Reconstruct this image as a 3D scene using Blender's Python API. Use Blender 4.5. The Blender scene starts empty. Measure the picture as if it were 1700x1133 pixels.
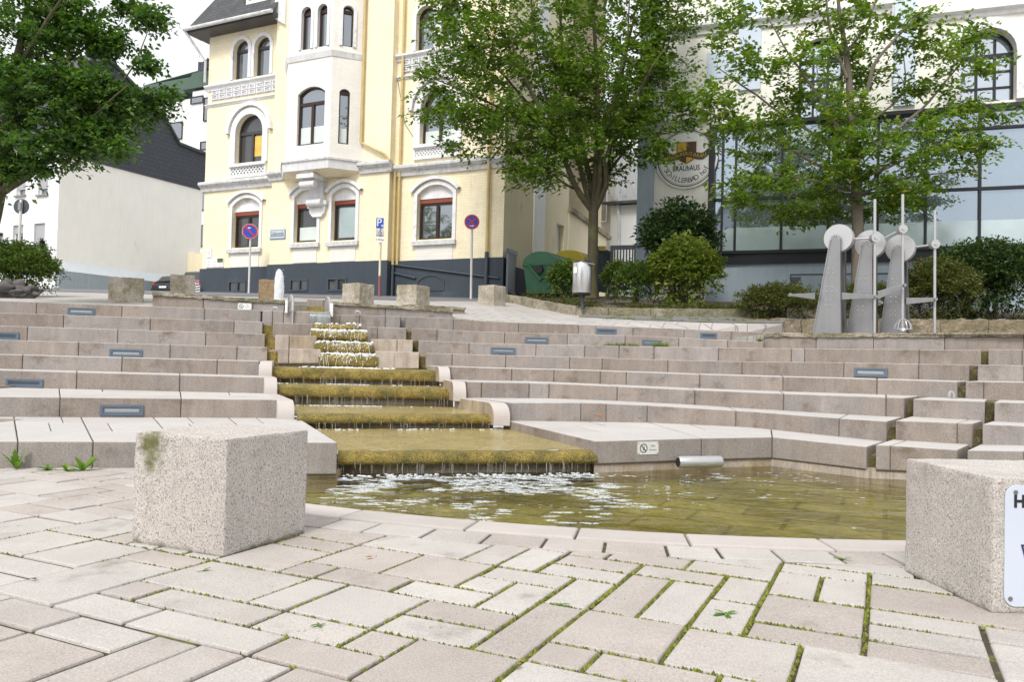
import bpy, bmesh, math, random
import numpy as np
from mathutils import Vector, Matrix, noise as mn
random.seed(7)
SC = bpy.context.scene
COL = SC.collection
R = math.radians
# ------------------------------------------------------------------ camera
F, CX, CY = 1302.0, 850.0, 566.5
CAM = Vector((0, 0, 0.895))
PITCH, ROLL = math.atan(31 / F), R(1.45)
_f = Vector((0, math.cos(PITCH), math.sin(PITCH)))
_u0 = Vector((0, -math.sin(PITCH), math.cos(PITCH)))
_r0 = Vector((1, 0, 0))
_r = _r0 * math.cos(ROLL) + _u0 * math.sin(ROLL)
_u = -_r0 * math.sin(ROLL) + _u0 * math.cos(ROLL)
cd = bpy.data.cameras.new('camera'); cam = bpy.data.objects.new('camera', cd); COL.objects.link(cam)
cd.sensor_width = 36; cd.lens = 36 * F / 1700; cd.clip_end = 500; cd.clip_start = .05
cam.matrix_world = Matrix(((_r.x, _u.x, -_f.x, CAM.x), (_r.y, _u.y, -_f.y, CAM.y), (_r.z, _u.z, -_f.z, CAM.z), (0, 0, 0, 1)))
SC.camera = cam
def ray(px, py): return _f + _r * ((px - CX) / F) + _u * (-(py - CY) / F)
def P(px, py, Y):
    d = ray(px, py); return CAM + d * (Y / d.y)
def G(px, py, z):
    d = ray(px, py); return CAM + d * ((z - CAM.z) / d.z)
def lin(xs, ys, x): return float(np.interp(x, xs, ys))

# ------------------------------------------------------------------ mesh builder
class MB:
    def __init__(s): s.v = []; s.f = []; s.m = []
    def add(s, vs, fs, m=0, M=None):
        o = len(s.v)
        s.v += [tuple(M @ Vector(v)) for v in vs] if M else [tuple(v) for v in vs]
        s.f += [tuple(i + o for i in f) for f in fs]; s.m += [m] * len(fs)
        return s
    def hexa(s, a, b, m=0, M=None):      # a: 4 bottom points ccw, b: 4 top points
        return s.add(list(a) + list(b), [(3, 2, 1, 0), (4, 5, 6, 7), (0, 1, 5, 4), (1, 2, 6, 5), (2, 3, 7, 6), (3, 0, 4, 7)], m, M)
    def box(s, x0, x1, y0, y1, z0, z1, m=0, M=None):
        return s.hexa([(x0, y0, z0), (x1, y0, z0), (x1, y1, z0), (x0, y1, z0)], [(x0, y0, z1), (x1, y0, z1), (x1, y1, z1), (x0, y1, z1)], m, M)
    def prism(s, poly, d, m=0, M=None):  # poly: 3D loop, d: extrusion vector
        n = len(poly); d = Vector(d); p = [Vector(q) for q in poly]
        return s.add(p + [q + d for q in p], [tuple(range(n))[::-1], tuple(range(n, 2 * n))] + [(i, (i + 1) % n, n + (i + 1) % n, n + i) for i in range(n)], m, M)
    def tube(s, pts, rad, k=8, m=0, cap=True, M=None):
        pts = [Vector(p) for p in pts]; n = len(pts)
        if not hasattr(rad, '__len__'): rad = [rad] * n
        vs = []; fs = []
        t0 = (pts[1] - pts[0]).normalized()
        a = t0.orthogonal().normalized()
        for i in range(n):
            t = (pts[min(i + 1, n - 1)] - pts[max(i - 1, 0)]).normalized()
            a = (a - t * a.dot(t)).normalized(); b = t.cross(a)
            for j in range(k):
                w = 2 * math.pi * j / k
                vs.append(pts[i] + (a * math.cos(w) + b * math.sin(w)) * rad[i])
        for i in range(n - 1):
            for j in range(k):
                fs.append((i * k + j, i * k + (j + 1) % k, (i + 1) * k + (j + 1) % k, (i + 1) * k + j))
        if cap: fs += [tuple(range(k))[::-1], tuple(range((n - 1) * k, n * k))]
        return s.add(vs, fs, m, M)
    def lathe(s, prof, c, k=20, m=0, M=None, jit=0):   # prof: (r,z)
        vs = []; n = len(prof)
        for r, z in prof:
            for j in range(k):
                w = 2 * math.pi * j / k; q = 1 + (random.uniform(-jit, jit) if jit else 0)
                vs.append((c[0] + r * q * math.cos(w), c[1] + r * q * math.sin(w), c[2] + z))
        fs = [(i * k + j, i * k + (j + 1) % k, (i + 1) * k + (j + 1) % k, (i + 1) * k + j) for i in range(n - 1) for j in range(k)]
        fs += [tuple(range(k))[::-1], tuple(range((n - 1) * k, n * k))]
        return s.add(vs, fs, m, M)
    def disc(s, c, ax, r, t, k=28, m=0):
        c = Vector(c); ax = Vector(ax).normalized(); return s.tube([c, c + ax * t], r, k, m)
    def blob(s, c, r, m=0, lv=1, jit=.25, sq=(1, 1, 1)):
        bm = bmesh.new(); bmesh.ops.create_icosphere(bm, subdivisions=lv, radius=1)
        sd = random.random() * 100
        vs = []
        for v in bm.verts:
            q = 1 + jit * mn.noise(v.co * 1.7 + Vector((sd, sd, sd)))
            vs.append((c[0] + v.co.x * r * q * sq[0], c[1] + v.co.y * r * q * sq[1], c[2] + v.co.z * r * q * sq[2]))
        fs = [tuple(v.index for v in f.verts) for f in bm.faces]; bm.free()
        return s.add(vs, fs, m)
WM = {}
def link(o, parent):
    COL.objects.link(o)
    if parent is not None: o.parent = parent
def obj(name, mb, mats, parent=None, smooth=False, bevel=0, seg=2, label=None, **kw):
    if not isinstance(mats, (list, tuple)): mats = [mats]
    me = bpy.data.meshes.new(name)
    vs = mb.v
    if parent is not None and parent.name in WM:
        Mi = WM[parent.name].inverted(); vs = [tuple(Mi @ Vector(v)) for v in vs]
    me.from_pydata(vs, [], mb.f)
    for q in mats: me.materials.append(q)
    if len(mats) > 1: me.polygons.foreach_set('material_index', mb.m)
    if smooth:
        me.polygons.foreach_set('use_smooth', [True] * len(me.polygons))
        if smooth != 'all': me.set_sharp_from_angle(angle=R(40))
    me.update()
    o = bpy.data.objects.new(name, me); link(o, parent)
    if parent is not None and parent.name in WM: WM[o.name] = WM[parent.name]
    if bevel:
        b = o.modifiers.new('bevel', 'BEVEL'); b.width = bevel; b.segments = seg; b.limit_method = 'ANGLE'; b.angle_limit = R(40)
    if label: o['label'] = label
    for k, v in kw.items(): o[k] = v
    return o
def top(name, mb, mats, label, cat, group=None, **kw):
    o = obj(name, mb, mats, None, **kw); o['label'] = label; o['category'] = cat
    if group: o['group'] = group
    return o
def struct(name, mb, mats, kind='structure', **kw):
    o = obj(name, mb, mats, None, **kw); o['kind'] = kind; return o
def thing(name, label, cat, loc=(0, 0, 0), M=None, group=None):
    o = bpy.data.objects.new(name, None); COL.objects.link(o); o.empty_display_size = .2
    o.matrix_world = M if M else Matrix.Translation(Vector(loc))
    o['label'] = label; o['category'] = cat
    if group: o['group'] = group
    WM[o.name] = M.copy() if M else Matrix.Translation(Vector(loc))
    return o

# ------------------------------------------------------------------ materials
class N:
    def __init__(s, name):
        s.m = bpy.data.materials.new(name); s.m.use_nodes = True; s.t = s.m.node_tree; s.t.nodes.clear()
        s.out = s.n('ShaderNodeOutputMaterial')
    def n(s, typ, **kw):
        q = s.t.nodes.new(typ)
        for k, v in kw.items(): setattr(q, k, v)
        return q
    def l(s, a, b): s.t.links.new(a, b)
    def set(s, sock, v):
        if hasattr(v, 'is_output'): s.l(v, sock)
        else: sock.default_value = v
    def math(s, op, a, b=0.0, clamp=False):
        q = s.n('ShaderNodeMath', operation=op, use_clamp=clamp); s.set(q.inputs[0], a); s.set(q.inputs[1], b); return q.outputs[0]
    def noise(s, vec, scale, detail=3, rough=.55, dist=0):
        q = s.n('ShaderNodeTexNoise'); s.l(vec, q.inputs['Vector'])
        q.inputs['Scale'].default_value = scale; q.inputs['Detail'].default_value = detail; q.inputs['Roughness'].default_value = rough; q.inputs['Distortion'].default_value = dist
        return q.outputs['Fac']
    def mapr(s, v, a, b, c=0., d=1.):
        q = s.n('ShaderNodeMapRange', interpolation_type='SMOOTHSTEP'); s.set(q.inputs[0], v)
        for i, x in enumerate((a, b, c, d)): q.inputs[i + 1].default_value = x
        return q.outputs[0]
    def mixc(s, f, a, b, mode='MIX'):
        q = s.n('ShaderNodeMix', data_type='RGBA', blend_type=mode); s.set(q.inputs[0], f)
        s.set(q.inputs[6], a if hasattr(a, 'is_output') else (*a, 1)); s.set(q.inputs[7], b if hasattr(b, 'is_output') else (*b, 1)); return q.outputs[2]
    def scale(s, c, f):
        q = s.n('ShaderNodeVectorMath', operation='SCALE'); s.set(q.inputs[0], c if hasattr(c, 'is_output') else tuple(c)); s.set(q.inputs['Scale'], f); return q.outputs[0]
    def mapping(s, vec, sc):
        q = s.n('ShaderNodeVectorMath', operation='MULTIPLY'); s.l(vec, q.inputs[0]); q.inputs[1].default_value = sc; return q.outputs[0]
def mat(name, col, rough=.8, metal=0, var=.12, scale=3., fine=0., fscale=140, bump=0., bscale=70, isl=0., streak=0., col2=None, c2s=1.2, spots=(), spec=.4, brick=None, bdist=.01, coat=0, flat=False):
    n = N(name); p = n.n('ShaderNodeBsdfPrincipled'); n.l(p.outputs[0], n.out.inputs[0])
    geo = n.n('ShaderNodeNewGeometry'); pos = geo.outputs['Position']
    c = col
    if col2:
        nv = n.noise(pos, c2s, 4)
        if isl: nv = n.math('ADD', nv, n.math('MULTIPLY', n.math('SUBTRACT', geo.outputs['Random Per Island'], .5), .4))
        c = n.mixc(n.mapr(nv, .4, .62), col, col2)
    f = 1.0
    def acc(f, v, a): return n.math('ADD', f, n.math('MULTIPLY', n.math('SUBTRACT', v, .5), a * 2))
    if var: f = acc(f, n.noise(pos, scale, 5, .65), var * 1.6)
    if fine: f = acc(f, n.noise(pos, fscale, 1), fine * 1.6)
    if isl: f = acc(f, geo.outputs['Random Per Island'], isl)
    if streak: f = acc(f, n.noise(n.mapping(pos, (9, 9, .8)), 1, 4, .7), streak * 1.6)
    c = n.scale(c, f)
    h = None
    if brick:   # (bw, bh, mortar, depth, mortar_dark)
        tc = n.n('ShaderNodeTexCoord'); sx = n.n('ShaderNodeSeparateXYZ'); n.l(tc.outputs['Object'], sx.inputs[0])
        cb = n.n('ShaderNodeCombineXYZ')
        if flat:
            ca, sa = math.cos(R(-25.6)), math.sin(R(-25.6))
            n.l(n.math('ADD', n.math('MULTIPLY', sx.outputs[0], ca), n.math('MULTIPLY', sx.outputs[1], sa)), cb.inputs[0]); n.l(n.math('SUBTRACT', n.math('MULTIPLY', sx.outputs[1], ca), n.math('MULTIPLY', sx.outputs[0], sa)), cb.inputs[1])
        else: n.l(n.math('ADD', sx.outputs[0], sx.outputs[1]), cb.inputs[0]); n.l(sx.outputs[2], cb.inputs[1])
        b = n.n('ShaderNodeTexBrick'); n.l(cb.outputs[0], b.inputs['Vector'])
        b.inputs['Scale'].default_value = 1; b.inputs['Brick Width'].default_value = brick[0]; b.inputs['Row Height'].default_value = brick[1]
        b.inputs['Mortar Size'].default_value = brick[2]; b.inputs['Mortar Smooth'].default_value = .3
        b.inputs['Color1'].default_value = (1, 1, 1, 1); b.inputs['Color2'].default_value = (1 - brick[5],) * 3 + (1,) if len(brick) > 5 else (1, 1, 1, 1)
        b.inputs['Mortar'].default_value = (brick[4],) * 3 + (1,)
        c = n.mixc(1., c, b.outputs['Color'], 'MULTIPLY')
        h = n.math('MULTIPLY', n.math('SUBTRACT', 1., b.outputs['Fac']), brick[3])
    for sc, lo, hi, scl, mp in spots:     # colour, thresholds, noise scale, stretch
        v = n.mapping(pos, mp) if mp else pos
        c = n.mixc(n.mapr(n.noise(v, scl, 5, .65), lo, hi), c, sc)
    n.set(p.inputs['Base Color'], c)
    p.inputs['Roughness'].default_value = rough; p.inputs['Metallic'].default_value = metal; p.inputs['Specular IOR Level'].default_value = spec
    if coat: p.inputs['Coat Weight'].default_value = coat; p.inputs['Coat Roughness'].default_value = .05
    if bump or h is not None:
        b = n.n('ShaderNodeBump'); b.inputs['Strength'].default_value = 1; b.inputs['Distance'].default_value = bdist
        hh = n.math('MULTIPLY', n.noise(pos, bscale, 4, .7), bump) if bump else 0.
        if h is not None: hh = n.math('ADD', h, hh)
        n.l(hh, b.inputs['Height']); n.l(b.outputs[0], p.inputs['Normal'])
    return n.m
def glassmat(name, dark, gloss, rough=.02, tint=(.85, .92, 1)):
    n = N(name); d = n.n('ShaderNodeBsdfPrincipled'); g = n.n('ShaderNodeBsdfGlossy'); mx = n.n('ShaderNodeMixShader'); lw = n.n('ShaderNodeLayerWeight')
    geo = n.n('ShaderNodeNewGeometry')
    n.set(d.inputs['Base Color'], n.scale(dark, n.math('ADD', .5, n.noise(geo.outputs['Position'], .9, 3))))
    d.inputs['Roughness'].default_value = .6; g.inputs['Roughness'].default_value = rough; g.inputs['Color'].default_value = (*tint, 1)
    bp = n.n('ShaderNodeBump'); bp.inputs['Distance'].default_value = .004; n.l(n.noise(geo.outputs['Position'], 1.3, 1), bp.inputs['Height']); n.l(bp.outputs[0], g.inputs['Normal'])
    lw.inputs[0].default_value = .3
    n.l(n.math('ADD', n.math('MULTIPLY', lw.outputs['Fresnel'], .8), gloss, True), mx.inputs[0])
    n.l(d.outputs[0], mx.inputs[1]); n.l(g.outputs[0], mx.inputs[2]); n.l(mx.outputs[0], n.out.inputs[0]); return n.m
def leafmat(name, c1, c2, c3, trans=.35, rough=.5):
    n = N(name); geo = n.n('ShaderNodeNewGeometry'); r = geo.outputs['Random Per Island']
    c = n.mixc(n.mapr(r, .15, .75), c1, c2); c = n.mixc(n.mapr(r, .9, 1.), c, c3)
    c = n.scale(c, n.math('ADD', .55, n.math('MULTIPLY', n.noise(geo.outputs['Position'], .9, 2), .9)))
    p = n.n('ShaderNodeBsdfPrincipled'); n.l(c, p.inputs['Base Color']); p.inputs['Roughness'].default_value = rough; p.inputs['Specular IOR Level'].default_value = .35
    t = n.n('ShaderNodeBsdfTranslucent'); n.l(n.mixc(1., c, (1.5, 1.6, .6), 'MULTIPLY'), t.inputs[0])
    mx = n.n('ShaderNodeMixShader'); mx.inputs[0].default_value = trans; n.l(p.outputs[0], mx.inputs[1]); n.l(t.outputs[0], mx.inputs[2]); n.l(mx.outputs[0], n.out.inputs[0]); return n.m

STAIN = ((.13, .125, .075), .60, .78, 2.2, (3, 3, .6))
STEPS_SPOTS = [((.155, .12, .092), .52, .76, 1.5, (2, 2, 2.5)), ((.11, .092, .08), .61, .70, 90, None), ((.42, .385, .36), .6, .8, 1.1, None)]
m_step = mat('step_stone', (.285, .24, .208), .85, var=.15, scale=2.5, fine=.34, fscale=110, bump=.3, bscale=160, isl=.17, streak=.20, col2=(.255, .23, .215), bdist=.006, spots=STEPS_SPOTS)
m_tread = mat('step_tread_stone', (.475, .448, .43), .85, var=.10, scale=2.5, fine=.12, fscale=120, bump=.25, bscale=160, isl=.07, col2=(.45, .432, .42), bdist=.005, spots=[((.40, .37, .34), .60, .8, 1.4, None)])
m_mortar = mat('step_joint', (.16, .135, .11), .95, var=.3, scale=20)
m_gran = mat('bollard_granite', (.53, .495, .46), .85, var=.10, scale=5, fine=.40, fscale=190, bump=.5, bscale=170, bdist=.006, streak=.10, col2=(.46, .41, .38),
             spots=[((.25, .225, .205), .53, .62, 120, None), ((.62, .50, .46), .66, .72, 60, None), ((.30, .28, .25), .60, .82, 1.8, (4, 4, 1.))])
m_granr = mat('rough_granite', (.44, .39, .335), .9, var=.2, scale=9, fine=.5, fscale=60, bump=.6, bscale=30, bdist=.02, col2=(.30, .27, .20), c2s=2.5,
              spots=[((.22, .20, .08), .55, .72, 2.5, (2, 2, 1))])
m_granbr = mat('brown_granite', (.27, .195, .115), .9, var=.3, scale=12, fine=.5, fscale=50, bump=.6, bscale=30, bdist=.02)
m_cap = mat('rough_cap_stone', (.38, .335, .26), .9, var=.4, scale=9, fine=.4, fscale=40, bump=1., bscale=24, bdist=.05, isl=.1, col2=(.22, .20, .13), c2s=3)
m_rub = mat('retaining_stone', (.30, .25, .185), .95, var=.3, scale=6, fine=.3, fscale=40, bump=.9, bscale=14, bdist=.05, isl=.15, col2=(.20, .17, .11), c2s=2)
m_pav = mat('paver_stone', (.43, .383, .352), .85, var=.16, scale=2.2, fine=.26, fscale=170, bump=.4, bscale=150, bdist=.004, isl=.12, col2=(.425, .40, .378), c2s=.9,
            spots=[((.27, .235, .21), .56, .78, 2.6, None), ((.22, .195, .175), .63, .72, 60, None), ((.10, .092, .085), .71, .745, 5, None), ((.54, .515, .495), .66, .76, 4.3, None)])
m_rim = mat('rim_stone', (.47, .43, .405), .8, var=.1, scale=3, fine=.12, fscale=200, bump=.2, bscale=200, bdist=.003, isl=.08)
m_joint = mat('joint_soil', (.06, .048, .035), .95, var=.5, scale=40, spots=[((.11, .13, .02), .54, .64, 9, None)])
m_moss = mat('moss', (.125, .155, .02), .95, var=.4, scale=18, fine=.3, fscale=200, bump=.6, bscale=250, bdist=.004, isl=.25, col2=(.19, .20, .03), c2s=3)
m_algae = mat('algae', (.31, .225, .045), .4, var=.35, scale=12, fine=.7, fscale=70, bump=1.3, bscale=60, bdist=.025, streak=.2, col2=(.18, .145, .025), c2s=4, spec=.6,
              spots=[((.09, .075, .012), .55, .70, 26, (1, 1, .45)), ((.55, .45, .20), .62, .72, 55, (1, 1, .3))])
m_algtop = mat('algae_tread', (.42, .33, .135), .10, var=.25, scale=5, fine=.35, fscale=60, bump=.9, bscale=24, bdist=.025, col2=(.36, .29, .11), c2s=2, spec=.9, spots=[((.27, .22, .05), .6, .75, 3, None), ((.75, .70, .55), .64, .72, 22, (.5, 2.2, 1))])
m_gapmoss = mat('gap_moss', (.17, .14, .055), .85, var=.35, scale=12, fine=.5, fscale=70, bump=1., bscale=60, bdist=.02, col2=(.10, .09, .035), c2s=5, spots=[((.25, .20, .15), .55, .68, 14, None)])
m_wet = mat('wet_stone', (.21, .175, .125), .35, var=.3, scale=8, fine=.3, fscale=80, bump=.5, bscale=50, streak=.5, spec=.7, spots=[((.50, .49, .45), .56, .72, 1, (60, 60, 3))])
m_brown = mat('stained_stone', (.34, .275, .20), .75, var=.25, scale=5, fine=.35, fscale=120, bump=.3, bscale=100, streak=.35, col2=(.36, .31, .27), c2s=2.5, isl=.1, spots=[((.24, .17, .09), .58, .72, 1, (16, 16, 1.2)), ((.27, .21, .10), .60, .70, 1, (34, 34, 1.5))])
m_poolfl = mat('pool_floor_slabs', (.25, .215, .055), .8, var=.3, scale=3, fine=.3, fscale=20, isl=.2, col2=(.17, .16, .03), c2s=1)
m_foam = mat('foam', (.74, .76, .77), .5, var=.06, scale=40, bump=.4, bscale=120, bdist=.004)
m_asph = mat('asphalt', (.17, .17, .18), .9, var=.12, scale=1.2, fine=.3, fscale=120, bump=.3, bscale=150)
m_soil = mat('soil', (.16, .125, .10), .95, var=.35, scale=6, fine=.5, fscale=60, bump=.6, bscale=30, bdist=.015)
m_steel = mat('brushed_steel', (.30, .30, .305), .36, .8, var=.10, scale=2, fine=.06, fscale=60, streak=.10, spec=.5)
m_steelb = mat('bright_steel', (.50, .50, .505), .34, .6, var=.08, scale=4, fine=.05)
m_white = mat('white_paint', (.78, .78, .78), .5, var=.05, scale=6, streak=.05)
m_darkst = mat('dark_metal', (.07, .085, .105), .5, .3, var=.1)
m_black = mat('black_plastic', (.02, .02, .022), .5, var=.1)
m_rubber = mat('rubber', (.02, .02, .02), .85, var=.1)
# ------------------------------------------------------------------ rough stone blocks
def rough_hexa(mb, a, b, n=(8, 3, 3), amp=.02, fr=6., m=0):
    """a: bottom ring, b: top ring (4 each). subdivided and displaced by noise."""
    a = [Vector(q) for q in a]; b = [Vector(q) for q in b]
    def pt(u, v, w):
        lo = (a[0] * (1 - u) + a[1] * u) * (1 - v) + (a[3] * (1 - u) + a[2] * u) * v
        hi = (b[0] * (1 - u) + b[1] * u) * (1 - v) + (b[3] * (1 - u) + b[2] * u) * v
        p = lo * (1 - w) + hi * w
        return p + mn.noise_vector(p * fr) * amp + mn.noise_vector(p * fr * 3.1) * amp * .5
    nu, nv, nw = n
    def grid(fn, p, q):
        vs = [fn(i / p, j / q) for j in range(q + 1) for i in range(p + 1)]
        fs = [(j * (p + 1) + i, j * (p + 1) + i + 1, (j + 1) * (p + 1) + i + 1, (j + 1) * (p + 1) + i) for j in range(q) for i in range(p)]
        mb.add(vs, fs, m)
    grid(lambda s, t: pt(s, 0, t), nu, nw); grid(lambda s, t: pt(1 - s, 1, t), nu, nw)
    grid(lambda s, t: pt(1, s, t), nv, nw); grid(lambda s, t: pt(0, 1 - s, t), nv, nw)
    grid(lambda s, t: pt(s, t, 1), nu, nv); grid(lambda s, t: pt(s, 1 - t, 0), nu, nv)

# ------------------------------------------------------------------ seating steps
LD = {1: ([-250, 0, 440, 560], [5.6, 5.8, 6.2, 6.3]), 2: ([-250, 0, 440, 500], [7.2, 7.8, 8.5, 8.6]), 3: ([-250, 0, 440], [9.4, 9.6, 9.8]),
      4: ([-250, 0, 440], [9.8, 10.2, 10.6]), 5: ([-250, 0, 440, 530], [10.2, 10.7, 11.3, 11.4]), 6: ([-250, 0, 440, 530], [10.6, 11.15, 12.0, 12.1]),
      7: ([-250, 0, 440, 530], [11., 11.6, 12.6, 12.7]), 8: ([-250, 0, 440, 530], [11.4, 12.1, 13.15, 13.25]), 9: ([-250, 530], [13.5, 14.8])}
RD = {1: ([988, 1165, 1282, 1438, 1650, 1900], [6.9, 7.4, 7.7, 7.02, 6.85, 6.6]), 2: ([820, 1123, 1282, 1450, 1650, 1900], [8.95, 9.2, 8.7, 7.55, 7.4, 7.1]),
      3: ([750, 800, 1123, 1450, 1650, 1900], [9.8, 9.85, 10., 8.4, 7.85, 7.5]), 4: ([700, 800, 1123, 1450, 1650, 1900], [10.65, 10.7, 10.8, 9.25, 8.5, 8.1]),
      5: ([530, 800, 1123, 1450, 1650, 1900], [11.4, 11.6, 11.8, 10.15, 9.35, 8.8]), 6: ([530, 800, 1123, 1450, 1650, 1900], [12.1, 12.5, 12.8, 11.15, 10.3, 9.7]),
      7: ([530, 800, 1123, 1268, 1450, 1650, 1900], [12.7, 13.4, 13.8, 13.5, 12.2, 11.2, 10.5]), 8: ([530, 800, 1123, 1300], [13.25, 14.3, 15., 15.3]), 9: ([530, 1300], [14.8, 17])}
LP = {1: [(-250, 732), (0, 733), (560, 735)], 2: [(-250, 655), (0, 659), (463, 664)], 3: [(-250, 609), (0, 615), (440, 627)],
      4: [(-250, 582), (0, 588.7), (430, 600)], 5: [(-250, 557), (0, 564.5), (444, 577), (462, 578.7), (532.6, 580.2)], 6: [(-250, 532), (0, 541), (440, 555), (457, 556.5), (525.6, 558)],
      7: [(-250, 510), (0, 519.4), (436, 534.7), (453.4, 536.2), (519.8, 538.4)], 8: [(-250, 489), (0, 499.4), (433, 515.6), (514, 518)]}
LSEG = {1: [(-250, 560)], 2: [(-250, 463)], 3: [(-250, 440)], 4: [(-250, 430)], 5: [(-250, 444), (462, 532.6)], 6: [(-250, 440), (457, 525.6)], 7: [(-250, 436), (453.4, 519.8)], 8: [(-250, 433), (436, 514)]}
LJ = {1: [-190, -80, 30, 155, 290, 430], 2: [-200, -50, 100, 301], 3: [-140, -10, 128, 299], 4: [-110, 38, 203, 361], 5: [-170, -20, 131, 283, 394, 480], 6: [-100, 46, 196, 342, 480.5], 7: [-210, -50, 106, 250, 389], 8: [-90, 61, 203, 340, 453, 471]}
RP = {1: [(988, 733), (1165, 728), (1282, 726), (1438.5, 742), (1454, 738.7), (1589, 747.4), (1606, 748), (1900, 752)],
      2: [(850, 669), (965, 669), (1007, 670.5), (1075, 673.5), (1250, 684), (1393, 695), (1471.5, 700), (1487, 698.8), (1614, 703.7), (1631, 704.7), (1700, 707.6), (1900, 714)],
      3: [(776, 634), (800, 635), (912, 637), (1025, 642), (1154, 648), (1301, 654), (1501, 661), (1516, 663), (1635, 667), (1651, 668), (1900, 675)],
      4: [(749, 609), (800, 611), (920, 614), (997, 616), (1162, 622), (1300, 626), (1456, 630), (1589, 634), (1603, 633.8), (1900, 638)],
      5: [(623.5, 583), (696, 585.2), (707, 586.6), (800, 589.6), (946, 593), (1109, 598), (1232, 601), (1368, 602), (1609, 606), (1623, 606), (1900, 610)],
      6: [(615.8, 563.3), (685.4, 564.7), (695, 565.4), (800, 570.5), (971, 573.5), (1086, 576), (1193, 577.6), (1314, 579), (1448, 580), (1629, 581.7), (1641, 580.4), (1900, 582)],
      7: [(608.7, 542.8), (674.7, 545), (683.5, 545.2), (800, 551), (942, 554.6), (1038, 557), (1127, 561), (1208, 565), (1268, 568)],
      8: [(548.5, 523), (640, 524.5), (674, 526), (753, 529), (800, 533.4), (861, 536), (961, 539), (1051, 543), (1136, 546.5), (1214, 550), (1268, 552), (1300, 553)]}
RSEG = {1: [(988, 1438.5), (1454, 1589), (1606, 1900)], 2: [(850, 1471.5), (1487, 1614), (1631, 1900)], 3: [(776, 1501), (1516, 1635), (1651, 1900)], 4: [(749, 1589), (1603, 1900)],
        5: [(623.5, 696), (707, 1609), (1623, 1900)], 6: [(615.8, 685.4), (695, 1629), (1641, 1900)], 7: [(608.7, 674.7), (683.5, 1268)], 8: [(548.5, 664.5), (674, 1300)]}
RJ = {1: [1165, 1282, 1478, 1700], 2: [965, 1007, 1075, 1222, 1393, 1589, 1720], 3: [800, 879, 912, 1025, 1154, 1301, 1471, 1740], 4: [850, 920, 997, 1040, 1162, 1300, 1456, 1633],
      5: [751, 840, 946, 1000, 1109, 1232, 1401, 1525, 1700], 6: [659.6, 779, 890, 971, 1028, 1086, 1193, 1314, 1336, 1526, 1697], 7: [627, 726, 838, 942, 1038, 1127, 1208], 8: [564.5, 597, 640, 753, 861, 961, 1051, 1136, 1214]}
def stepY(D, k, px):
    return lin(D[k][0], D[k][1], px)
def steptop(D, PL, k, px):
    xs = [q[0] for q in PL[k]]; ys = [q[1] for q in PL[k]]
    return P(px, lin(xs, ys, px), stepY(D, k, px))
zchk = {}
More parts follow.
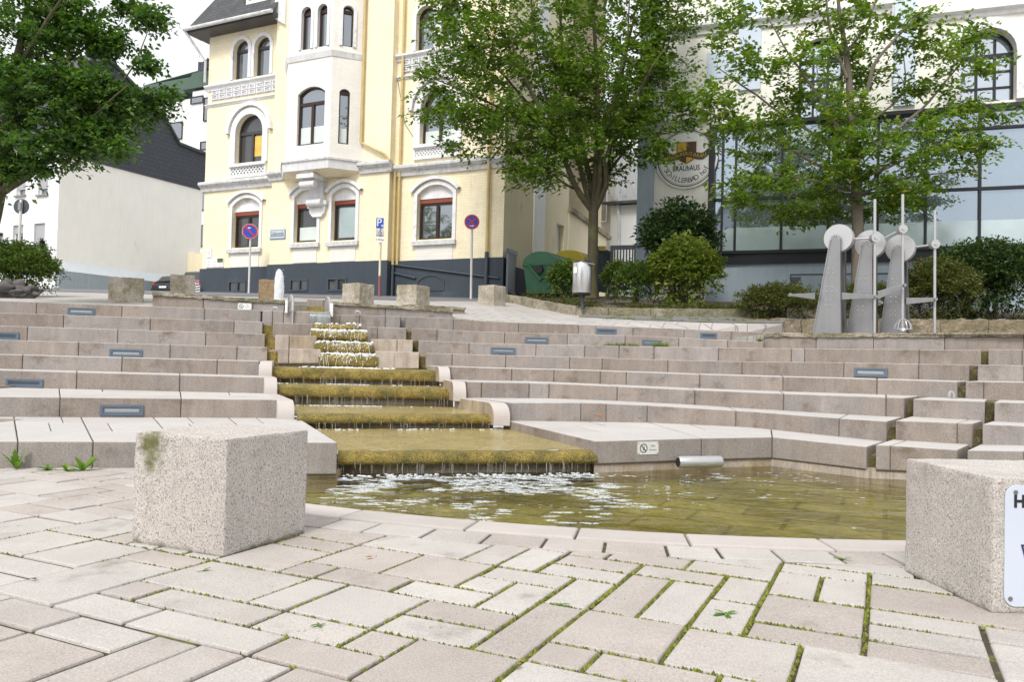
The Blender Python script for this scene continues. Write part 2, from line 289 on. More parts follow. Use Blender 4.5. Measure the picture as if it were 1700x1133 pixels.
def build_flight(root, D, PL, SEG, J, bmap, base):
    for k in range(8, 0, -1):
        mb = MB(); rng = random.Random(k * 31)
        for (s0, s1) in SEG[k]:
            bends = [q[0] for q in PL[k] if s0 < q[0] < s1]
            cuts = sorted(set([s0, s1] + [j for j in J[k] if s0 + 3 < j < s1 - 3]))
            for a, b in zip(cuts, cuts[1:]):
                g = .5 * 1302 / 1302
                gw = (7. if k > 2 else 4.2) / stepY(D, k, a); wa = a + (gw if a > s0 else 0); wb = b - (gw if b < s1 else 0)
                xs = [wa] + [q for q in bends if wa + 4 < q < wb - 4] + [wb]
                fr = []; bk = []; bo = []
                for x in xs:
                    f = steptop(D, PL, k, x); f.z += 0
                    nk = k + 1
                    x2 = bmap[k](x) if k in bmap else x
                    Yb = max(stepY(D, nk, x2), f.y + .25) + .12
                    rx = P(x2, 600, Yb); bkp = Vector((rx.x, Yb, f.z))
                    fr.append(f); bk.append(bkp)
                    zb = (steptop(D, PL, k - 1, x).z if k > 1 else base) - .04
                    bo.append(zb)
                    zchk.setdefault((root.name, k), []).append(round(f.z, 3))
                nrow = 1; dep = (bk[0] - fr[0]).length
                if k <= 2 and dep > 1.2: nrow = 2 if dep < 2 else 3
                n = len(xs)
                for r in range(nrow):
                    t0, t1 = r / nrow, (r + 1) / nrow
                    if nrow > 1 and r: t0 += .006
                    A = [f.lerp(q, t0) for f, q in zip(fr, bk)]; B = [f.lerp(q, t1) for f, q in zip(fr, bk)]
                    sub = [(0., 1.)]
                    if r and rng.random() < .8:
                        c = rng.uniform(.3, .7); sub = [(0., c), (c + .006, 1.)]
                    for (u0, u1) in sub:
                        if n == 2 and len(sub) > 1:
                            AA = [A[0].lerp(A[1], u0), A[0].lerp(A[1], u1)]; BB = [B[0].lerp(B[1], u0), B[0].lerp(B[1], u1)]
                        else:
                            AA, BB = A, B
                            if u0 > 0: continue
                        m = len(AA)
                        up = AA + BB[::-1]
                        lo = [Vector((p.x, p.y, (bo[min(i, n - 1)] if r == 0 else p.z - .12))) for i, p in enumerate(AA)] + [Vector((p.x, p.y, (bo[0] if r == 0 else p.z - .12))) for p in BB[::-1]]
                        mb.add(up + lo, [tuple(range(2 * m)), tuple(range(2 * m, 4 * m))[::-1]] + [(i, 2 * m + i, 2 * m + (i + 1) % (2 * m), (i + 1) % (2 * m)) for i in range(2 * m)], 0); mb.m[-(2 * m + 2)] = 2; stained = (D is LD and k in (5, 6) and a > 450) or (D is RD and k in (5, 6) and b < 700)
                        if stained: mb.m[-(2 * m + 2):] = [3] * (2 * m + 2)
        for (s0, s1) in SEG[k]:      # mortar core, set back behind the block faces
            xs = sorted(set([s0 + 1.2, s1 - 1.2] + [q[0] for q in PL[k] if s0 + 4 < q[0] < s1 - 4] + [j for j in J[k] if s0 + 4 < j < s1 - 4]))
            up = []; lo = []; bk = []
            for x in xs:
                f = steptop(D, PL, k, x); Yb = max(stepY(D, k + 1, x), f.y + .25)
                d = Vector((f.x, f.y, 0)).normalized() * .016
                up.append(f + d - Vector((0, 0, .012))); lo.append(Vector((f.x + d.x, f.y + d.y, (steptop(D, PL, k - 1, x).z if k > 1 else base) - .05)))
                bk.append(Vector((f.x * Yb / f.y, Yb, f.z - .012)))
            n = len(xs)
            for i in range(n - 1):
                mb.add([up[i], up[i + 1], lo[i + 1], lo[i]], [(0, 3, 2, 1)], 1)
                if k > 2: mb.add([up[i], up[i + 1], bk[i + 1], bk[i]], [(0, 1, 2, 3)], 1)
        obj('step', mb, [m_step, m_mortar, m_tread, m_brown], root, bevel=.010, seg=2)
bmL = {1: lambda x: lin([-250, 0, 560], [-250, 0, 496], x), 2: lambda x: lin([-250, 300, 463], [-250, 300, 457], x)}
bmR = {1: lambda x: lin([988, 1165, 1282, 1438, 1454, 1589, 1606, 1900], [838, 1075, 1282, 1471.5, 1487, 1614, 1631, 1900], x),
       2: lambda x: lin([850, 1007, 1471, 1487, 1614, 1631, 1900], [776, 960, 1501, 1516, 1635, 1651, 1900], x),
       3: lambda x: lin([776, 1471, 1501, 1516, 1635, 1651, 1900], [752, 1471, 1530, 1545, 1640, 1660, 1900], x),
       4: lambda x: lin([749, 1456, 1589, 1603, 1900], [735, 1456, 1609, 1623, 1900], x),
       5: lambda x: lin([500, 1460, 1609, 1623, 1900], [500, 1460, 1629, 1641, 1900], x)}
tl = thing('stone_steps', 'left flight of pale stone seating steps, left of the water cascade', 'steps', P(200, 770, 6), group='flights of seating steps')
build_flight(tl, LD, LP, LSEG, LJ, bmL, -.02)
tr = thing('stone_steps', 'right flight of pale stone seating steps, right of the water cascade', 'steps', P(1200, 770, 7), group='flights of seating steps')
build_flight(tr, RD, RP, RSEG, RJ, bmR, .035)
for q in zchk: print(q, min(zchk[q]), max(zchk[q]))
# mossy stones low in the drainage gaps
for D, PL, k, a, b in [(LD, LP, 7, 436, 454), (LD, LP, 6, 440, 458), (LD, LP, 5, 444, 463), (RD, RP, 7, 674.7, 683.5), (RD, RP, 6, 685.4, 695), (RD, RP, 5, 696, 707),
                       (RD, RP, 5, 1609, 1624), (RD, RP, 4, 1589, 1604), (RD, RP, 2, 1471, 1488), (RD, RP, 2, 1614, 1632), (RD, RP, 1, 1438, 1455), (RD, RP, 3, 1635, 1652), (RD, RP, 3, 1501, 1517), (RD, RP, 6, 1629, 1642), (RD, RP, 8, 664, 675), (LD, LP, 8, 433, 436.5)]:
    mb = MB(); f0 = steptop(D, PL, k, a); f1 = steptop(D, PL, k, b); zl = f0.z - .26
    if k == 1: zl = -.2
    low, back = (.055, .10) if k not in (3, 6, 8) or D is LD else (.01, .22)
    if (D is LD and k in (5, 6, 7)): low, back = .05, .06
    x2a, x2b = (bmR[k](a), bmR[k](b)) if (D is RD and k in bmR) else (a, b)
    Yb = stepY(D, k + 1, a) + .3
    e0 = P(x2a, 600, Yb); e1 = P(x2b, 600, Yb)
    d0 = (Vector((e0.x, e0.y, 0)) - Vector((f0.x, f0.y, 0))); d1 = (Vector((e1.x, e1.y, 0)) - Vector((f1.x, f1.y, 0)))
    g0 = Vector((f0.x, f0.y, 0)) + d0.normalized() * back; g1 = Vector((f1.x, f1.y, 0)) + d1.normalized() * back
    h0 = Vector((f0.x, f0.y, 0)) + d0; h1 = Vector((f1.x, f1.y, 0)) + d1
    zt = min(f0.z, f1.z) - low
    if k == 1: zt -= .03
    rough_hexa(mb, [(g.x, g.y, zl) for g in (g0, g1, h1, h0)], [(g.x, g.y, zt) for g in (g0, g1, h1, h0)], (5, 8, 6), .012, 14)
    obj('channel_stone', mb, (m_gapmoss if D is RD else m_algae) if k not in (8,) else m_step, tl if D is LD else tr, smooth='all')

# copings with rounded noses beside the cascade
def coping(parent, D, PL, k, f0, f1, b0, b1, Yf, Yb, side):
    mb = MB(); zt = steptop(D, PL, k, (f0 + f1) / 2).z if True else 0
    zl = steptop(D, PL, k - 1, (f0 + f1) / 2).z - .03
    A = P(f0, 600, Yf); B = P(f1, 600, Yf); A2 = P(b0, 600, Yb); B2 = P(b1, 600, Yb)
    r = min(.17, zt - zl - .02); L = (A2 - A).length
    prof = [(0, zl)] + [(r - r * math.cos(w * math.pi / 16), zt - r + r * math.sin(w * math.pi / 16)) for w in range(0, 9)] + [(L, zt), (L, zl)]
    n = len(prof); vs = []
    for (a, b) in ((A, A2), (B, B2)):
        for s, z in prof:
            q = a.lerp(b, s / L); vs.append((q.x, q.y, z))
    fs = [tuple(range(n)), tuple(range(n, 2 * n))[::-1]]
    mb.add(vs, [fs[0]], 1 if side == 'R' else 0); mb.m[-1] = 1 if side == 'R' else 0
    mb2 = MB(); mb2.v = mb.v; mb2.f = mb.f + [fs[1]] + [(i, n + i, n + (i + 1) % n, (i + 1) % n) for i in range(n)]; mb2.m = mb.m + [0] * (n + 1)
    obj('rounded_coping', mb2, [m_rim, m_brown], parent, bevel=.008)
coping(tl, LD, LP, 4, 430.5, 452, 444, 456, 10.42, 11.5, 'L'); coping(tl, LD, LP, 3, 440.5, 462, 431, 450, 9.66, 10.7, 'L'); coping(tl, LD, LP, 2, 463.5, 492, 441, 460, 8.4, 9.9, 'L')
coping(tr, RD, RP, 4, 730, 749, 708, 722, 10.55, 11.6, 'R'); coping(tr, RD, RP, 3, 754, 776, 733, 752, 9.72, 10.8, 'R'); coping(tr, RD, RP, 2, 822, 850, 756, 778, 8.82, 9.9, 'R')

# ------------------------------------------------------------------ water cascade
tw = thing('water_cascade', 'algae covered water cascade stepping down between the two flights of stone steps', 'water cascade', P(760, 775, 6.8))
WST = [  # k, px0,ytop0,Y0, px1,ytop1,Y1, roll height, back row Y pair, floor below
    (1, 561, 752, 6.45, 989, 748.5, 6.95, .105, -.10), (2, 493, 688, 8.3, 821, 689, 8.95, .10, .06), (3, 461, 643.5, 9.75, 753, 643, 10.1, .135, .22), (4, 452, 612.5, 10.6, 730, 613.5, 10.9, .15, .40),
    (5, 532, 590, 11.4, 626, 590.5, 11.5, .17, .68), (6, 525, 570, 12.0, 616, 570.5, 12.1, .16, .88), (7, 519, 550, 12.5, 607, 550.5, 12.6, .14, 1.05), (8, 519, 538.5, 12.75, 597, 539, 12.85, .09, 1.25)]
random.seed(3)
foam = MB(); fall = MB()
def fnoise(p, s): return mn.noise(Vector(p) * s)
for i, (k, x0, y0, Y0, x1, y1, Y1, rh, zf) in enumerate(WST):
    A = P(x0, y0, Y0); B = P(x1, y1, Y1); z = (A.z + B.z) / 2
    if k >= 5: A.x -= .02; B.x += .02
    n = max(24, int((B - A).length / .035)); mb = MB(); d = (B - A); nn = Vector((d.y, -d.x, 0)).normalized()
    if i + 1 < len(WST):
        q = WST[i + 1]; bl = P(q[1], 600, q[3] + .15); br = P(q[4], 600, q[6] + .15)
    else: bl = P(515, 600, 13.3); br = P(556, 600, 13.3)
    if k == 4: bl = P(440, 600, 11.6); br = P(732, 600, 11.7)
    if k == 3: bl = P(449, 600, 10.75); br = P(737, 600, 11.05)
    if k == 2: bl = P(455, 600, 9.9); br = P(756, 600, 10.25)
    if k == 1: bl = P(492, 600, 8.45); br = P(838, 600, 9.15)
    # roll profile: from tread back over the nose and underneath
    prof = [(-.10, 0.0), (-.05, .004), (0.0, .0), (.035, -.018), (.055, -.05), (.055, -rh * .75), (.035, -rh), (-.06, -rh - .004)]
    vs = []
    for j in range(n + 1):
        p = A.lerp(B, j / n)
        for (o, dz) in prof:
            q = Vector((p.x + nn.x * o, p.y + nn.y * o, z + dz))
            a = .016 if k > 1 else .012
            q += nn * (fnoise(q, 9) * a + fnoise(q, 31) * a * .8) * (1 if o > -.02 else .2)
            q.z += (fnoise(q, 13) * .008 + fnoise(q, 40) * .006)
            vs.append(q)
    m = len(prof)
    fs = [(j * m + t, j * m + t + 1, (j + 1) * m + t + 1, (j + 1) * m + t) for j in range(n) for t in range(m - 1)]
    mb.add(vs, fs, 0)
    # tread water sheet with gentle ripples
    nx, ny = (60, 24) if k <= 2 else (24, 6)
    a0 = A - nn * .09; b0 = B - nn * .09; g = []
    for jj in range(ny + 1):
        for ii in range(nx + 1):
            p = a0.lerp(b0, ii / nx).lerp(bl.lerp(br, ii / nx), jj / ny)
            g.append((p.x, p.y, z + .002 + fnoise((p.x * 6, p.y * 2.5, 0), 3) * .004))
    mb.add(g, [(jj * (nx + 1) + ii, jj * (nx + 1) + ii + 1, (jj + 1) * (nx + 1) + ii + 1, (jj + 1) * (nx + 1) + ii) for jj in range(ny) for ii in range(nx)], 1)
    # wall below the roll
    rec = .05 if k <= 4 else .0
    w0 = A - nn * rec; w1 = B - nn * rec
    if k == 1: mb.hexa([(w0.x - .02, w0.y, zf - .2), (w1.x + .02, w1.y, zf - .2), (w1.x + .02, w1.y + .2, zf - .2), (w0.x - .02, w0.y + .2, zf - .2)], [(w0.x, w0.y, z - rh * .5), (w1.x, w1.y, z - rh * .5), (w1.x, w1.y + .2, z - rh * .5), (w0.x, w0.y + .2, z - rh * .5)], 2)
    else: mb.hexa([(w0.x, w0.y, zf - .1), (w1.x, w1.y, zf - .1), (w1.x, w1.y + .1, zf - .1), (w0.x, w0.y + .1, zf - .1)], [(w0.x, w0.y, z - rh * .5), (w1.x, w1.y, z - rh * .5), (w1.x, w1.y + .1, z - rh * .5), (w0.x, w0.y + .1, z - rh * .5)], 2 if k <= 4 else 0)
    obj('weir_step', mb, [m_algae, m_algtop, m_wet], tw, smooth='all')
    # threads of falling water
    L = d.length; zb = zf + (.03 if k > 1 else .02)
    for _ in range(int(L * (26 if k <= 4 else 12))):
        t = random.random(); p = A.lerp(B, t) + nn * random.uniform(.035, .06); w = random.uniform(.0006, .002)
        zt = z - rh * random.uniform(.55, 1.) if k <= 4 else z - random.uniform(.0, .08)
        zl = zb if random.random() < .75 else zt - random.uniform(.03, .12)
        if k >= 5: zl = max(zb, zt - random.uniform(.05, .2))
        if zl > zt: continue
        ex = d.normalized() * w; sw = random.uniform(-.006, .006)
        fall.add([p + Vector((-ex.x, -ex.y, zt - p.z)), p + Vector((ex.x, ex.y, zt - p.z)), p + Vector((ex.x + sw, ex.y, (zt + zl) / 2 - p.z)), p + Vector((-ex.x + sw, -ex.y, (zt + zl) / 2 - p.z)),
                  p + Vector((ex.x * .5, ex.y * .5, zl - p.z)), p + Vector((-ex.x * .5, -ex.y * .5, zl - p.z))], [(0, 1, 2, 3), (3, 2, 4, 5)])
    # splashes: froth along the crest of the upper steps, at the foot of the lower ones
    if k >= 5:
        for _ in range(int(L * (260 if k < 8 else 60))):
            t = random.random(); p = A.lerp(B, t) - nn * abs(random.gauss(0, .06)); r = random.uniform(.006, .024)
            foam.blob((p.x, p.y, z + random.uniform(-.012, .026)), r, lv=1, jit=.5, sq=(1.3, 1.2, .8))
        for _ in range(int(L * (110 if k < 8 else 20))):   # froth sliding over the front
            t = min(.999, max(0, random.random() * .5 + random.choice((.0, .15, .3, .5)) )); p = A.lerp(B, t) + nn * random.uniform(.045, .07); q_ = abs(random.gauss(0, .06))
            foam.blob((p.x, p.y, z - q_), random.uniform(.003, .010), lv=1, jit=.6, sq=(.8, .6, 1.9))
        for _ in range(6):   # splashing tongues
            t = random.random(); p = A.lerp(B, t) + nn * .06; zz = z - random.uniform(.0, .03)
            s = random.choice((-1, 1)) * random.uniform(.1, .6)
            pts = [(p.x + s * q * .08, p.y - q * .03, zz - .17 * q ** 1.5) for q in (0, .25, .5, .75, 1)]
            fall.tube(pts, [.002, .005, .005, .003, .002], 5)
    q = WST[i - 1] if i else None
    if k in (1, 2, 3, 4):
        for _ in range(int(L * (45 if k < 3 else 70))):
            t = random.random() if k < 3 else min(.999, max(0., random.gauss(.42, .22)))
            p = A.lerp(B, t) + nn * random.uniform(.03, .16 if k < 3 else .12)
            zz = (-.082 if k == 1 else (WST[i - 1][2], 0)[1] + 0)
            if k > 1:
                a1 = P(*WST[i - 1][1:4]); b1 = P(*WST[i - 1][4:7]); zz = (a1.z + b1.z) / 2
            if mn.noise(Vector((p.x * 3.1, p.y * 3.1, k * 7.))) < -.08 + .0 * k: continue
            r = random.uniform(.003, .012) * (1.25 if k == 1 else 1)
            foam.blob((p.x, p.y, zz + .003), r, jit=.5, sq=(1.9, 1.2, .45))
    if k == 4:
        for _ in range(150):   # foam spreading on the tread under the narrow steps
            t = max(0., min(.99, random.gauss(.42, .13))); p = A.lerp(B, t) - nn * random.uniform(.05, .6)
            foam.blob((p.x, p.y, z + .006), random.uniform(.008, .03), jit=.5, sq=(1.5, 1, .5))
n_ = N('falling_water'); _d = n_.n('ShaderNodeBsdfPrincipled'); _d.inputs['Base Color'].default_value = (.8, .8, .76, 1); _d.inputs['Roughness'].default_value = .2
_t = n_.n('ShaderNodeBsdfTransparent'); _m = n_.n('ShaderNodeMixShader'); _m.inputs[0].default_value = .42; n_.l(_t.outputs[0], _m.inputs[1]); n_.l(_d.outputs[0], _m.inputs[2]); n_.l(_m.outputs[0], n_.out.inputs[0]); m_fall = n_.m
obj('falling_water', fall, m_fall, tw, kind='stuff')
obj('splash_foam', foam, m_foam, tw, smooth='all', kind='stuff')
# dark recess walls under the side blocks and trough behind the top weir
mb = MB()
for a, b in ((440, 535), (622, 735)):
    mb = MB(); p, q = P(a, 600, 11.62), P(b, 600, 11.72); mb.hexa([(p.x, p.y, .5), (q.x, q.y, .5), (q.x, q.y + .06, .5), (p.x, p.y + .06, .5)], [(p.x, p.y, .95), (q.x, q.y, .95), (q.x, q.y + .06, .95), (p.x, p.y + .06, .95)]); obj('recess_wall', mb, m_brown, tw)
mb = MB(); a, b = P(514.5, 519, 13.05), P(549, 520, 13.1); zl = a.z
sheet = []
for j in range(25):
    p = a.lerp(b, j / 24)
    for (o, dz) in ((.35, .0), (.05, .0), (0, -.012), (-.025, -.06), (-.03, -.2)):
        sheet.append((p.x, p.y + o, zl + dz + fnoise((p.x * 20, o, dz), 2) * .004))
mb.add(sheet, [(j * 5 + t, j * 5 + t + 1, (j + 1) * 5 + t + 1, (j + 1) * 5 + t) for j in range(24) for t in range(4)])
obj('weir_sheet', mb, mat('weir_water', (.17, .18, .18), .15, var=.3, scale=5, streak=.6, bump=.6, bscale=30, spec=.8), tw, smooth='all')
mb = MB(); p, q = P(486, 516.5, 13.35), P(548, 519, 13.4); mb.hexa([(p.x, p.y, p.z - .35), (q.x, q.y, p.z - .35), (q.x, q.y + 1.5, p.z - .35), (p.x, p.y + 1.5, p.z - .35)], [(p.x, p.y, p.z), (q.x, q.y, p.z), (q.x, q.y + 1.5, p.z), (p.x, p.y + 1.5, p.z)])
obj('trough_water', mb, m_steelb, tw)
mb = MB(); p, q = P(484, 507, 14.4), P(509, 507.5, 14.4); mb.hexa([(p.x, p.y, p.z - .4), (q.x, q.y, p.z - .4), (q.x, q.y + .3, p.z - .4), (p.x, p.y + .3, p.z - .4)], [(p.x, p.y, p.z), (q.x, q.y, p.z), (q.x, q.y + .3, p.z), (p.x, p.y + .3, p.z)])
obj('inlet_wall', mb, m_wet, tw)
mb = MB(); p, q = P(509, 497, 14.2), P(537, 498.5, 14.2); mb.hexa([(p.x, p.y, p.z - .5), (q.x, q.y, p.z - .5), (q.x, q.y + .3, p.z - .5), (p.x, p.y + .3, p.z - .5)], [(p.x, p.y, p.z), (q.x, q.y, p.z), (q.x, q.y + .3, p.z), (p.x, p.y + .3, p.z)])
obj('inlet_block', mb, m_step, tw, bevel=.01)
mb = MB(); p, q = P(508, 509, 14.12), P(538, 510.5, 14.12); rough_hexa(mb, [(p.x, p.y, p.z - .3), (q.x, q.y, p.z - .3), (q.x, q.y + .07, p.z - .3), (p.x, p.y + .07, p.z - .3)], [(p.x, p.y, p.z), (q.x, q.y, p.z), (q.x, q.y + .07, p.z), (p.x, p.y + .07, p.z)], (8, 2, 5), .01, 14)
obj('mossy_lip', mb, m_algae, tw)
# curved steel cheeks of the weir
for (xa, xb, yt, yb, nm) in ((476.5, 485, 487, 516, 'left'), (536.5, 547, 490.5, 518, 'right')):
    t = thing('weir_cheek_plate', 'curved steel plate on the %s side of the weir, %s' % (nm, 'near the jet' if nm == 'left' else 'near the mossy bollards'), 'cheek plate', P(xb, yb, 13.2), group='curved steel plates at the weir')
    p = P(xb, yb, 13.15); hgt = P(xb, yt, 13.15).z - p.z; bx = P(xa, yb, 14.3); dd = Vector((bx.x - p.x, bx.y - p.y, 0)); L = dd.length; dd.normalize(); sd = Vector((dd.y, -dd.x, 0))
    prof = [(0, 0)] + [(L * .5 - L * .5 * math.cos(w * math.pi / 24), hgt * math.sin(w * math.pi / 24) ** .8) for w in range(1, 24)] + [(L, 0)]
    mb = MB(); mb.prism([p + dd * s + Vector((0, 0, z)) for s, z in prof] + [p + dd * L - Vector((0, 0, .3)), p - Vector((0, 0, .3))], sd * .02); obj('plate', mb, m_steelb, t)
    mb = MB(); mb.tube([p + dd * s + Vector((0, 0, z)) + sd * .01 for s, z in prof], .020, 8); obj('rim_tube', mb, m_steelb, t, smooth=True)
    xp = 474.8 if nm == 'left' else 550; yq = (498.5, 516.5) if nm == 'left' else (503.5, 523)
    t2 = MB(); a = P(xp - 1.9, yq[1] + 3, 13.12); b = P(xp + 1.9, yq[1] + 3, 13.12); zt = P(xp, yq[0], 13.12).z
    t2.box(a.x, b.x, a.y, a.y + .05, a.z, zt); top('white_post', t2, m_white, 'flat white metal post on the %s side of the weir' % nm, 'post', 'white posts at the weir', bevel=.004)
# ------------------------------------------------------------------ upper ground
pts = [P(815, 508, 17.8), P(200, 497, 16.7), P(820, 489.5, 24), P(335, 488, 29.3), P(1000, 517, 17)]
A_ = np.array([[p.x, p.y, 1] for p in pts]); zz_ = np.array([p.z for p in pts]); co, *_q = np.linalg.lstsq(A_, zz_, rcond=None)
print('plane', co, A_ @ co - zz_)
def sm_(t): t = min(1, max(0, t)); return t * t * (3 - 2 * t)
def zg(x, y): return float(co[0] * x + co[1] * y + co[2]) - .20 * sm_((x + .9) / 1.8) * (1 - sm_((y - 17.6) / 6))
def onplane(px, Y, dz=0.):
    r_ = ray(px, 500); x = r_.x / r_.y * Y; return Vector((x, Y, zg(x, Y) + dz))
m_upper = mat('plaza_slabs', (.44, .415, .395), .85, var=.14, scale=1.2, fine=.2, fscale=90, bump=.2, bscale=80, brick=(.42, .28, .012, .006, .55, .12), flat=True, spots=[((.25, .24, .21), .60, .78, .9, None)])
m_sett = mat('sett_paving', (.27, .265, .26), .85, var=.2, scale=3, fine=.2, bump=.4, bscale=40, brick=(.14, .11, .016, .02, .35, .25), flat=True, spots=[((.12, .13, .04), .55, .68, 1.1, None)])
def front(px):
    if px < 473: return steptop(LD, LP, 8, min(px, 514))
    if px < 552: return P(px, 499.5, 14.65)
    return steptop(RD, RP, 8, min(px, 1300))
cols = list(range(-1200, 470, 60)) + [472.5, 473.5, 500, 530, 551, 552.5] + list(range(580, 1300, 60)) + [1300]
mb = MB(); g = []
for px in cols:
    f = front(max(-250, px)) if px >= -250 else None
    if f is None:
        f = steptop(LD, LP, 8, -250); x = f.x + (px + 250) / 1302 * 12; f = Vector((x, f.y, f.z))
    # start just behind the front edge of the top step
    g.append(Vector((f.x * 1.03, f.y + .38, f.z + .006)))
    for Y in (15.6, 17.5, 22, 30, 70):
        if px > -250: q = onplane(px, Y)
        else: q = Vector((f.x * Y / f.y, Y, zg(f.x * Y / f.y, Y)))
        if Y == 70: q.z = zg(q.x * 30 / 70, 30) + .9
        if Y == 15.6: q.z = q.z * .5 + (f.z + (q.z - f.z) * .5) * .5
        g.append(q)
nr = 6
mb.add(g, [(i * nr + j, (i + 1) * nr + j, (i + 1) * nr + j + 1, i * nr + j + 1) for i in range(len(cols) - 1) for j in range(nr - 1)])
struct('upper_plaza', mb, m_upper)
# ground sheet to the horizon, right side ground
mb = MB(); 
for (x0, x1, y0, y1) in ((-60, 60, 28, 120),):
    mb.add([(x0, y0, zg(0, y0) - .3), (x1, y0, zg(0, y0) - .3), (x1, y1, zg(0, 30) + .8), (x0, y1, zg(0, 30) + .8)], [(0, 1, 2, 3)])
struct('ground', mb, m_asph)
mb = MB(); mb.add([(-80, -60, -.06), (80, -60, -.06), (80, 1.2, -.06), (-80, 1.2, -.06)], [(0, 1, 2, 3)])
mb.add([(-80, 1.2, -.06), (-6.9, 1.2, -.06), (-6.9, 10, -.06), (-80, 10, -.06)], [(0, 1, 2, 3)]); mb.add([(5.5, 1.2, -.06), (80, 1.2, -.06), (80, 10, -.06), (5.5, 10, -.06)], [(0, 1, 2, 3)])
struct('lower_ground', mb, m_pav)
TH = R(25.6); AD = Vector((math.sin(TH), math.cos(TH), 0)); BD = Vector((-math.cos(TH), math.sin(TH), 0))
# street along the facade
FO = onplane(833, 24)
mb = MB(); vs = []
for s in range(-6, 13):
    for o in (.3, 4.2):
        q = FO + BD * (s * 4) - AD * o; vs.append((q.x, q.y, zg(q.x, q.y) + .012))
mb.add(vs, [(2 * i, 2 * i + 1, 2 * i + 3, 2 * i + 2) for i in range(5, 18)])
q0 = FO + BD * 12.4
al = [q0 - AD * .3 + BD * .1, q0 + AD * 40 + BD * .1, q0 + AD * 40 + BD * 5, q0 - AD * .3 + BD * 5]
def zal(x, y): return zg(x, y) if y < 30 else zg(x * 30 / y, 30) + 1.6 * (y - 30) / 40
al = [q0 - AD * .3 + BD * .1, q0 + AD * 1 + BD * .1, q0 + AD * 40 + BD * .1, q0 + AD * 40 + BD * 5, q0 + AD * 1 + BD * 5, q0 - AD * .3 + BD * 5]
mb.add([(q.x, q.y, zal(q.x, q.y) + .016) for q in al], [(0, 1, 4, 5), (1, 2, 3, 4)])
struct('street', mb, m_asph)
# right of the plaza: sculpture terrace and bed
TZ = 1.44
mb = MB(); L = [P(1268, 560, 13.6), P(1450, 560, 12.3), P(1700, 560, 11.0), P(1900, 560, 10.3)]; Bk = [P(1180, 548, 16.4), P(1450, 548, 16.2), P(1700, 548, 15.4), P(1900, 548, 15)]
mb.add([(q.x, q.y + .1, TZ) for q in L] + [(q.x, q.y, TZ) for q in Bk], [(i, i + 1, 5 + i, 4 + i) for i in range(3)])
q = L[0]; q2 = Bk[0]; mb.add([(q.x, q.y, TZ), (q.x, q.y, 1.0), (q2.x, q2.y, 1.0), (q2.x, q2.y, TZ)], [(0, 1, 2, 3)])
struct('sculpture_terrace', mb, m_upper)
# sett patch in front of the bed
mb = MB(); pl = [(960, 521.5, 16.9), (1180, 545, 15.6), (1232, 549, 15.6), (1300, 530, 16.6), (1240, 524.5, 17.4), (1080, 523, 17.2)]
vs = []
for px, py, Y in pl:
    q = onplane(px, Y, .02); vs.append(q)
# follow the plaza sheet: sample grid
def zup(x, y):
    px = 850 + 1302 * x / y
    f = front(px); z0 = f.z + .006; y0 = f.y + .38; q15 = zg(x * 15.6 / y, 15.6)
    z15 = q15 * .5 + (f.z + (q15 - f.z) * .5) * .5
    if y < 15.6: return z0 + (z15 - z0) * (y - y0) / (15.6 - y0)
    z17 = zg(x * 17.5 / y, 17.5)
    if y < 17.5: return z15 + (z17 - z15) * (y - 15.6) / 1.9
    return zg(x, y)
gx = np.linspace(960, 1300, 14); vs = []; 
for px in gx:
    ya = lin([960, 1060, 1180, 1300], [16.8, 16.1, 15.7, 15.75], px); yb = lin([960, 1300], [17.3, 17.6], px)
    for t in np.linspace(0, 1, 6):
        Y = ya + (yb - ya) * t; x = (px - 850) / 1302 * Y; vs.append((x, Y, zup(x, Y) + .012))
mb.add(vs, [(i * 6 + j, (i + 1) * 6 + j, (i + 1) * 6 + j + 1, i * 6 + j + 1) for i in range(13) for j in range(5)])
struct('sett_patch', mb, m_sett)
# planted bed
KT = [(838, 489, 20.5), (868, 493.5, 19.6), (895, 499, 18.8), (925, 504, 18.1), (956, 509, 17.4), (1010, 511, 17.3), (1080, 512, 17.2), (1160, 512.6, 17.3), (1240, 513, 17.4), (1300, 514, 17.3)]
tk = thing('stone_kerb', 'low weathered stone kerb around the planted bed behind the plaza', 'kerb', P(956, 520, 17.4))
mb = MB()
for (a, b) in zip(KT, KT[1:]):
    p, q = P(*a), P(*b); d = (q - p).normalized(); nn = Vector((-d.y, d.x, 0)).normalized() * .16
    lo = [(r_.x, r_.y, r_.z - .32) for r_ in (p + d * .006, q - d * .006, q + nn, p + nn)]; hi = [(r_.x, r_.y, r_.z) for r_ in (p + d * .006, q - d * .006, q + nn, p + nn)]
    rough_hexa(mb, lo, hi, (10, 2, 3), .014, 8)
obj('kerb_stones', mb, m_cap, tk)
mb = MB(); vs = []
bcols = [838, 868, 895, 925, 956, 1010, 1080, 1160, 1240, 1300, 1400, 1500, 1600, 1700, 1900]
def bedz(px, Y):
    k0 = P(*KT[0]); zk = lin([k[0] for k in KT], [P(*k).z for k in KT], px) - .04
    if px > 1300: zk = 1.83
    yk = bedY(px)
    q = zg((px - 850) / 1302 * Y, Y) + .06
    t = min(1, max(0, (Y - yk) / 3)); return zk * (1 - t) + q * t + .05 * mn.noise(Vector(((px - 850) / 1302 * Y * 1.3, Y * 1.3, 0)))
def bedY(px): return lin([k[0] for k in KT] + [1450, 1700, 1900], [k[2] + .1 for k in KT] + [16.4, 15.6, 15.2], px)
for px in bcols:
    y0 = bedY(px)
    for t in np.linspace(0, 1, 8):
        Y = y0 + (27 - y0) * t ** 1.4; vs.append(((px - 850) / 1302 * Y, Y, bedz(px, Y)))
mb.add(vs, [(i * 8 + j, (i + 1) * 8 + j, (i + 1) * 8 + j + 1, i * 8 + j + 1) for i in range(len(bcols) - 1) for j in range(7)])
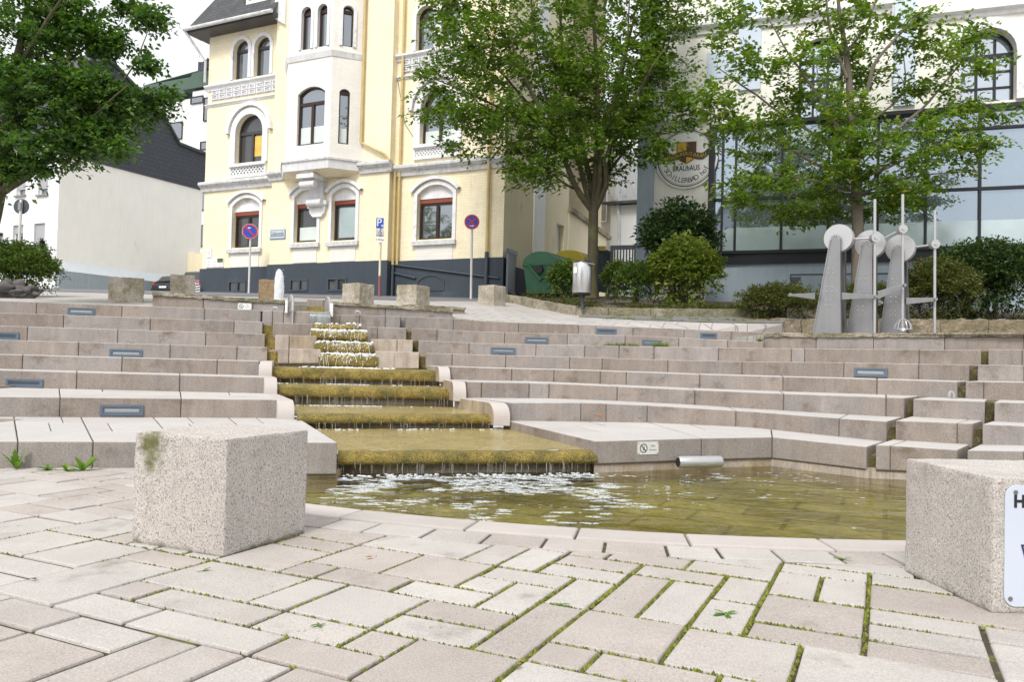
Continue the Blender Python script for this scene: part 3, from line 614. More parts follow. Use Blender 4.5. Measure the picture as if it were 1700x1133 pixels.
struct('planting_soil', mb, m_soil, smooth='all')
# rough retaining wall behind the sculptures
trw = thing('retaining_wall', 'low wall of rough quarried stone behind the steel sculptures', 'wall', P(1450, 552, 16))
mb = MB(); RW = [(1178, 547, 533, 16.2), (1206, 548, 531, 16.3), (1280, 550, 530, 16.3), (1330, 552, 530, 16.3), (1375, 552, 530, 16.2), (1420, 552, 530, 16.1), (1480, 552, 531, 16.), (1560, 553, 531, 15.8), (1640, 553, 531, 15.6), (1720, 553, 531, 15.4), (1900, 553, 531, 15.)]
for i, (a, b) in enumerate(zip(RW, RW[1:])):
    p, q = P(a[0] + .6, a[2], a[3]), P(b[0] - .6, b[2], b[3]); zb = 1.2
    rough_hexa(mb, [(p.x, p.y, zb), (q.x, q.y, zb), (q.x, q.y + .3, zb), (p.x, p.y + .3, zb)], [(p.x, p.y, p.z), (q.x, q.y, q.z), (q.x, q.y + .3, q.z), (p.x, p.y + .3, p.z)], (16, 3, 7), .045, 5)
obj('wall_stones', mb, m_rub, trw)
# capped walls on the top step
def capwall(name, label, pl, zlow, th, seg=None, capo=.03):
    t = thing(name, label, 'wall', P(*[pl[0][0], pl[0][2], pl[0][3]]), group='low walls with rough cap stones')
    mb = MB(); mc = MB(); rr = random.Random(len(label))
    for (a, b) in zip(pl, pl[1:]):
        p, q = P(a[0], a[2], a[3]), P(b[0], b[2], b[3]); pc, qc = P(a[0], a[1], a[3]), P(b[0], b[1], b[3]); d = (q - p); d.z = 0; L = d.length; d.normalize(); nn = Vector((-d.y, d.x, 0))
        ns = max(1, round(L / 1.0))
        for i in range(ns):
            u, w = i / ns, (i + 1) / ns; A = p.lerp(q, u) + d * .004; B = p.lerp(q, w) - d * .004
            mb.hexa([(A.x, A.y, zlow), (B.x, B.y, zlow), (B.x + nn.x * th, B.y + nn.y * th, zlow), (A.x + nn.x * th, A.y + nn.y * th, zlow)], [(A.x, A.y, A.z), (B.x, B.y, B.z), (B.x + nn.x * th, B.y + nn.y * th, B.z), (A.x + nn.x * th, A.y + nn.y * th, A.z)])
        ns = max(1, round(L / 1.3))
        for i in range(ns):
            u, w = i / ns, (i + 1) / ns; A = p.lerp(q, u) - nn * capo; B = p.lerp(q, w) - nn * capo; A2 = pc.lerp(qc, u); B2 = pc.lerp(qc, w)
            A += d * .003; B -= d * .003; n2 = nn * (th + capo * 2)
            rough_hexa(mc, [(A.x, A.y, A.z + .002), (B.x, B.y, B.z + .002), (B.x + n2.x, B.y + n2.y, B.z + .002), (A.x + n2.x, A.y + n2.y, A.z + .002)], [(A.x, A.y, A2.z), (B.x, B.y, B2.z), (B.x + n2.x, B.y + n2.y, B2.z), (A.x + n2.x, A.y + n2.y, A2.z)], (22, 4, 3), .016, 9)
    obj('wall_blocks', mb, m_step, t, bevel=.008); obj('cap_stones', mc, m_cap, t); return t
capwall('capped_wall', 'low stone wall with rough cap left of the weir, carrying a small white plate', [(253, 485, 491, 13.3), (420, 496, 502, 13.75), (472, 498.5, 504.5, 13.85)], 1.45, .35)
capwall('capped_wall', 'low stone wall with rough cap right of the weir, below the two mossy bollards', [(553, 501, 507, 13.75), (640, 507, 512, 14.1), (752, 513, 518.5, 14.6)], 1.45, .32)
capwall('capped_wall', 'short rear stone wall whose rough cap shows past the end of the right weir wall', [(672, 505.5, 509.5, 14.9), (772, 511, 515, 15.3)], 1.5, .3)
capwall('capped_wall', 'long stone wall with rough cap in front of the steel sculptures', [(1268, 553, 560, 13.6), (1450, 553.5, 560.5, 12.4), (1700, 553.5, 560.5, 11.15), (1900, 553.5, 560.5, 10.5)], 1.1, .4)

# ------------------------------------------------------------------ paving of the lower plaza
PCX, PCY, PR = 1.66, 11.1, 7.0
m_ = .183; rng = random.Random(11)
grid = {}; rects = []
NA, NB = 64, 90; a0, b0 = -2.6, -5.8       # along AD from a0, along BD from b0
sizes = [((2, 2), 3.2), ((3, 2), .9), ((2, 3), 1.), ((2, 1), 3.4), ((1, 2), 4), ((1, 1), 1.3), ((3, 1), .8), ((1, 3), 1.)]
for j in range(NB):
    for i in range(NA):
        if (i, j) in grid: continue
        c = []
        for (sa, sb), w in sizes:
            if all((i + x, j + y) not in grid and i + x < NA and j + y < NB for x in range(sa) for y in range(sb)): c.append(((sa, sb), w))
        (sa, sb) = rng.choices([q[0] for q in c], [q[1] for q in c])[0] if c else (1, 1)
        for x in range(sa):
            for y in range(sb): grid[(i + x, j + y)] = 1
        rects.append((i, j, sa, sb))
def clip(poly, n, d):
    out = []
    for i in range(len(poly)):
        p, q = poly[i], poly[(i + 1) % len(poly)]; a, b = p.dot(n) - d, q.dot(n) - d
        if a >= 0: out.append(p)
        if (a < 0) != (b < 0): out.append(p.lerp(q, a / (a - b)))
    return out
pav = MB(); moss = MB()
def paver(poly, zt, bev=.007, tilt=(0, 0)):
    c = sum(poly, Vector((0, 0))) / len(poly); n = len(poly)
    ar = abs(sum(poly[i].x * poly[(i + 1) % n].y - poly[(i + 1) % n].x * poly[i].y for i in range(n))) / 2
    if ar < .0010 or n < 3: return
    if sum(poly[i].x * poly[(i + 1) % n].y - poly[(i + 1) % n].x * poly[i].y for i in range(n)) < 0: poly = poly[::-1]
    def ins(d):
        r_ = []
        for i in range(n):
            a, b, e = poly[i - 1], poly[i], poly[(i + 1) % n]; u = (b - a); v = (e - b)
            if u.length < 1e-6 or v.length < 1e-6: r_.append(b); continue
            n1 = Vector((-u.y, u.x)).normalized(); n2 = Vector((-v.y, v.x)).normalized(); s = n1 + n2; k = max(.35, s.dot(n1))
            r_.append(b + s * (d / k))
        return r_
    def Z(p, z): return z + (p.x - c.x) * tilt[0] + (p.y - c.y) * tilt[1]
    r0 = poly; r1 = ins(.0015); r2 = ins(bev * .45); r3 = ins(bev)
    vs = [(p.x, p.y, -.05) for p in r0] + [(p.x, p.y, Z(p, zt - bev)) for p in r1] + [(p.x, p.y, Z(p, zt - bev * .3)) for p in r2] + [(p.x, p.y, Z(p, zt)) for p in r3]
    fs = [(r * n + i, r * n + (i + 1) % n, (r + 1) * n + (i + 1) % n, (r + 1) * n + i) for r in range(3) for i in range(n)] + [tuple(range(3 * n, 4 * n))]
    pav.add(vs, fs)
C2 = Vector((PCX, PCY)); A2 = AD.xy; B2 = BD.xy
def L1front(x): return steptop(LD, LP, 1, 100).y + (x + 3.3) * .06
def mossamt(x, y):
    return mn.noise(Vector((x * .8, y * .8, 3.3))) + .28 + .10 * min(1, max(-1, x)) - (.22 if x < -1.6 else 0)
for (i, j, sa, sb) in rects:
    g = .0056 + rng.uniform(0, .004)
    cs = []
    for (x, y) in ((i + 0, j + 0), (i + sa, j), (i + sa, j + sb), (i, j + sb)):
        sx = g if x == i else -g; sy = g if y == j else -g
        q = A2 * (a0 + x * m_ + sx) + B2 * (b0 + y * m_ + sy) + Vector((rng.uniform(-.002, .002), rng.uniform(-.002, .002)))
        cs.append(q)
    c = sum(cs, Vector((0, 0))) / 4
    if c.y < 1.3 or c.x < -8 or c.x > 5.2: continue
    if c.x < -1.0 and c.y > 6.25: continue
    rv = (c - C2); poly = cs
    if c.x > -2.42:
        if rv.length < PR + .3: continue
        rv.normalize(); poly = clip(cs, rv, C2.dot(rv) + PR + .485)
    if len(poly) < 3: continue
    paver(poly, rng.uniform(-.004, .002), rng.uniform(.006, .010), (rng.uniform(-.008, .008), rng.uniform(-.008, .008)))
    # moss cushions along two joint edges
    for (p, q) in ((cs[0], cs[1]), (cs[0], cs[3])):
        L = (q - p).length
        for _ in range(int(L * 190)):
            t = rng.random(); e = p.lerp(q, t) - (A2 + B2) * .0 
            inward = (p - c); 
            ma = mossamt(e.x, e.y)
            if ma < .18 + rng.random() * .35 or ((e - C2).length < PR + .5 and e.x > -2.4): continue
            nrm = (q - p).normalized(); off = Vector((-nrm.y, nrm.x)); s = 1 if off.dot(c - p) < 0 else -1
            e = e + off * s * (g + rng.uniform(-.004, .004))
            if e.y > 6.0 and e.x < -1: continue
            r = rng.uniform(.003, .0085); z = rng.uniform(-.007, .001)
            k = 5; w0 = rng.random() * 6
            ring = [(e.x + r * math.cos(w0 + w * 2 * math.pi / k) * rng.uniform(.7, 1.5), e.y + r * math.sin(w0 + w * 2 * math.pi / k) * rng.uniform(.7, 1.5), z - .008) for w in range(k)]
            moss.add(ring + [(e.x, e.y, z + .004)], [(w, (w + 1) % k, k) for w in range(k)])
# ring courses along the pool
for (r0, r1, ln, zt, bv) in ((PR, PR + .245, .62, .006, .012), (PR + .255, PR + .475, .285, 0, .008)):
    a = -2.19 if r0 == PR else -2.17
    while a < -.75:
        da = ln / r0 * rng.uniform(.85, 1.15); gp = (.004 if r0 == PR else .006) / r0
        arc0 = [Vector((PCX + r1 * math.cos(a + gp + (da - 2 * gp) * t), PCY + r1 * math.sin(a + gp + (da - 2 * gp) * t))) for t in (0, .5, 1)]
        arc1 = [Vector((PCX + r0 * math.cos(a + gp + (da - 2 * gp) * t), PCY + r0 * math.sin(a + gp + (da - 2 * gp) * t))) for t in (1, .5, 0)]
        poly = arc0 + arc1
        if r0 != PR: paver(poly, rng.uniform(-.003, .001), bv)
        else:
            if poly[0].y < 6.6:
                sv = pav; rimm = globals().setdefault('rim_mb', MB()); pav = rimm; paver(poly, zt, bv); pav = sv
                # inner vertical face of the rim
                rimm.add([(p.x, p.y, 0.) for p in arc1] + [(p.x, p.y, -.42) for p in arc1], [(0, 1, 4, 3), (1, 2, 5, 4)])
        a += da
struct('paving', pav, m_pav)
struct('joint_moss', moss, m_moss, kind='stuff')
top('pool_rim', rim_mb, m_rim, 'pale curved stone rim around the fountain pool', 'pool rim')
mb = MB(); k = 40; vs = []
for i in range(k + 1):
    w = -2.19 + 1.49 * i / k; q = Vector((PCX + (PR + .235) * math.cos(w), PCY + (PR + .235) * math.sin(w))); vs += [(q.x, q.y, -.012), (q.x * 1.0 + (q.x - PCX) * .9, q.y + (q.y - PCY) * .9, -.012)]
mb.add(vs, [(2 * i, 2 * i + 1, 2 * i + 3, 2 * i + 2) for i in range(k)])
mb.add([(-8, 1, -.014), (-2.38, 1, -.014), (-2.38, 6.5, -.014), (-8, 6.5, -.014)], [(0, 1, 2, 3)])
mb.add([(3, .5, -.0145), (6, .5, -.0145), (6, 6.5, -.0145), (4.9, 5.3, -.0145)], [(0, 1, 2, 3)])
struct('joint_bed', mb, m_joint)

# ------------------------------------------------------------------ pool
ZW = -.085
mb = MB(); ns = 30; ring = [(PCX + (PR + .02) * math.cos(-2.19 + 1.49 * i / ns), PCY + (PR + .02) * math.sin(-2.19 + 1.49 * i / ns)) for i in range(ns + 1)]
mb.add([(x, y, -.185) for x, y in ring] + [(x, 8.6, -.185) for x, y in ring], [(i, i + 1, ns + 2 + i, ns + 1 + i) for i in range(ns)])
struct('pool_floor', mb, mat('pool_floor_tiles', (.36, .32, .125), .8, var=.4, scale=2.6, fine=.25, fscale=25, col2=(.25, .22, .06), c2s=1.1, brick=(.62, .42, .02, .01, .62, .2), flat=True))
n_ = N('pool_water'); geo = n_.n('ShaderNodeNewGeometry'); pos = geo.outputs['Position']
g_ = n_.n('ShaderNodeBsdfGlossy'); g_.inputs['Roughness'].default_value = .03; t_ = n_.n('ShaderNodeBsdfTransparent'); t_.inputs[0].default_value = (.84, .83, .66, 1)
bp = n_.n('ShaderNodeBump'); bp.inputs['Distance'].default_value = .04; bp.inputs['Strength'].default_value = 1
hh = n_.math('ADD', n_.noise(n_.mapping(pos, (1, 1.6, 1)), 2.2, 2, .5, .6), n_.math('MULTIPLY', n_.noise(n_.mapping(pos, (1, 1.5, 1)), 9, 2), .16)); n_.l(n_.math('MULTIPLY', hh, 1.), bp.inputs['Height'])
n_.l(bp.outputs[0], g_.inputs['Normal']); fr_ = n_.n('ShaderNodeFresnel'); fr_.inputs[0].default_value = 1.33; n_.l(bp.outputs[0], fr_.inputs['Normal'])
mx_ = n_.n('ShaderNodeMixShader'); n_.l(n_.math('MULTIPLY', fr_.outputs[0], .78, True), mx_.inputs[0]); n_.l(t_.outputs[0], mx_.inputs[1]); n_.l(g_.outputs[0], mx_.inputs[2]); n_.l(mx_.outputs[0], n_.out.inputs[0]); m_water = n_.m
mb = MB(); mb.add([(x, y, ZW) for x, y in ring] + [(x, 8.6, ZW) for x, y in ring], [(i, i + 1, ns + 2 + i, ns + 1 + i) for i in range(ns)])
struct('pool_water', mb, m_water)
# plinth course of the pool's back wall
mb = MB()
def wallrun(pl, z0, z1, rec, th=.25):
    for a, b in zip(pl, pl[1:]):
        mb.hexa([(a[0], a[1] + rec, z0), (b[0], b[1] + rec, z0), (b[0], b[1] + rec + th, z0), (a[0], a[1] + rec + th, z0)], [(a[0], a[1] + rec, z1), (b[0], b[1] + rec, z1), (b[0], b[1] + rec + th, z1), (a[0], a[1] + rec + th, z1)])
f = [steptop(RD, RP, 1, x) for x in (988, 1165, 1282, 1438.5, 1589, 1700, 1900)]
wallrun([(q.x, q.y) for q in f], -.4, .004, .025)
f = [steptop(LD, LP, 1, x) for x in (-250, 200, 560)]; wallrun([(q.x, q.y) for q in f], -.4, -.032, .03)
a, b = steptop(LD, LP, 1, 560), P(496, 600, 8.6); mb.hexa([(a.x - .2, a.y + .05, -.4), (a.x - .01, a.y + .05, -.4), (b.x - .01, b.y, -.4), (b.x - .2, b.y, -.4)], [(a.x - .2, a.y + .05, .1), (a.x - .01, a.y + .05, .1), (b.x - .01, b.y, .1), (b.x - .2, b.y, .1)])
mb.box(-2.5, -2.36, 5.2, 6.3, -.4, -.005)
top('pool_wall', mb, m_brown, 'set back stone plinth course at the waterline below the steps', 'pool wall')
# floating foam
fm = MB(); rng = random.Random(5)
A = P(561, 785, 6.4); B = P(989, 772, 6.9); cnt = 0
while cnt < 760:
    t = rng.random() if rng.random() < .8 else rng.uniform(.9, 1.9); d = abs(rng.gauss(0, .85)) + .04
    c = A.lerp(B, t) + Vector((.12 * d, -d, 0))
    if t > 1.2 and rng.random() < .6: continue
    if (c.xy - C2).length > PR - .04: continue
    if c.y > lin([-1.3, .8, 2.5, 4], [6.35, 6.85, 7.5, 6.8], c.x): continue
    if mn.noise(Vector((c.x * 2.1, c.y * 2.1, 1))) < -.05 and d > .25: continue
    cnt += 1; el = rng.uniform(1.4, 3.); r = rng.uniform(.005, .022) * (1 if rng.random() < .8 else 1.8) * (1 if t < 1 else .6); k = 26; sd = rng.random() * 50; rp = []
    for w in range(k):
        an = w * 2 * math.pi / k; q = r * max(.15, 1 + .9 * mn.noise(Vector((math.cos(an) * 1.6, math.sin(an) * 1.6, sd))) + .7 * mn.noise(Vector((math.cos(an) * 4, math.sin(an) * 4, sd + 9)))); rp.append((c.x + q * math.cos(an) * el, c.y + q * math.sin(an)))
    fm.add([(x, y, ZW + .001) for x, y in rp] + [(c.x, c.y, ZW + .003)], [(w, (w + 1) % k, k) for w in range(k)])
for _ in range(60):
    t = rng.random(); c = A.lerp(B, t) + Vector((0, -rng.uniform(.02, .22), 0)); fm.blob((c.x, c.y, ZW + .006), rng.uniform(.008, .026), lv=2, jit=.1, sq=(1, 1, .6))
n_ = N('surface_froth'); d_ = n_.n('ShaderNodeBsdfDiffuse'); d_.inputs[0].default_value = (.58, .61, .63, 1); t_ = n_.n('ShaderNodeBsdfTransparent'); mx_ = n_.n('ShaderNodeMixShader'); geo = n_.n('ShaderNodeNewGeometry'); n_.l(n_.mapr(n_.noise(geo.outputs['Position'], 75, 4), .36, .56, .05, .9), mx_.inputs[0]); n_.l(t_.outputs[0], mx_.inputs[1]); n_.l(d_.outputs[0], mx_.inputs[2]); n_.l(mx_.outputs[0], n_.out.inputs[0])
struct('pool_foam', fm, n_.m, kind='stuff', smooth=True)
# ------------------------------------------------------------------ building frames
class Fac:
    """local frame: x along the facade to the right, y into the building, z up"""
    def __init__(s, o, udir):
        s.o = Vector((o[0], o[1], 0)); s.u = Vector(udir).normalized(); s.n = Vector((s.u.y, -s.u.x, 0))   # outward
        s.M = Matrix(((s.u.x, -s.n.x, 0, s.o.x), (s.u.y, -s.n.y, 0, s.o.y), (0, 0, 1, 0), (0, 0, 0, 1)))
    def uz(s, px, py, off=0):
        d = ray(px, py); q = s.o + s.n * off; t = (q - CAM).dot(s.n) / d.dot(s.n); w = CAM + d * t
        return (w - s.o).dot(s.u), w.z
    def W(s, u, off, z): return s.o + s.u * u + s.n * off + Vector((0, 0, z))
def arch(u0, u1, z0, z1, rise, n=14):
    """closed loop of (u,z) : bottom left, bottom right, then the arch from right to left"""
    w = (u1 - u0) / 2; c = (u0 + u1) / 2
    if rise < .01: return [(u0, z0), (u1, z0), (u1, z1), (u0, z1)]
    rise = min(rise, w); r = (w * w + rise * rise) / (2 * rise); zc = z1 - r; a = math.asin(min(1, w / r))
    return [(u0, z0), (u1, z0)] + [(c + r * math.sin(a - 2 * a * i / n), zc + r * math.cos(a - 2 * a * i / n)) for i in range(n + 1)]
def holes_wall(mb, T, outline, holes, depth, m=0, rm=None):
    """planar wall with openings; T maps (u, off, z) to the mesh space; reveals go inwards by depth"""
    bm = bmesh.new(); ed = []
    for lp in [outline] + holes:
        vs = [bm.verts.new((u, 0, z)) for u, z in lp]
        ed += [bm.edges.new((vs[i], vs[(i + 1) % len(vs)])) for i in range(len(vs))]
    bmesh.ops.triangle_fill(bm, use_beauty=True, use_dissolve=False, edges=ed)
    bm.verts.index_update()
    mb.add([T(v.co.x, 0, v.co.z) for v in bm.verts], [tuple(v.index for v in f.verts) for f in bm.faces], m); bm.free()
    for lp in holes:
        n = len(lp); mb.add([T(u, 0, z) for u, z in lp] + [T(u, -depth, z) for u, z in lp], [(i, (i + 1) % n, n + (i + 1) % n, n + i) for i in range(n)], m if rm is None else rm)
def ring(mb, T, outer, inner, o0, o1, m=0, closed=True, skip=()):
    n = len(outer); R_ = range(n) if closed else range(n - 1)
    vs = [T(u, o1, z) for u, z in outer] + [T(u, o1, z) for u, z in inner] + [T(u, o0, z) for u, z in outer] + [T(u, o0, z) for u, z in inner]
    fs = []
    for i in R_:
        if i in skip: continue
        j = (i + 1) % n; fs += [(i, j, n + j, n + i), (i, 2 * n + i, 2 * n + j, j), (n + i, n + j, 3 * n + j, 3 * n + i)]
    mb.add(vs, fs, m)
def tbox(mb, T, u0, u1, o0, o1, z0, z1, m=0):
    mb.hexa([T(u0, o1, z0), T(u1, o1, z0), T(u1, o0, z0), T(u0, o0, z0)], [T(u0, o1, z1), T(u1, o1, z1), T(u1, o0, z1), T(u0, o0, z1)], m)
m_glass = glassmat('window_glass', (.03, .035, .04), .27)
m_glassd = glassmat('dark_window_glass', (.02, .018, .016), .06)
m_glassb = glassmat('facade_glass', (.09, .115, .13), .34, tint=(.66, .78, .92))
m_glassf = glassmat('frosted_glass', (.38, .47, .48), .14, .05)
m_frame = mat('brown_frame', (.035, .018, .012), .35, var=.15)
m_frameg = mat('grey_frame', (.05, .045, .045), .35, var=.1)
m_blind = mat('white_blind', (.62, .68, .66), .4, var=.06, spec=.5)
m_trim = mat('white_trim', (.73, .73, .74), .75, var=.08, scale=3, streak=.14, spots=[((.42, .42, .40), .58, .75, 2.5, None)])
m_trimd = mat('weathered_trim', (.58, .58, .58), .8, var=.12, streak=.25, spots=[((.12, .12, .11), .56, .70, 6, (1, 1, 4))])
m_yel = mat('yellow_brick', (.86, .765, .54), .8, var=.06, scale=1.5, fine=.05, fscale=40, streak=.09, brick=(.26, .085, .01, .012, .88, .08), spots=[((.62, .53, .36), .60, .80, 1., (1.5, 1.5, .5))], col2=(.87, .785, .58), c2s=.5)
m_yels = mat('yellow_render', (.84, .745, .53), .85, var=.05, scale=1.2, streak=.06, spots=[((.60, .50, .31), .6, .8, 1.2, (1, 1, .5))])
m_cream = mat('cream_brick', (.78, .755, .70), .8, var=.05, scale=1.5, streak=.05, brick=(.26, .085, .01, .012, .92, .06))
m_plin = mat('slate_plinth', (.045, .058, .075), .7, var=.12, scale=1.5, streak=.12, spots=[((.075, .09, .105), .55, .75, 1.1, None)])
m_slate = mat('slate_roof', (.075, .08, .085), .75, var=.2, fine=.2, fscale=30, brick=(.28, .16, .012, .02, .5, .25), spots=[((.16, .15, .12), .58, .75, 1.5, None)])
m_slateb = mat('slate_cladding', (.055, .062, .078), .6, var=.12, brick=(.34, .24, .014, .02, .45, .15))
m_brownl = mat('roller_box', (.24, .06, .03), .5, var=.1)
m_paneglow = mat('painted_pane_glow', (.75, .45, .10), .6, var=.3, scale=3)
m_pipey = mat('ochre_pipe', (.55, .42, .18), .5, var=.15, streak=.2)
def window(T, root, u0, u1, z0, z1, rise, dep=.22, fw=.06, style='casement', fm=None, gm=None, lower=0, name='window', trans=None, lit=False):
    """frame > pane, bars; sits at the back of its reveal"""
    fm = fm or m_frame; gm = gm or m_glass
    lo = arch(u0, u1, z0, z1, rise); w = u1 - u0
    li = arch(u0 + fw, u1 - fw, z0 + fw * 1.1, z1 - fw, max(0, rise * (w - 2 * fw) / w))
    mb = MB(); ring(mb, T, lo, li, -dep, -dep + .07)
    zt = trans if trans else (z1 - rise if rise > .25 * w else z0 + (z1 - z0) * .72)
    c = (u0 + u1) / 2
    if style in ('casement', 'transom'): tbox(mb, T, u0 + fw, u1 - fw, -dep, -dep + .075, zt - .05, zt + .05)
    if style in ('casement', 'double'): tbox(mb, T, c - .05, c + .05, -dep, -dep + .072, z0 + fw, zt - .05 if style == 'casement' else z1 - fw - .02)
    fo = obj(name, mb, fm, root)
    mb = MB(); mb.add([T(u, -dep + .02, z) for u, z in li], [tuple(range(len(li)))]); obj('pane', mb, gm, fo)
    if lower:
        mb = MB(); zl = z0 + (zt - z0) * lower if style == 'casement' else z0 + (z1 - z0) * lower
        tbox(mb, T, u0 + fw + .01, u1 - fw - .01, -dep + .022, -dep + .026, z0 + fw, zl); obj('privacy_film', mb, m_blind, fo)
    if lit:
        mb = MB(); tbox(mb, T, c + .07, u1 - fw - .03, -dep + .022, -dep + .026, z0 + (zt - z0) * .25, zt - .12); obj('lit_pane_panel', mb, m_paneglow, fo)  # warm light in the pane, put into the yellow of an added panel
    return fo
def surround(T, root, u0, u1, z0, z1, rise, w=.14, pr=.05, name='window_surround', m=None):
    mb = MB(); ring(mb, T, arch(u0 - w, u1 + w, z0, z1 + w, rise * (u1 - u0 + 2 * w) / (u1 - u0) if rise else 0), arch(u0, u1, z0, z1, rise), -.02, pr, skip=(0,)); obj(name, mb, m or m_trim, root)
def hood(T, root, u0, u1, z1, rise, w0, w1, pr=.12):
    a = arch(u0 - w1, u1 + w1, 0, z1 + w1, rise * (u1 - u0 + 2 * w1) / (u1 - u0))[2:]; b = arch(u0 - w0, u1 + w0, 0, z1 + w0, rise * (u1 - u0 + 2 * w0) / (u1 - u0))[2:]
    mb = MB(); ring(mb, T, a, b, -.02, pr, closed=False); obj('hood_mould', mb, m_trim, root)
def lattice(T, root, u0, u1, z0, z1, pr=.05):
    mb = MB(); tbox(mb, T, u0 - .06, u1 + .06, -.02, .015, z0 - .06, z1 + .06, 1)
    for (a, b, c, d) in ((u0 - .08, u1 + .08, z1, z1 + .08), (u0 - .08, u1 + .08, z0 - .08, z0), (u0 - .08, u0, z0, z1), (u1, u1 + .08, z0, z1)): tbox(mb, T, a, b, .0, pr + .03, c, d, 0)
    h = z1 - z0; n = max(3, round((u1 - u0) / (h * .5))); s = (u1 - u0) / n
    for i in range(-2, n + 1):
        for sg in (1, -1):
            ua = u0 + i * s + (0 if sg == 1 else 2 * s); ub = ua + sg * 2 * s
            # clip to the panel
            pa, pb = (ua, z0), (ub, z1); 
            def cl(p, q, lim, left):
                if (p[0] < lim) == left and p[0] != lim: t = (lim - p[0]) / (q[0] - p[0]); return (lim, p[1] + (q[1] - p[1]) * t)
                return p
            if max(ua, ub) <= u0 or min(ua, ub) >= u1: continue
            pa = cl(pa, pb, u0, True) if pa[0] < u0 else pa; pa = cl(pa, pb, u1, False) if pa[0] > u1 else pa
            pb = cl(pb, pa, u0, True) if pb[0] < u0 else pb; pb = cl(pb, pa, u1, False) if pb[0] > u1 else pb
            d = Vector((pb[0] - pa[0], pb[1] - pa[1]))
            if d.length < .05: continue
            nn = Vector((-d.y, d.x)).normalized() * .022; oo = pr + (.004 if sg > 0 else 0)
            q = [(pa[0] + nn.x, pa[1] + nn.y), (pa[0] - nn.x, pa[1] - nn.y), (pb[0] - nn.x, pb[1] - nn.y), (pb[0] + nn.x, pb[1] + nn.y)]
            mb.add([T(u, oo, z) for u, z in q] + [T(u, .016, z) for u, z in q], [(0, 1, 2, 3), (0, 4, 5, 1), (1, 5, 6, 2), (2, 6, 7, 3), (3, 7, 4, 0)], 0)
    obj('lattice_panel', mb, [m_trim, m_plin], root)
def ornament(T, root, u0, u1, z0, z1):
    mb = MB(); tbox(mb, T, u0, u1, -.02, .03, z0, z1, 1)
    n = max(3, round((u1 - u0) / .36)); s = (u1 - u0) / n; rows = 2; h = (z1 - z0) / rows
    for r in range(rows):
        for i in range(n):
            c = u0 + (i + .5) * s; zc = z0 + (r + .5) * h; a = s * .40; b = h * .40
            ring(mb, T, [(c - a, zc - b), (c + a, zc - b), (c + a, zc + b), (c - a, zc + b)], [(c - a * .72, zc - b * .72), (c + a * .72, zc - b * .72), (c + a * .72, zc + b * .72), (c - a * .72, zc + b * .72)], .03, .06, 0)
            mb.add([T(c - a * .55, .032, zc), T(c, .032, zc - b * .55), T(c + a * .55, .032, zc), T(c, .032, zc + b * .55), T(c, .075, zc)], [(0, 1, 4), (1, 2, 4), (2, 3, 4), (3, 0, 4)], 0)
    obj('ornament_frieze', mb, [m_trim, mat('frieze_ground', (.52, .52, .54), .8)] if 'frieze_ground' not in bpy.data.materials else [m_trim, bpy.data.materials['frieze_ground']], root)
def mould(T, root, u0, u1, z, h, pr, m=None, name='cornice', ends=True):
    mb = MB(); prof = [(0, z - h), (pr * .35, z - h), (pr * .45, z - h * .6), (pr * .8, z - h * .45), (pr, z - h * .3), (pr, z - h * .08), (pr * .9, z), (0, z + .03)]
    n = len(prof); mb.add([T(u0, o - .01, zz) for o, zz in prof] + [T(u1, o - .01, zz) for o, zz in prof], [(i, n + i, n + (i + 1) % n, (i + 1) % n) for i in range(n)] + [tuple(range(n)), tuple(range(n, 2 * n))[::-1]])
    obj(name, mb, m or m_trimd, root)

# ------------------------------------------------------------------ yellow villa
FY = Fac(FO, (-BD.x, -BD.y, 0))
yv = thing('yellow_villa', 'tall yellow brick villa with dark slate blue plinth and white oriel', 'house', M=FY.M)
def T0(o_=0): return lambda u, off, z: FY.W(u, off + o_, z)
def px2(px0, px1, pyt, pyb, off=0):
    c = (px0 + px1) / 2; return FY.uz(px0, pyb, off)[0], FY.uz(px1, pyb, off)[0], FY.uz(c, pyb, off)[1], FY.uz(c, pyt, off)[1]
uL = FY.uz(334, 480)[0]; uR = 0.; uA = FY.uz(452, 350)[0]; ORS = .28; uB = FY.uz(645, 350, ORS)[0]; uA2 = FY.uz(450, 350, ORS)[0]; uA = uA2
ZB, ZT = 2.2, 17.5
T, TR = T0(0), T0(ORS)
segs = {'L': (uL, uA, T, []), 'M': (uA, uB, TR, []), 'R': (uB, uR, T, [])}
wins = []
def addw(seg, off, px0, px1, pyt, pyb, rise, **kw):
    u0, u1, z0, z1 = px2(px0, px1, pyt, pyb, off); w = u1 - u0; rise = w / 2 if rise == 'round' else rise
    segs[seg][3].append(arch(u0, u1, z0, z1, rise)); wins.append((seg, u0, u1, z0, z1, rise, kw)); return u0, u1, z0, z1, rise
gtop = []
for a in ((387, 412, 66, 131), (422, 448, 60, 125)): gtop.append(addw('L', 0, *a, 'round', style='transom', fm=m_frameg))
L1w = addw('L', 0, 391, 436, 190, 271, 'round', fm=m_frameg, lit=True, gm=m_glassd)
L0w = addw('L', 0, 385, 430, 329, 411, .28, style='panel', ptop=351, gm=m_glassd)
M0a = addw('M', ORS, 488, 526, 316, 402, .24, style='panel', ptop=338, lower=.45, gm=m_glassd)
M0b = addw('M', ORS, 550, 590, 312, 399, .24, style='panel', ptop=332, blind=1)
R1w = addw('R', 0, 698, 756, 146, 238, 'round', lower=.42)
for a in ((691, 721, 10, 82), (733, 763, -2, 70)): gtop.append(addw('R', 0, *a, 'round', style='transom'))
R0w = addw('R', 0, 692, 751, 307, 397, .30, style='panel', ptop=329, gm=m_glass)
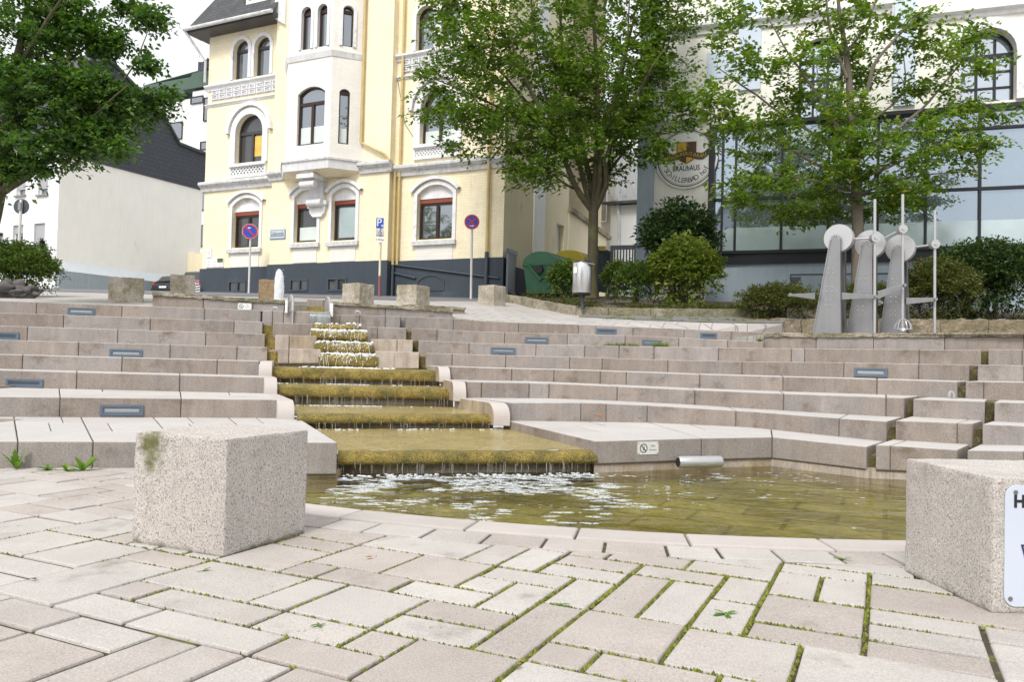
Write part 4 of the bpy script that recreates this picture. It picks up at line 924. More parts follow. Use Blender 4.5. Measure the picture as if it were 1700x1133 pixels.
for k, (u0, u1, TT, hl) in segs.items():
    mb = MB(); zt_w = FY.uz(345, 44, .5)[1] - .05 if k == 'L' else ZT; holes_wall(mb, TT, [(u0, ZB), (u1, ZB), (u1, zt_w), (u0, zt_w)], hl, .24)
    if k == 'M':
        for u in (u0, u1): mb.add([TT(u, 0, ZB), TT(u, -ORS, ZB), TT(u, -ORS, ZT), TT(u, 0, ZT)], [(0, 1, 2, 3)])
    obj('wall', mb, m_yel, yv)
for (seg, u0, u1, z0, z1, rise, kw) in wins:
    TT = segs[seg][2]; kw = dict(kw)
    if kw.get('style') == 'panel':
        off = ORS if seg == 'M' else 0
        zp = FY.uz(0, 0)[1]; 
        # height of the panel bottom, read at the window's centre
        cu = (u0 + u1) / 2; w_ = FY.W(cu, off, 0); pxc = 850 + 1302 * w_.x / w_.y
        zp = FY.uz(pxc - 2, kw['ptop'], off)[1]
        mb = MB(); lp = arch(u0, u1, zp, z1, rise); mb.add([TT(u, -.10, z) for u, z in lp] + [TT(u, -.2, z) for u, z in lp], [tuple(range(len(lp))), (0, 1, len(lp) + 1, len(lp))]); obj('lintel_panel', mb, m_trim, yv)
        mb = MB(); tbox(mb, TT, u0 + .01, u1 - .01, -.22, -.12, zp - .14, zp - .004); obj('roller_shutter_box', mb, m_brownl, yv)
        fo = window(TT, yv, u0, u1, z0, zp - .14, 0, style='double' if not kw.get('blind') and seg != 'M' else 'single', fw=.07, gm=kw.get('gm'), lower=kw.get('lower', 0))
        if kw.get('blind'):
            mb = MB(); tbox(mb, TT, u0 + .16, u1 - .09, -.195, -.193, z0 + .12, zp - .25); obj('blind', mb, m_glassf, fo)
        # white frame strip and sill
        surround(TT, yv, u0, u1, z0 - .12, z1, rise, .12, .05)
        hood(TT, yv, u0, u1, z1, rise, .17, .27, .13)
        mb = MB(); tbox(mb, TT, u0 - .15, u1 + .15, -.1, .12, z0 - .20, z0 - .06); obj('window_sill', mb, m_trimd, yv)
        zq = z0 - .20; mb = MB(); tbox(mb, TT, u0 - .02, u1 + .02, -.05, .025, zq - .52, zq - .003); obj('apron_panel', mb, m_cream, yv)
    else:
        window(TT, yv, u0, u1, z0, z1, rise, **kw)
for (u0, u1, z0, z1, rise) in gtop: surround(T, yv, u0, u1, z0, z1, rise, .13, .05)
for (u0, u1, z0, z1, rise), bal in ((L1w, (378, 434, 273, 295)), (R1w, (689, 757, 242, 263))):
    surround(T, yv, u0, u1, z0, z1, rise, .24, .07); hood(T, yv, u0, u1, z1, rise, .30, .44, .14)
    b = px2(*bal, 0); lattice(T, yv, u0 - .14, u1 + .14, b[2] + .08, b[3] - .08)
    mb = MB(); tbox(mb, T, u0 - .22, u1 + .22, -.1, .14, z0 - .11, z0 - .005); obj('window_sill', mb, m_trim, yv)
# bands
for (seg, ua, ub, TT, a) in (('L', uL - .08, uA, T, (400, 134.5, 166, 141, 160)), ('R', uB, uR + .06, T, (703, 86, 122, 92, 116))):
    zt = FY.uz(a[0], a[1])[1]; zb = FY.uz(a[0], a[2])[1]; z1 = FY.uz(a[0], a[3])[1]; z2 = FY.uz(a[0], a[4])[1]
    mould(TT, yv, ua, ub, zt, .20, .16, m_trim); mould(TT, yv, ua, ub, zb, .10, .10, m_trim)
    if seg == 'L': ornament(TT, yv, FY.uz(352, 160)[0], ub - .02, z2, z1 - .03)
    else: ornament(TT, yv, FY.uz(667, 116)[0], FY.uz(800, 116)[0], z2, z1 - .03)
zc = FY.uz(390, 302)[1]; mould(T, yv, uL - .12, uA, zc + .05, .34, .24)
zc2 = FY.uz(740, 272)[1]; mould(T, yv, uB, uR + .10, zc2 + .05, .34, .24)
zc3 = FY.uz(625, 274, ORS)[1]
# oriel
OF = 1.08
of0, of1 = FY.uz(476, 180, OF)[0], FY.uz(549, 180, OF)[0]; och = OF - ORS
olp = [(of0 - och, ORS), (of0, OF), (of1, OF), (FY.uz(604, 180, ORS)[0], ORS)]
mould(TR, yv, uA - .1, olp[0][0] + .1, zc3 + .1, .30, .22); mould(TR, yv, olp[3][0] - .05, uB + .1, zc3 + .08, .34, .24)
zo0 = FY.uz(515, 282, OF)[1]; zo1 = FY.uz(515, 268, OF)[1]; zom = FY.uz(515, 91, OF)[1]
def face(p, q):
    d = Vector((q[0] - p[0], q[1] - p[1])); L = d.length; d.normalize(); nn = Vector((-d.y, d.x))
    return (lambda s, off, z: FY.W(p[0] + d.x * s + nn.x * off, p[1] + d.y * s + nn.y * off, z)), L
def onface(TT, L, p, q, px, py):   # pixel -> (s, z) on that face
    a = TT(0, 0, 0); b = TT(1, 0, 0); nrm = (b - a).cross(Vector((0, 0, 1))); d = ray(px, py); t = (a - CAM).dot(nrm) / d.dot(nrm); w = CAM + d * t; return (w - a).dot(b - a), w.z
faces = [(olp[0], olp[1], []), (olp[1], olp[2], [(492, 537, 144, 240, .22, dict(lower=.45)), (500, 516, 12, 82, 'round', dict(style='transom', fw=.05)), (527, 543, 7, 77, 'round', dict(style='transom', fw=.05))]),
         (olp[2], olp[3], [(561, 579, 147, 239, .12, dict(style='transom', lower=.3, fw=.05)), (568, 586, 9, 77, 'round', dict(style='transom', fw=.05))])]
for p, q, wl in faces:
    TT, L = face(p, q); hl = []; ws = []
    for (x0, x1, yt, yb, rise, kw) in wl:
        a = onface(TT, L, p, q, x0, yb)[0]; b = onface(TT, L, p, q, x1, yb)[0]; z0 = onface(TT, L, p, q, (x0 + x1) / 2, yb)[1]; z1 = onface(TT, L, p, q, (x0 + x1) / 2, yt)[1]
        rise = (b - a) / 2 if rise == 'round' else rise; hl.append(arch(a, b, z0, z1, rise)); ws.append((a, b, z0, z1, rise, kw))
    mb = MB(); holes_wall(mb, TT, [(0, zo1 - .02), (L, zo1 - .02), (L, ZT), (0, ZT)], hl, .2); obj('oriel_wall', mb, m_cream, yv)
    for (a, b, z0, z1, rise, kw) in ws:
        window(TT, yv, a, b, z0, z1, rise, dep=.16, name='oriel_window', **kw)
        if z0 > zom: surround(TT, yv, a, b, z0, z1, rise, .10, .04)
def polyband(name, z0, z1, e, m, e2=None):
    cx_ = sum(p[0] for p in olp) / 4; e2 = e if e2 is None else e2
    def ex(k): return [(olp[0][0] - k, ORS - .02), (olp[1][0] - k * .4, OF + k), (olp[2][0] + k * .4, OF + k), (olp[3][0] + k, ORS - .02)]
    a, b = ex(e2), ex(e); mb = MB(); mb.hexa([FY.W(u, o, z0) for u, o in a], [FY.W(u, o, z1) for u, o in b]); obj(name, mb, m, yv)
polyband('oriel_base', zo0, zo1, .10, m_trim, .05); polyband('oriel_base_lip', zo1, zo1 + .06, .14, m_trimd); polyband('oriel_string', zom - .16, zom + .02, .09, m_trim, .03)
polyband('oriel_underside', zo0 - .14, zo0, -.02, m_yels, -.5)
# carved bracket under the oriel
cb0, cb1 = FY.uz(519, 330, ORS)[0], FY.uz(541, 330, ORS)[0]; zq0 = FY.uz(530, 361, ORS)[1]; zq1 = zo0 - .1
mb = MB(); prof = [(0, zq0 + .55), (.10, zq0 + .55), (.16, zq0 + .75), (.18, zq0 + 1.05), (.26, zq0 + 1.3), (.42, zq0 + 1.45), (.60, zq0 + 1.5), (.72, zq0 + 1.6), (.72, zq1), (0, zq1)]
mb.prism([TR(cb0, o, z) for o, z in prof], FY.u * (cb1 - cb0)); tbox(mb, TR, cb0 - .08, cb1 + .08, -.02, .78, zq1 - .14, zq1 + .002)
for i in range(2):
    c = TR(cb0 - .02, .58 - i * .36, zq1 - .32 - i * .55); mb.disc(c, FY.u, .13, cb1 - cb0 + .04, 20)
obj('oriel_bracket', mb, m_trim, yv, bevel=.01)
mb = MB(); tbox(mb, TR, cb0 - .14, cb1 + .14, -.02, .16, zq0 + .40, zq0 + .55); lp = [(cb0 - .08, .40), (cb0 - .04, .15), (cb0 + .1, 0), (cb1 - .1, 0), (cb1 + .04, .15), (cb1 + .08, .40)]
mb.prism([TR(u, .11, zq0 + z) for u, z in lp[::-1]], FY.n * -.12)
for i in range(6): tbox(mb, TR, cb0 - .1 + i * (cb1 - cb0 + .16) / 6, cb0 - .1 + (i + .55) * (cb1 - cb0 + .16) / 6, .11, .145, zq0 + .3, zq0 + .39)
obj('bracket_foot', mb, m_trim, yv, bevel=.006)
# plinth with cellar windows
for (ua, ub, TT, off, pxc, pyc, cw) in ((uL - .05, uA, T, 0, 385, 445.5, [(381, 410, 467, 486)]), (uA - .05, uB + .05, TR, ORS, 540, 437, [(483, 513, 464, 484), (545, 577, 462, 484)]), (uB, uR + .05, T, 0, 740, 431.5, [])):
    zp = FY.uz(pxc, pyc, off)[1]; hl = []
    T6 = (lambda TT: lambda u, o, z: TT(u, o + .06, z))(TT)
    for c in cw: a = px2(*c, off); hl.append(arch(a[0], a[1], a[2], a[3], 0))
    mb = MB(); holes_wall(mb, T6, [(ua, ZB - .2), (ub, ZB - .2), (ub, zp), (ua, zp)], hl, .2); mb.add([T6(ua, 0, zp), T6(ub, 0, zp), T6(ub, -.06, zp + .02), T6(ua, -.06, zp + .02)], [(0, 1, 2, 3)])
    for u in (ua, ub): mb.add([T6(u, 0, ZB), T6(u, -.4, ZB), T6(u, -.4, zp), T6(u, 0, zp)], [(0, 1, 2, 3)])
    obj('plinth', mb, m_plin, yv)
    for c in cw:
        a = px2(*c, off); window(T6, yv, a[0], a[1], a[2], a[3], 0, dep=.045, fw=.05, style='double', fm=m_darkst, gm=m_glassd, name='cellar_window')
# pipes
def pipe(pts, r, m, name='drainpipe'):
    mb = MB(); mb.tube(pts, r, 10); obj(name, mb, m, yv, smooth=True)
q = [FY.W(FY.uz(603.5, 100, ORS + .1)[0], ORS + .1, z) for z in (ZT, FY.uz(604, 236, ORS + .1)[1])]; q2 = [FY.W(FY.uz(x, y, ORS + .12)[0], ORS + .12, FY.uz(x, y, ORS + .12)[1]) for x, y in ((638, 256),)]; q3 = [FY.W(uB + .1, .12, FY.uz(648, 280, .12)[1]), FY.W(uB + .12, .12, 3.9)]
pipe(q + q2 + q3, .05, m_pipey); pipe([FY.W(uB + .27, .1, ZT), FY.W(uB + .27, .1, 3.9)], .045, m_pipey); pipe([FY.W(uB + .14, .14, 3.9), FY.W(uB + .14, .16, ZB)], .05, m_darkst)
up = FY.uz(810, 350, .12)[0]; pipe([FY.W(up, .12, ZT), FY.W(up, .12, 4.2)], .055, m_pipey); pipe([FY.W(up, .12, 4.2), FY.W(up, .14, ZB)], .065, m_darkst)
for (a, b, c, d) in ((648, 439, 828, 462), (648, 452, 690, 462)):
    A = FY.uz(a, b, .1); B = FY.uz(c, d, .1); pipe([FY.W(A[0], .1, A[1]), FY.W(B[0], .1, B[1])], .03, m_darkst, 'plinth_pipe')
A = FY.uz(692, 478, .07); B = FY.uz(738, 456, .07); mb = MB(); ring(mb, T, arch(A[0], B[0], A[1] - .1, B[1], .2), arch(A[0] + .03, B[0] - .03, A[1] - .07, B[1] - .03, .2), .0, .085); obj('plinth_hatch', mb, m_darkst, yv)
a_, b_, c_ = FY.uz(660, 132, .03), FY.uz(672, 205, .03), FY.uz(694, 240, .03); mb = MB(); mb.tube([FY.W(q[0], .03, q[1]) for q in (a_, b_, c_)], .008, 5); obj('wall_cable', mb, m_black, yv)
# end walls and the side wall to the yard
mb = MB(); mb.add([FY.W(uL, 0, ZB), FY.W(uL, -9, ZB), FY.W(uL, -9, 13.2), FY.W(uL, 0, 13.2)], [(0, 1, 2, 3)]); obj('end_wall', mb, m_yel, yv)
FS = Fac(FY.W(uR, 0, 0), -FY.n)       # side wall frame: x runs into depth
def su(px, py): return FS.uz(px, py)
def TS(u, off, z): return FS.W(u, off, z)
s1 = su(943, 400)[0]; s2 = su(1006, 400)[0]
mb = MB(); tbox(mb, TS, .0, .42, 0, .004, ZB, ZT); 
mb = MB(); a = su(923, 420); b = su(936, 420); z0 = su(929, 430)[1]; z1 = su(929, 372)[1]
holes_wall(mb, TS, [(0, ZB), (s1, ZB), (s1, ZT), (0, ZT)], [arch(a[0], b[0], z0 - 1.5, z1, 0)], .25); obj('side_wall', mb, m_yels, yv)
mb = MB(); tbox(mb, TS, a[0] + .02, b[0] - .02, -.24, -.18, z0 - 1.5, z1); obj('side_door', mb, m_white, yv)
mb = MB(); tbox(mb, TS, su(884, 400)[0], su(902, 400)[0], -.02, .05, ZB, ZT); obj('side_pilaster', mb, m_white, yv)
mb = MB(); tbox(mb, TS, .0, su(880, 460)[0], -.02, .05, ZB, su(850, 440)[1] - .05); obj('side_plinth', mb, m_plin, yv)
zA, zB_ = su(944, 352)[1], su(1005, 393)[1]
mb = MB(); mb.prism([TS(s1, .02, ZB), TS(s2, .02, ZB), TS(s2, .02, zB_), TS(s1, .02, zA)], -FS.n * 2.5); obj('annex_wall', mb, m_yels, yv)
mb = MB(); mb.prism([TS(s1 - .02, .16, zA), TS(s2 + .25, .16, zB_ - .1), TS(s2 + .25, .16, zB_ + .05), TS(s1 - .02, .16, zA + .18)], -FS.n * 2.9); obj('annex_coping', mb, m_cap, yv)
mb = MB(); mb.add([FY.W(uL, -9, ZB), FY.W(uR, -9, ZB), FY.W(uR, -9, ZT), FY.W(uL, -9, ZT)], [(0, 1, 2, 3)]); obj('rear_wall', mb, m_yels, yv)
# roof over the left wing, and over the rest
ze = FY.uz(345, 44, .5)[1]
mb = MB(); a0_, a1_ = uL - .55, uA + .12
e = [FY.W(a0_, .62, ze), FY.W(a1_, .62, ze), FY.W(a1_, -1.6, ze + 3.9), FY.W(a0_ + 1.6, -1.6, ze + 3.9)]; mb.add(e + [FY.W(a0_, -8, ze), FY.W(a0_ + 1.6, -6.5, ze + 3.9), FY.W(a1_, -8, ze)], [(0, 1, 2, 3), (4, 0, 3, 5), (3, 2, 6, 5)])
ro = obj('roof', mb, m_slate, yv)
mb = MB(); mb.hexa([FY.W(a0_, .62, ze - .16), FY.W(a1_, .62, ze - .16), FY.W(a1_, -.1, ze - .16), FY.W(a0_, -.1, ze - .16)], [FY.W(a0_, .62, ze - .01), FY.W(a1_, .62, ze - .01), FY.W(a1_, -.1, ze - .01), FY.W(a0_, -.1, ze - .01)]); mb.hexa([FY.W(a0_, .6, ze - .15), FY.W(a0_ + .5, .6, ze - .15), FY.W(a0_ + .5, -8, ze - .15), FY.W(a0_, -8, ze - .15)], [FY.W(a0_, .6, ze - .012), FY.W(a0_ + .5, .6, ze - .012), FY.W(a0_ + .5, -8, ze - .012), FY.W(a0_, -8, ze - .012)]); obj('eaves_board', mb, m_frameg, ro)
mb = MB(); mb.tube([FY.W(a0_ - .05, .7, ze - .03), FY.W(a1_, .7, ze - .03)], .07, 8); mb.tube([FY.W(a0_, .66, ze - .1), FY.W(uL - .06, .12, ze - 1.1), FY.W(uL - .06, .12, ze - 1.9)], .05, 8); obj('gutter', mb, m_trimd, ro, smooth=True)
mb = MB(); d0, d1 = FY.uz(417, 5, 0)[0], FY.uz(451, 5, 0)[0]; zd = FY.uz(432, 9, 0)[1]
tbox(mb, T, d0 - .15, d1 + .15, -2, .22, zd - .25, zd + 1.6, 1); tbox(mb, T, d0, d1, .2, .25, zd, zd + 1.4, 0); obj('dormer', mb, [m_white, m_slate], ro)
mb = MB(); mb.add([FY.W(d0 + .12, .254, zd + .12), FY.W(d1 - .12, .254, zd + .12), FY.W(d1 - .12, .254, zd + 1.3), FY.W(d0 + .12, .254, zd + 1.3)], [(0, 1, 2, 3)]); obj('dormer_pane', mb, m_glass, ro)
mb = MB(); mb.add([FY.W(uA, ORS + .5, ZT - .02), FY.W(uR + .5, ORS + .5, ZT - .02), FY.W(uR + .5, -9, ZT - .02), FY.W(uA, -9, ZT - .02), FY.W(uA + 1, -3, ZT + 4), FY.W(uR - 1, -3, ZT + 4), FY.W(uR - 1, -6, ZT + 4), FY.W(uA + 1, -6, ZT + 4)], [(0, 1, 5, 4), (1, 2, 6, 5), (3, 0, 4, 7), (4, 5, 6, 7), (2, 3, 7, 6), (0, 3, 2, 1)]); obj('main_roof', mb, m_slate, yv)
# gable shoulder with finial at the left edge of the middle bay
mb = MB(); ug = FY.uz(463, 40, ORS)[0]; zs = FY.uz(463, 28, ORS)[1]
mb.prism([TR(ug - .25, .1, zs - .0), TR(ug + .35, .1, zs - .35), TR(ug + .35, .1, zs + 2), TR(ug + .1, .1, zs + 1.6)], FY.n * -.35); obj('gable_shoulder', mb, m_trim, yv)

# ------------------------------------------------------------------ text helper
def textmesh(s, size, T_, u, z, off, m, parent, name='lettering', align='CENTER', ext=.002, squeeze=1., shear=0, bold=0):
    cu = bpy.data.curves.new('txt', 'FONT'); cu.body = s; cu.size = size; cu.align_x = align; cu.align_y = 'CENTER'; cu.extrude = 0; cu.shear = shear; cu.offset = bold; cu.resolution_u = 3
    to = bpy.data.objects.new('txt', cu); COL.objects.link(to); bpy.context.view_layer.update()
    me = bpy.data.meshes.new_from_object(to.evaluated_get(bpy.context.evaluated_depsgraph_get()))
    mb = MB(); mb.add([T_(u + v.co.x * squeeze, off, z + v.co.y) for v in me.vertices], [tuple(p.vertices) for p in me.polygons])
    bpy.data.objects.remove(to); bpy.data.curves.remove(cu); bpy.data.meshes.remove(me)
    if parent == 'mb': return mb
    return obj(name, mb, m, parent)
m_ink = mat('sign_black', (.02, .02, .022), .5, var=0); m_blue = mat('sign_blue', (.02, .07, .42), .4, var=.03, spec=.5); m_red = mat('sign_red', (.55, .03, .04), .4, var=.03); m_swh = mat('sign_white', (.78, .78, .77), .4, var=.03)
m_signblue = mat('plate_blue', (.50, .56, .62), .4, var=.05)
# street name plate
t = thing('street_name_plate', 'small blue rimmed street name plate on the yellow villa wall', 'street sign', FY.W(FY.uz(460, 388, ORS)[0], ORS, FY.uz(460, 388, ORS)[1]))
a = FY.uz(447.5, 394.5, ORS + .03); b = FY.uz(473.5, 384, ORS + .03); zm = (a[1] + b[1]) / 2; hh = .17
mb = MB(); tbox(mb, TR, a[0], b[0], .0, .03, zm - hh, zm + hh); obj('plate_rim', mb, mat('plate_rim', (.16, .24, .40), .4), t, bevel=.01)
mb = MB(); tbox(mb, TR, a[0] + .025, b[0] - .025, .03, .034, zm - hh + .03, zm + hh - .03); obj('plate_face', mb, m_signblue, t)
textmesh('Schillerstraße', .27, TR, (a[0] + b[0]) / 2, zm, .037, m_ink, t, squeeze=(b[0] - a[0]) / 1.75)
# notice boards at the left corner
for (x0, x1, y0, y1, lb) in ((342, 350, 413, 428, 'small pale notice plate high on the left corner of the yellow villa'), (341, 370, 429, 444, 'wide white notice board low on the left corner of the yellow villa')):
    u0, u1, z0, z1 = px2(x0, x1, y0, y1, .05); t = thing('notice_board', lb, 'notice board', FY.W(u0, .05, z0))
    mb = MB(); tbox(mb, T, u0, u1, .0, .04, z0, z1); obj('board', mb, m_swh, t)
    mb = MB(); n = 5 if x1 - x0 > 20 else 3
    for i in range(n):
        for j in range(3 if n == 5 else 1):
            w_ = (u1 - u0) / (3 if n == 5 else 1); tbox(mb, T, u0 + j * w_ + .08, u0 + (j + .75) * w_, .04, .043, z0 + (i + .4) * (z1 - z0) / (n + 1), z0 + (i + .62) * (z1 - z0) / (n + 1))
    obj('printed_lines', mb, mat('print_grey', (.35, .36, .38), .6) if 'print_grey' not in bpy.data.materials else bpy.data.materials['print_grey'], t)
    if n == 5:
        mb = MB(); tbox(mb, T, u1 - .30, u1 - .02, .041, .046, z1 - .16, z1 - .01); obj('green_patch', mb, mat('leaf_print', (.08, .12, .03), .6), t)
# ------------------------------------------------------------------ white house on the left
cx0 = P(92, 466, 40)
FH = Fac(cx0, AD)            # long side wall, x runs into depth; outward faces right
FG = Fac(cx0, -BD)           # street front, x runs to the right (negative u = left)
wh = thing('white_house', 'white rendered house with slate clad gable on the far left', 'house', M=FH.M)
m_rend = mat('white_render', (.87, .855, .80), .85, var=.05, scale=1.0, streak=.05, spots=[((.62, .59, .52), .62, .8, .8, (1, 1, .6))])
m_rendg = mat('grey_white_render', (.72, .73, .74), .85, var=.04, scale=1)
m_base = mat('house_base_grey', (.30, .35, .385), .7, var=.08, streak=.1); m_baset = mat('base_ledge', (.56, .61, .64), .7, var=.06)
TH_ = lambda u, off, z: FH.W(u, off, z)
TG_ = lambda u, off, z: FG.W(u, off, z)
hu = lambda x, y: FH.uz(x, y); gu = lambda x, y: FG.uz(x, y)
gb0, gb1 = hu(97, 252), hu(331, 317); gt = [hu(342, 256), hu(296, 238), hu(274, 197), hu(190, 108)]
zgb = (gb0[1] + gb1[1]) / 2; Lh = hu(331, 317)[0] + .25
mb = MB(); mb.add([TH_(0, 0, 2), TH_(Lh, 0, 2), TH_(Lh, 0, zgb), TH_(0, 0, zgb)], [(0, 1, 2, 3)]); mb.add([TH_(Lh, 0, 2), TH_(Lh, -9, 2), TH_(Lh, -9, zgb), TH_(Lh, 0, zgb)], [(0, 1, 2, 3)]); obj('side_wall', mb, m_rend, wh)
gpoly = [(-.05, zgb), (Lh + .1, zgb), (Lh + .12, gt[0][1]), gt[1], gt[2], (gt[3][0], gt[3][1])]; mid = gt[3][0]; gpoly += [(mid - (gt[3][0] - 0) * .35, gt[3][1] + .3), (-.05 + .6, gt[3][1] - 1.2), (-.05, zgb + .5)]
mb = MB(); mb.prism([TH_(u, .05, z) for u, z in gpoly], -FH.n * .12); obj('slate_gable', mb, m_slateb, wh)
mb = MB()
for a, b in zip(gpoly[2:], gpoly[3:]):
    mb.add([TH_(a[0], .16, a[1] + .05), TH_(b[0], .16, b[1] + .05), TH_(b[0], -9, b[1] + .05), TH_(a[0], -9, a[1] + .05)], [(0, 1, 2, 3)])
    d = Vector((b[0] - a[0], b[1] - a[1])).normalized(); nn = Vector((d.y, -d.x)) * .16
    mb.hexa([TH_(a[0], .18, a[1] - .10), TH_(b[0], .18, b[1] - .10), TH_(b[0], .03, b[1] - .10), TH_(a[0], .03, a[1] - .10)], [TH_(a[0], .18, a[1] + .06), TH_(b[0], .18, b[1] + .06), TH_(b[0], .03, b[1] + .06), TH_(a[0], .03, a[1] + .06)])
obj('roof', mb, m_slate, wh)
pz0, pz1 = hu(92, 433), hu(290, 459)
mb = MB(); tbox(mb, TH_, -.02, Lh, -.02, .30, 1.8, pz0[1] - .5); obj('house_base', mb, m_base, wh)
mb = MB(); zz = pz0[1]; mb.hexa([TH_(-.02, .31, zz - .498), TH_(Lh, .31, zz - .498), TH_(Lh, -.02, zz - .498), TH_(-.02, -.02, zz - .498)], [TH_(-.02, .02, zz), TH_(Lh, .02, zz), TH_(Lh, -.02, zz), TH_(-.02, -.02, zz)]); obj('base_ledge', mb, m_baset, wh)
hl = []; ws = []
for (x0, x1, yt, yb, sh) in ((63, 79, 278, 324, .78), (27, 42, 281, 325, .78), (55, 73, 371, 420, 1), (20, 37, 374, 420, .3)):
    u0, z0 = gu(x0, yb); u1, _ = gu(x1, yb); _, z1 = gu((x0 + x1) / 2, yt); hl.append(arch(u0, u1, z0, z1, 0)); ws.append((u0, u1, z0, z1, sh))
mb = MB(); holes_wall(mb, TG_, [(-9, 2), (0, 2), (0, zgb + .3), (-9, zgb + .3)], hl, .2); obj('front_wall', mb, m_rendg, wh)
m_shut = mat('roller_shutter', (.40, .41, .42), .6, var=.05, brick=(9, .05, .006, .004, .6))
for (u0, u1, z0, z1, sh) in ws:
    window(TG_, wh, u0, u1, z0, z1, 0, dep=.2, style='single', fm=m_white)
    mb = MB(); tbox(mb, TG_, u0 + .01, u1 - .01, -.12, -.09, z1 - (z1 - z0) * sh, z1); obj('roller_shutter', mb, m_shut, wh)
    mb = MB(); tbox(mb, TG_, u0 - .08, u1 + .08, -.1, .10, z0 - .09, z0 - .005); obj('window_sill', mb, m_step, wh)
mb = MB(); u0, z0 = gu(-6, 416); u1, z1 = gu(5, 389); tbox(mb, TG_, u0 - 1.2, u1, 0, .8, z1 - .1, z1 + .06); obj('door_canopy', mb, m_black, wh)
# clad house behind
FB = Fac(P(345, 460, 60), -BD)
wb = thing('clad_house', 'tall white clad house with dark green mansard roof behind the slate gable', 'house', M=FB.M)
m_clad = mat('white_cladding', (.80, .80, .80), .6, var=.04, brick=(1.8, .38, .02, .015, .6)); m_green = mat('green_shingles', (.06, .10, .075), .8, var=.2, brick=(.35, .2, .012, .015, .6)); m_copper = mat('green_copper', (.35, .45, .42), .6, var=.15, streak=.2)
TB_ = lambda u, off, z: FB.W(u, off, z)
bz = lambda x, y, o=0: FB.uz(x, y, o)
def bbox(x0, x1, yt, yb, o0, o1, m, name, parent=None):
    u0, z0 = bz(x0, yb, o1); u1, _ = bz(x1, yb, o1); _, z1 = bz((x0 + x1) / 2, yt, o1); mb = MB(); tbox(mb, TB_, u0, u1, o0, o1, z0, z1); return obj(name, mb, m, parent or wb)
bbox(307, 352, 150, 520, -6, .8, m_clad, 'bay_wall'); bbox(225, 307.5, 172, 520, -6, 0, m_rendg, 'wall')
u0, z0 = bz(305, 150, .9); u1, _ = bz(352, 150, .9); _, z1 = bz(330, 114, .9); mb = MB(); mb.hexa([TB_(u0 - .1, 1., z0), TB_(u1, 1., z0), TB_(u1, -5, z0), TB_(u0 - .1, -5, z0)], [TB_(u0 + .35, .4, z1), TB_(u1, .4, z1), TB_(u1, -5, z1), TB_(u0 + .35, -5, z1)])
u2, z2 = bz(225, 172); u3, _ = bz(308, 172); _, z3 = bz(270, 130); mb.hexa([TB_(u2, .2, z2), TB_(u3, .2, z2), TB_(u3, -5, z2), TB_(u2, -5, z2)], [TB_(u2 + .3, -.6, z3), TB_(u3, -.6, z3), TB_(u3, -5, z3), TB_(u2 + .3, -5, z3)]); obj('mansard_roof', mb, m_green, wb)
mb = MB(); mb.hexa([TB_(u2, -.6, z3), TB_(u1, -.6, z3 + .6), TB_(u1, -5, z3 + .6), TB_(u2, -5, z3)], [TB_(u2 + 1.5, -3, z3 + 1.2), TB_(u1, -3, z3 + 2), TB_(u1, -5, z3 + 2), TB_(u2 + 1.5, -5, z3 + 1.2)]); obj('copper_roof', mb, m_copper, wb)
bbox(328, 339, 95, 128, -1.2, -.4, m_slateb, 'chimney')
for (x0, x1, yt, yb, o) in ((317, 338, 162, 174, .8), (338, 346, 163, 202, .8), (280, 303, 205, 234, 0), (333, 346, 236, 250, .8), (333, 347, 320, 350, .8), (333, 347, 374, 410, .8), (333, 345, 268, 282, .8)):
    u0, z0 = bz(x0, yb, o); u1, _ = bz(x1, yb, o); _, z1 = bz(x0, yt, o); TT = (lambda o: lambda u, off, z: FB.W(u, off + o + .05, z))(o)
    window(TT, wb, u0, u1, z0, z1, 0, dep=.03, style='single', fm=m_frame)
t = thing('satellite_dish', 'pale satellite dish fixed to the slate chimney behind', 'satellite dish', P(331, 97, 59)); mb = MB(); c = P(330.5, 91, 58.8); ax = Vector((.3, -1, .3)).normalized(); x_ = ax.orthogonal().normalized(); y_ = ax.cross(x_)
pr_ = [(r, -.25 * r * r) for r in (0.001, .2, .42, .6)]; vs = [c + (x_ * math.cos(w * math.pi / 10) + y_ * math.sin(w * math.pi / 10)) * r - ax * (.1 + z) for r, z in pr_ for w in range(20)]
mb.add(vs, [(i * 20 + j, i * 20 + (j + 1) % 20, (i + 1) * 20 + (j + 1) % 20, (i + 1) * 20 + j) for i in range(3) for j in range(20)]); obj('dish', mb, m_white, t, smooth='all')
mb = MB(); mb.tube([c - ax * .05, c - ax * .1 + Vector((0, .3, -.7))], .03, 6); obj('bracket', mb, m_darkst, t)
# low yellow wall in the alley
mb = MB(); a, b = P(306, 420, 47.5), P(345, 420, 47.5); mb.box(a.x, b.x + 1, a.y, a.y + .3, 2.5, a.z); top('yellow_yard_wall', mb, m_yels, 'low yellow wall closing the alley behind the parked cars', 'wall')

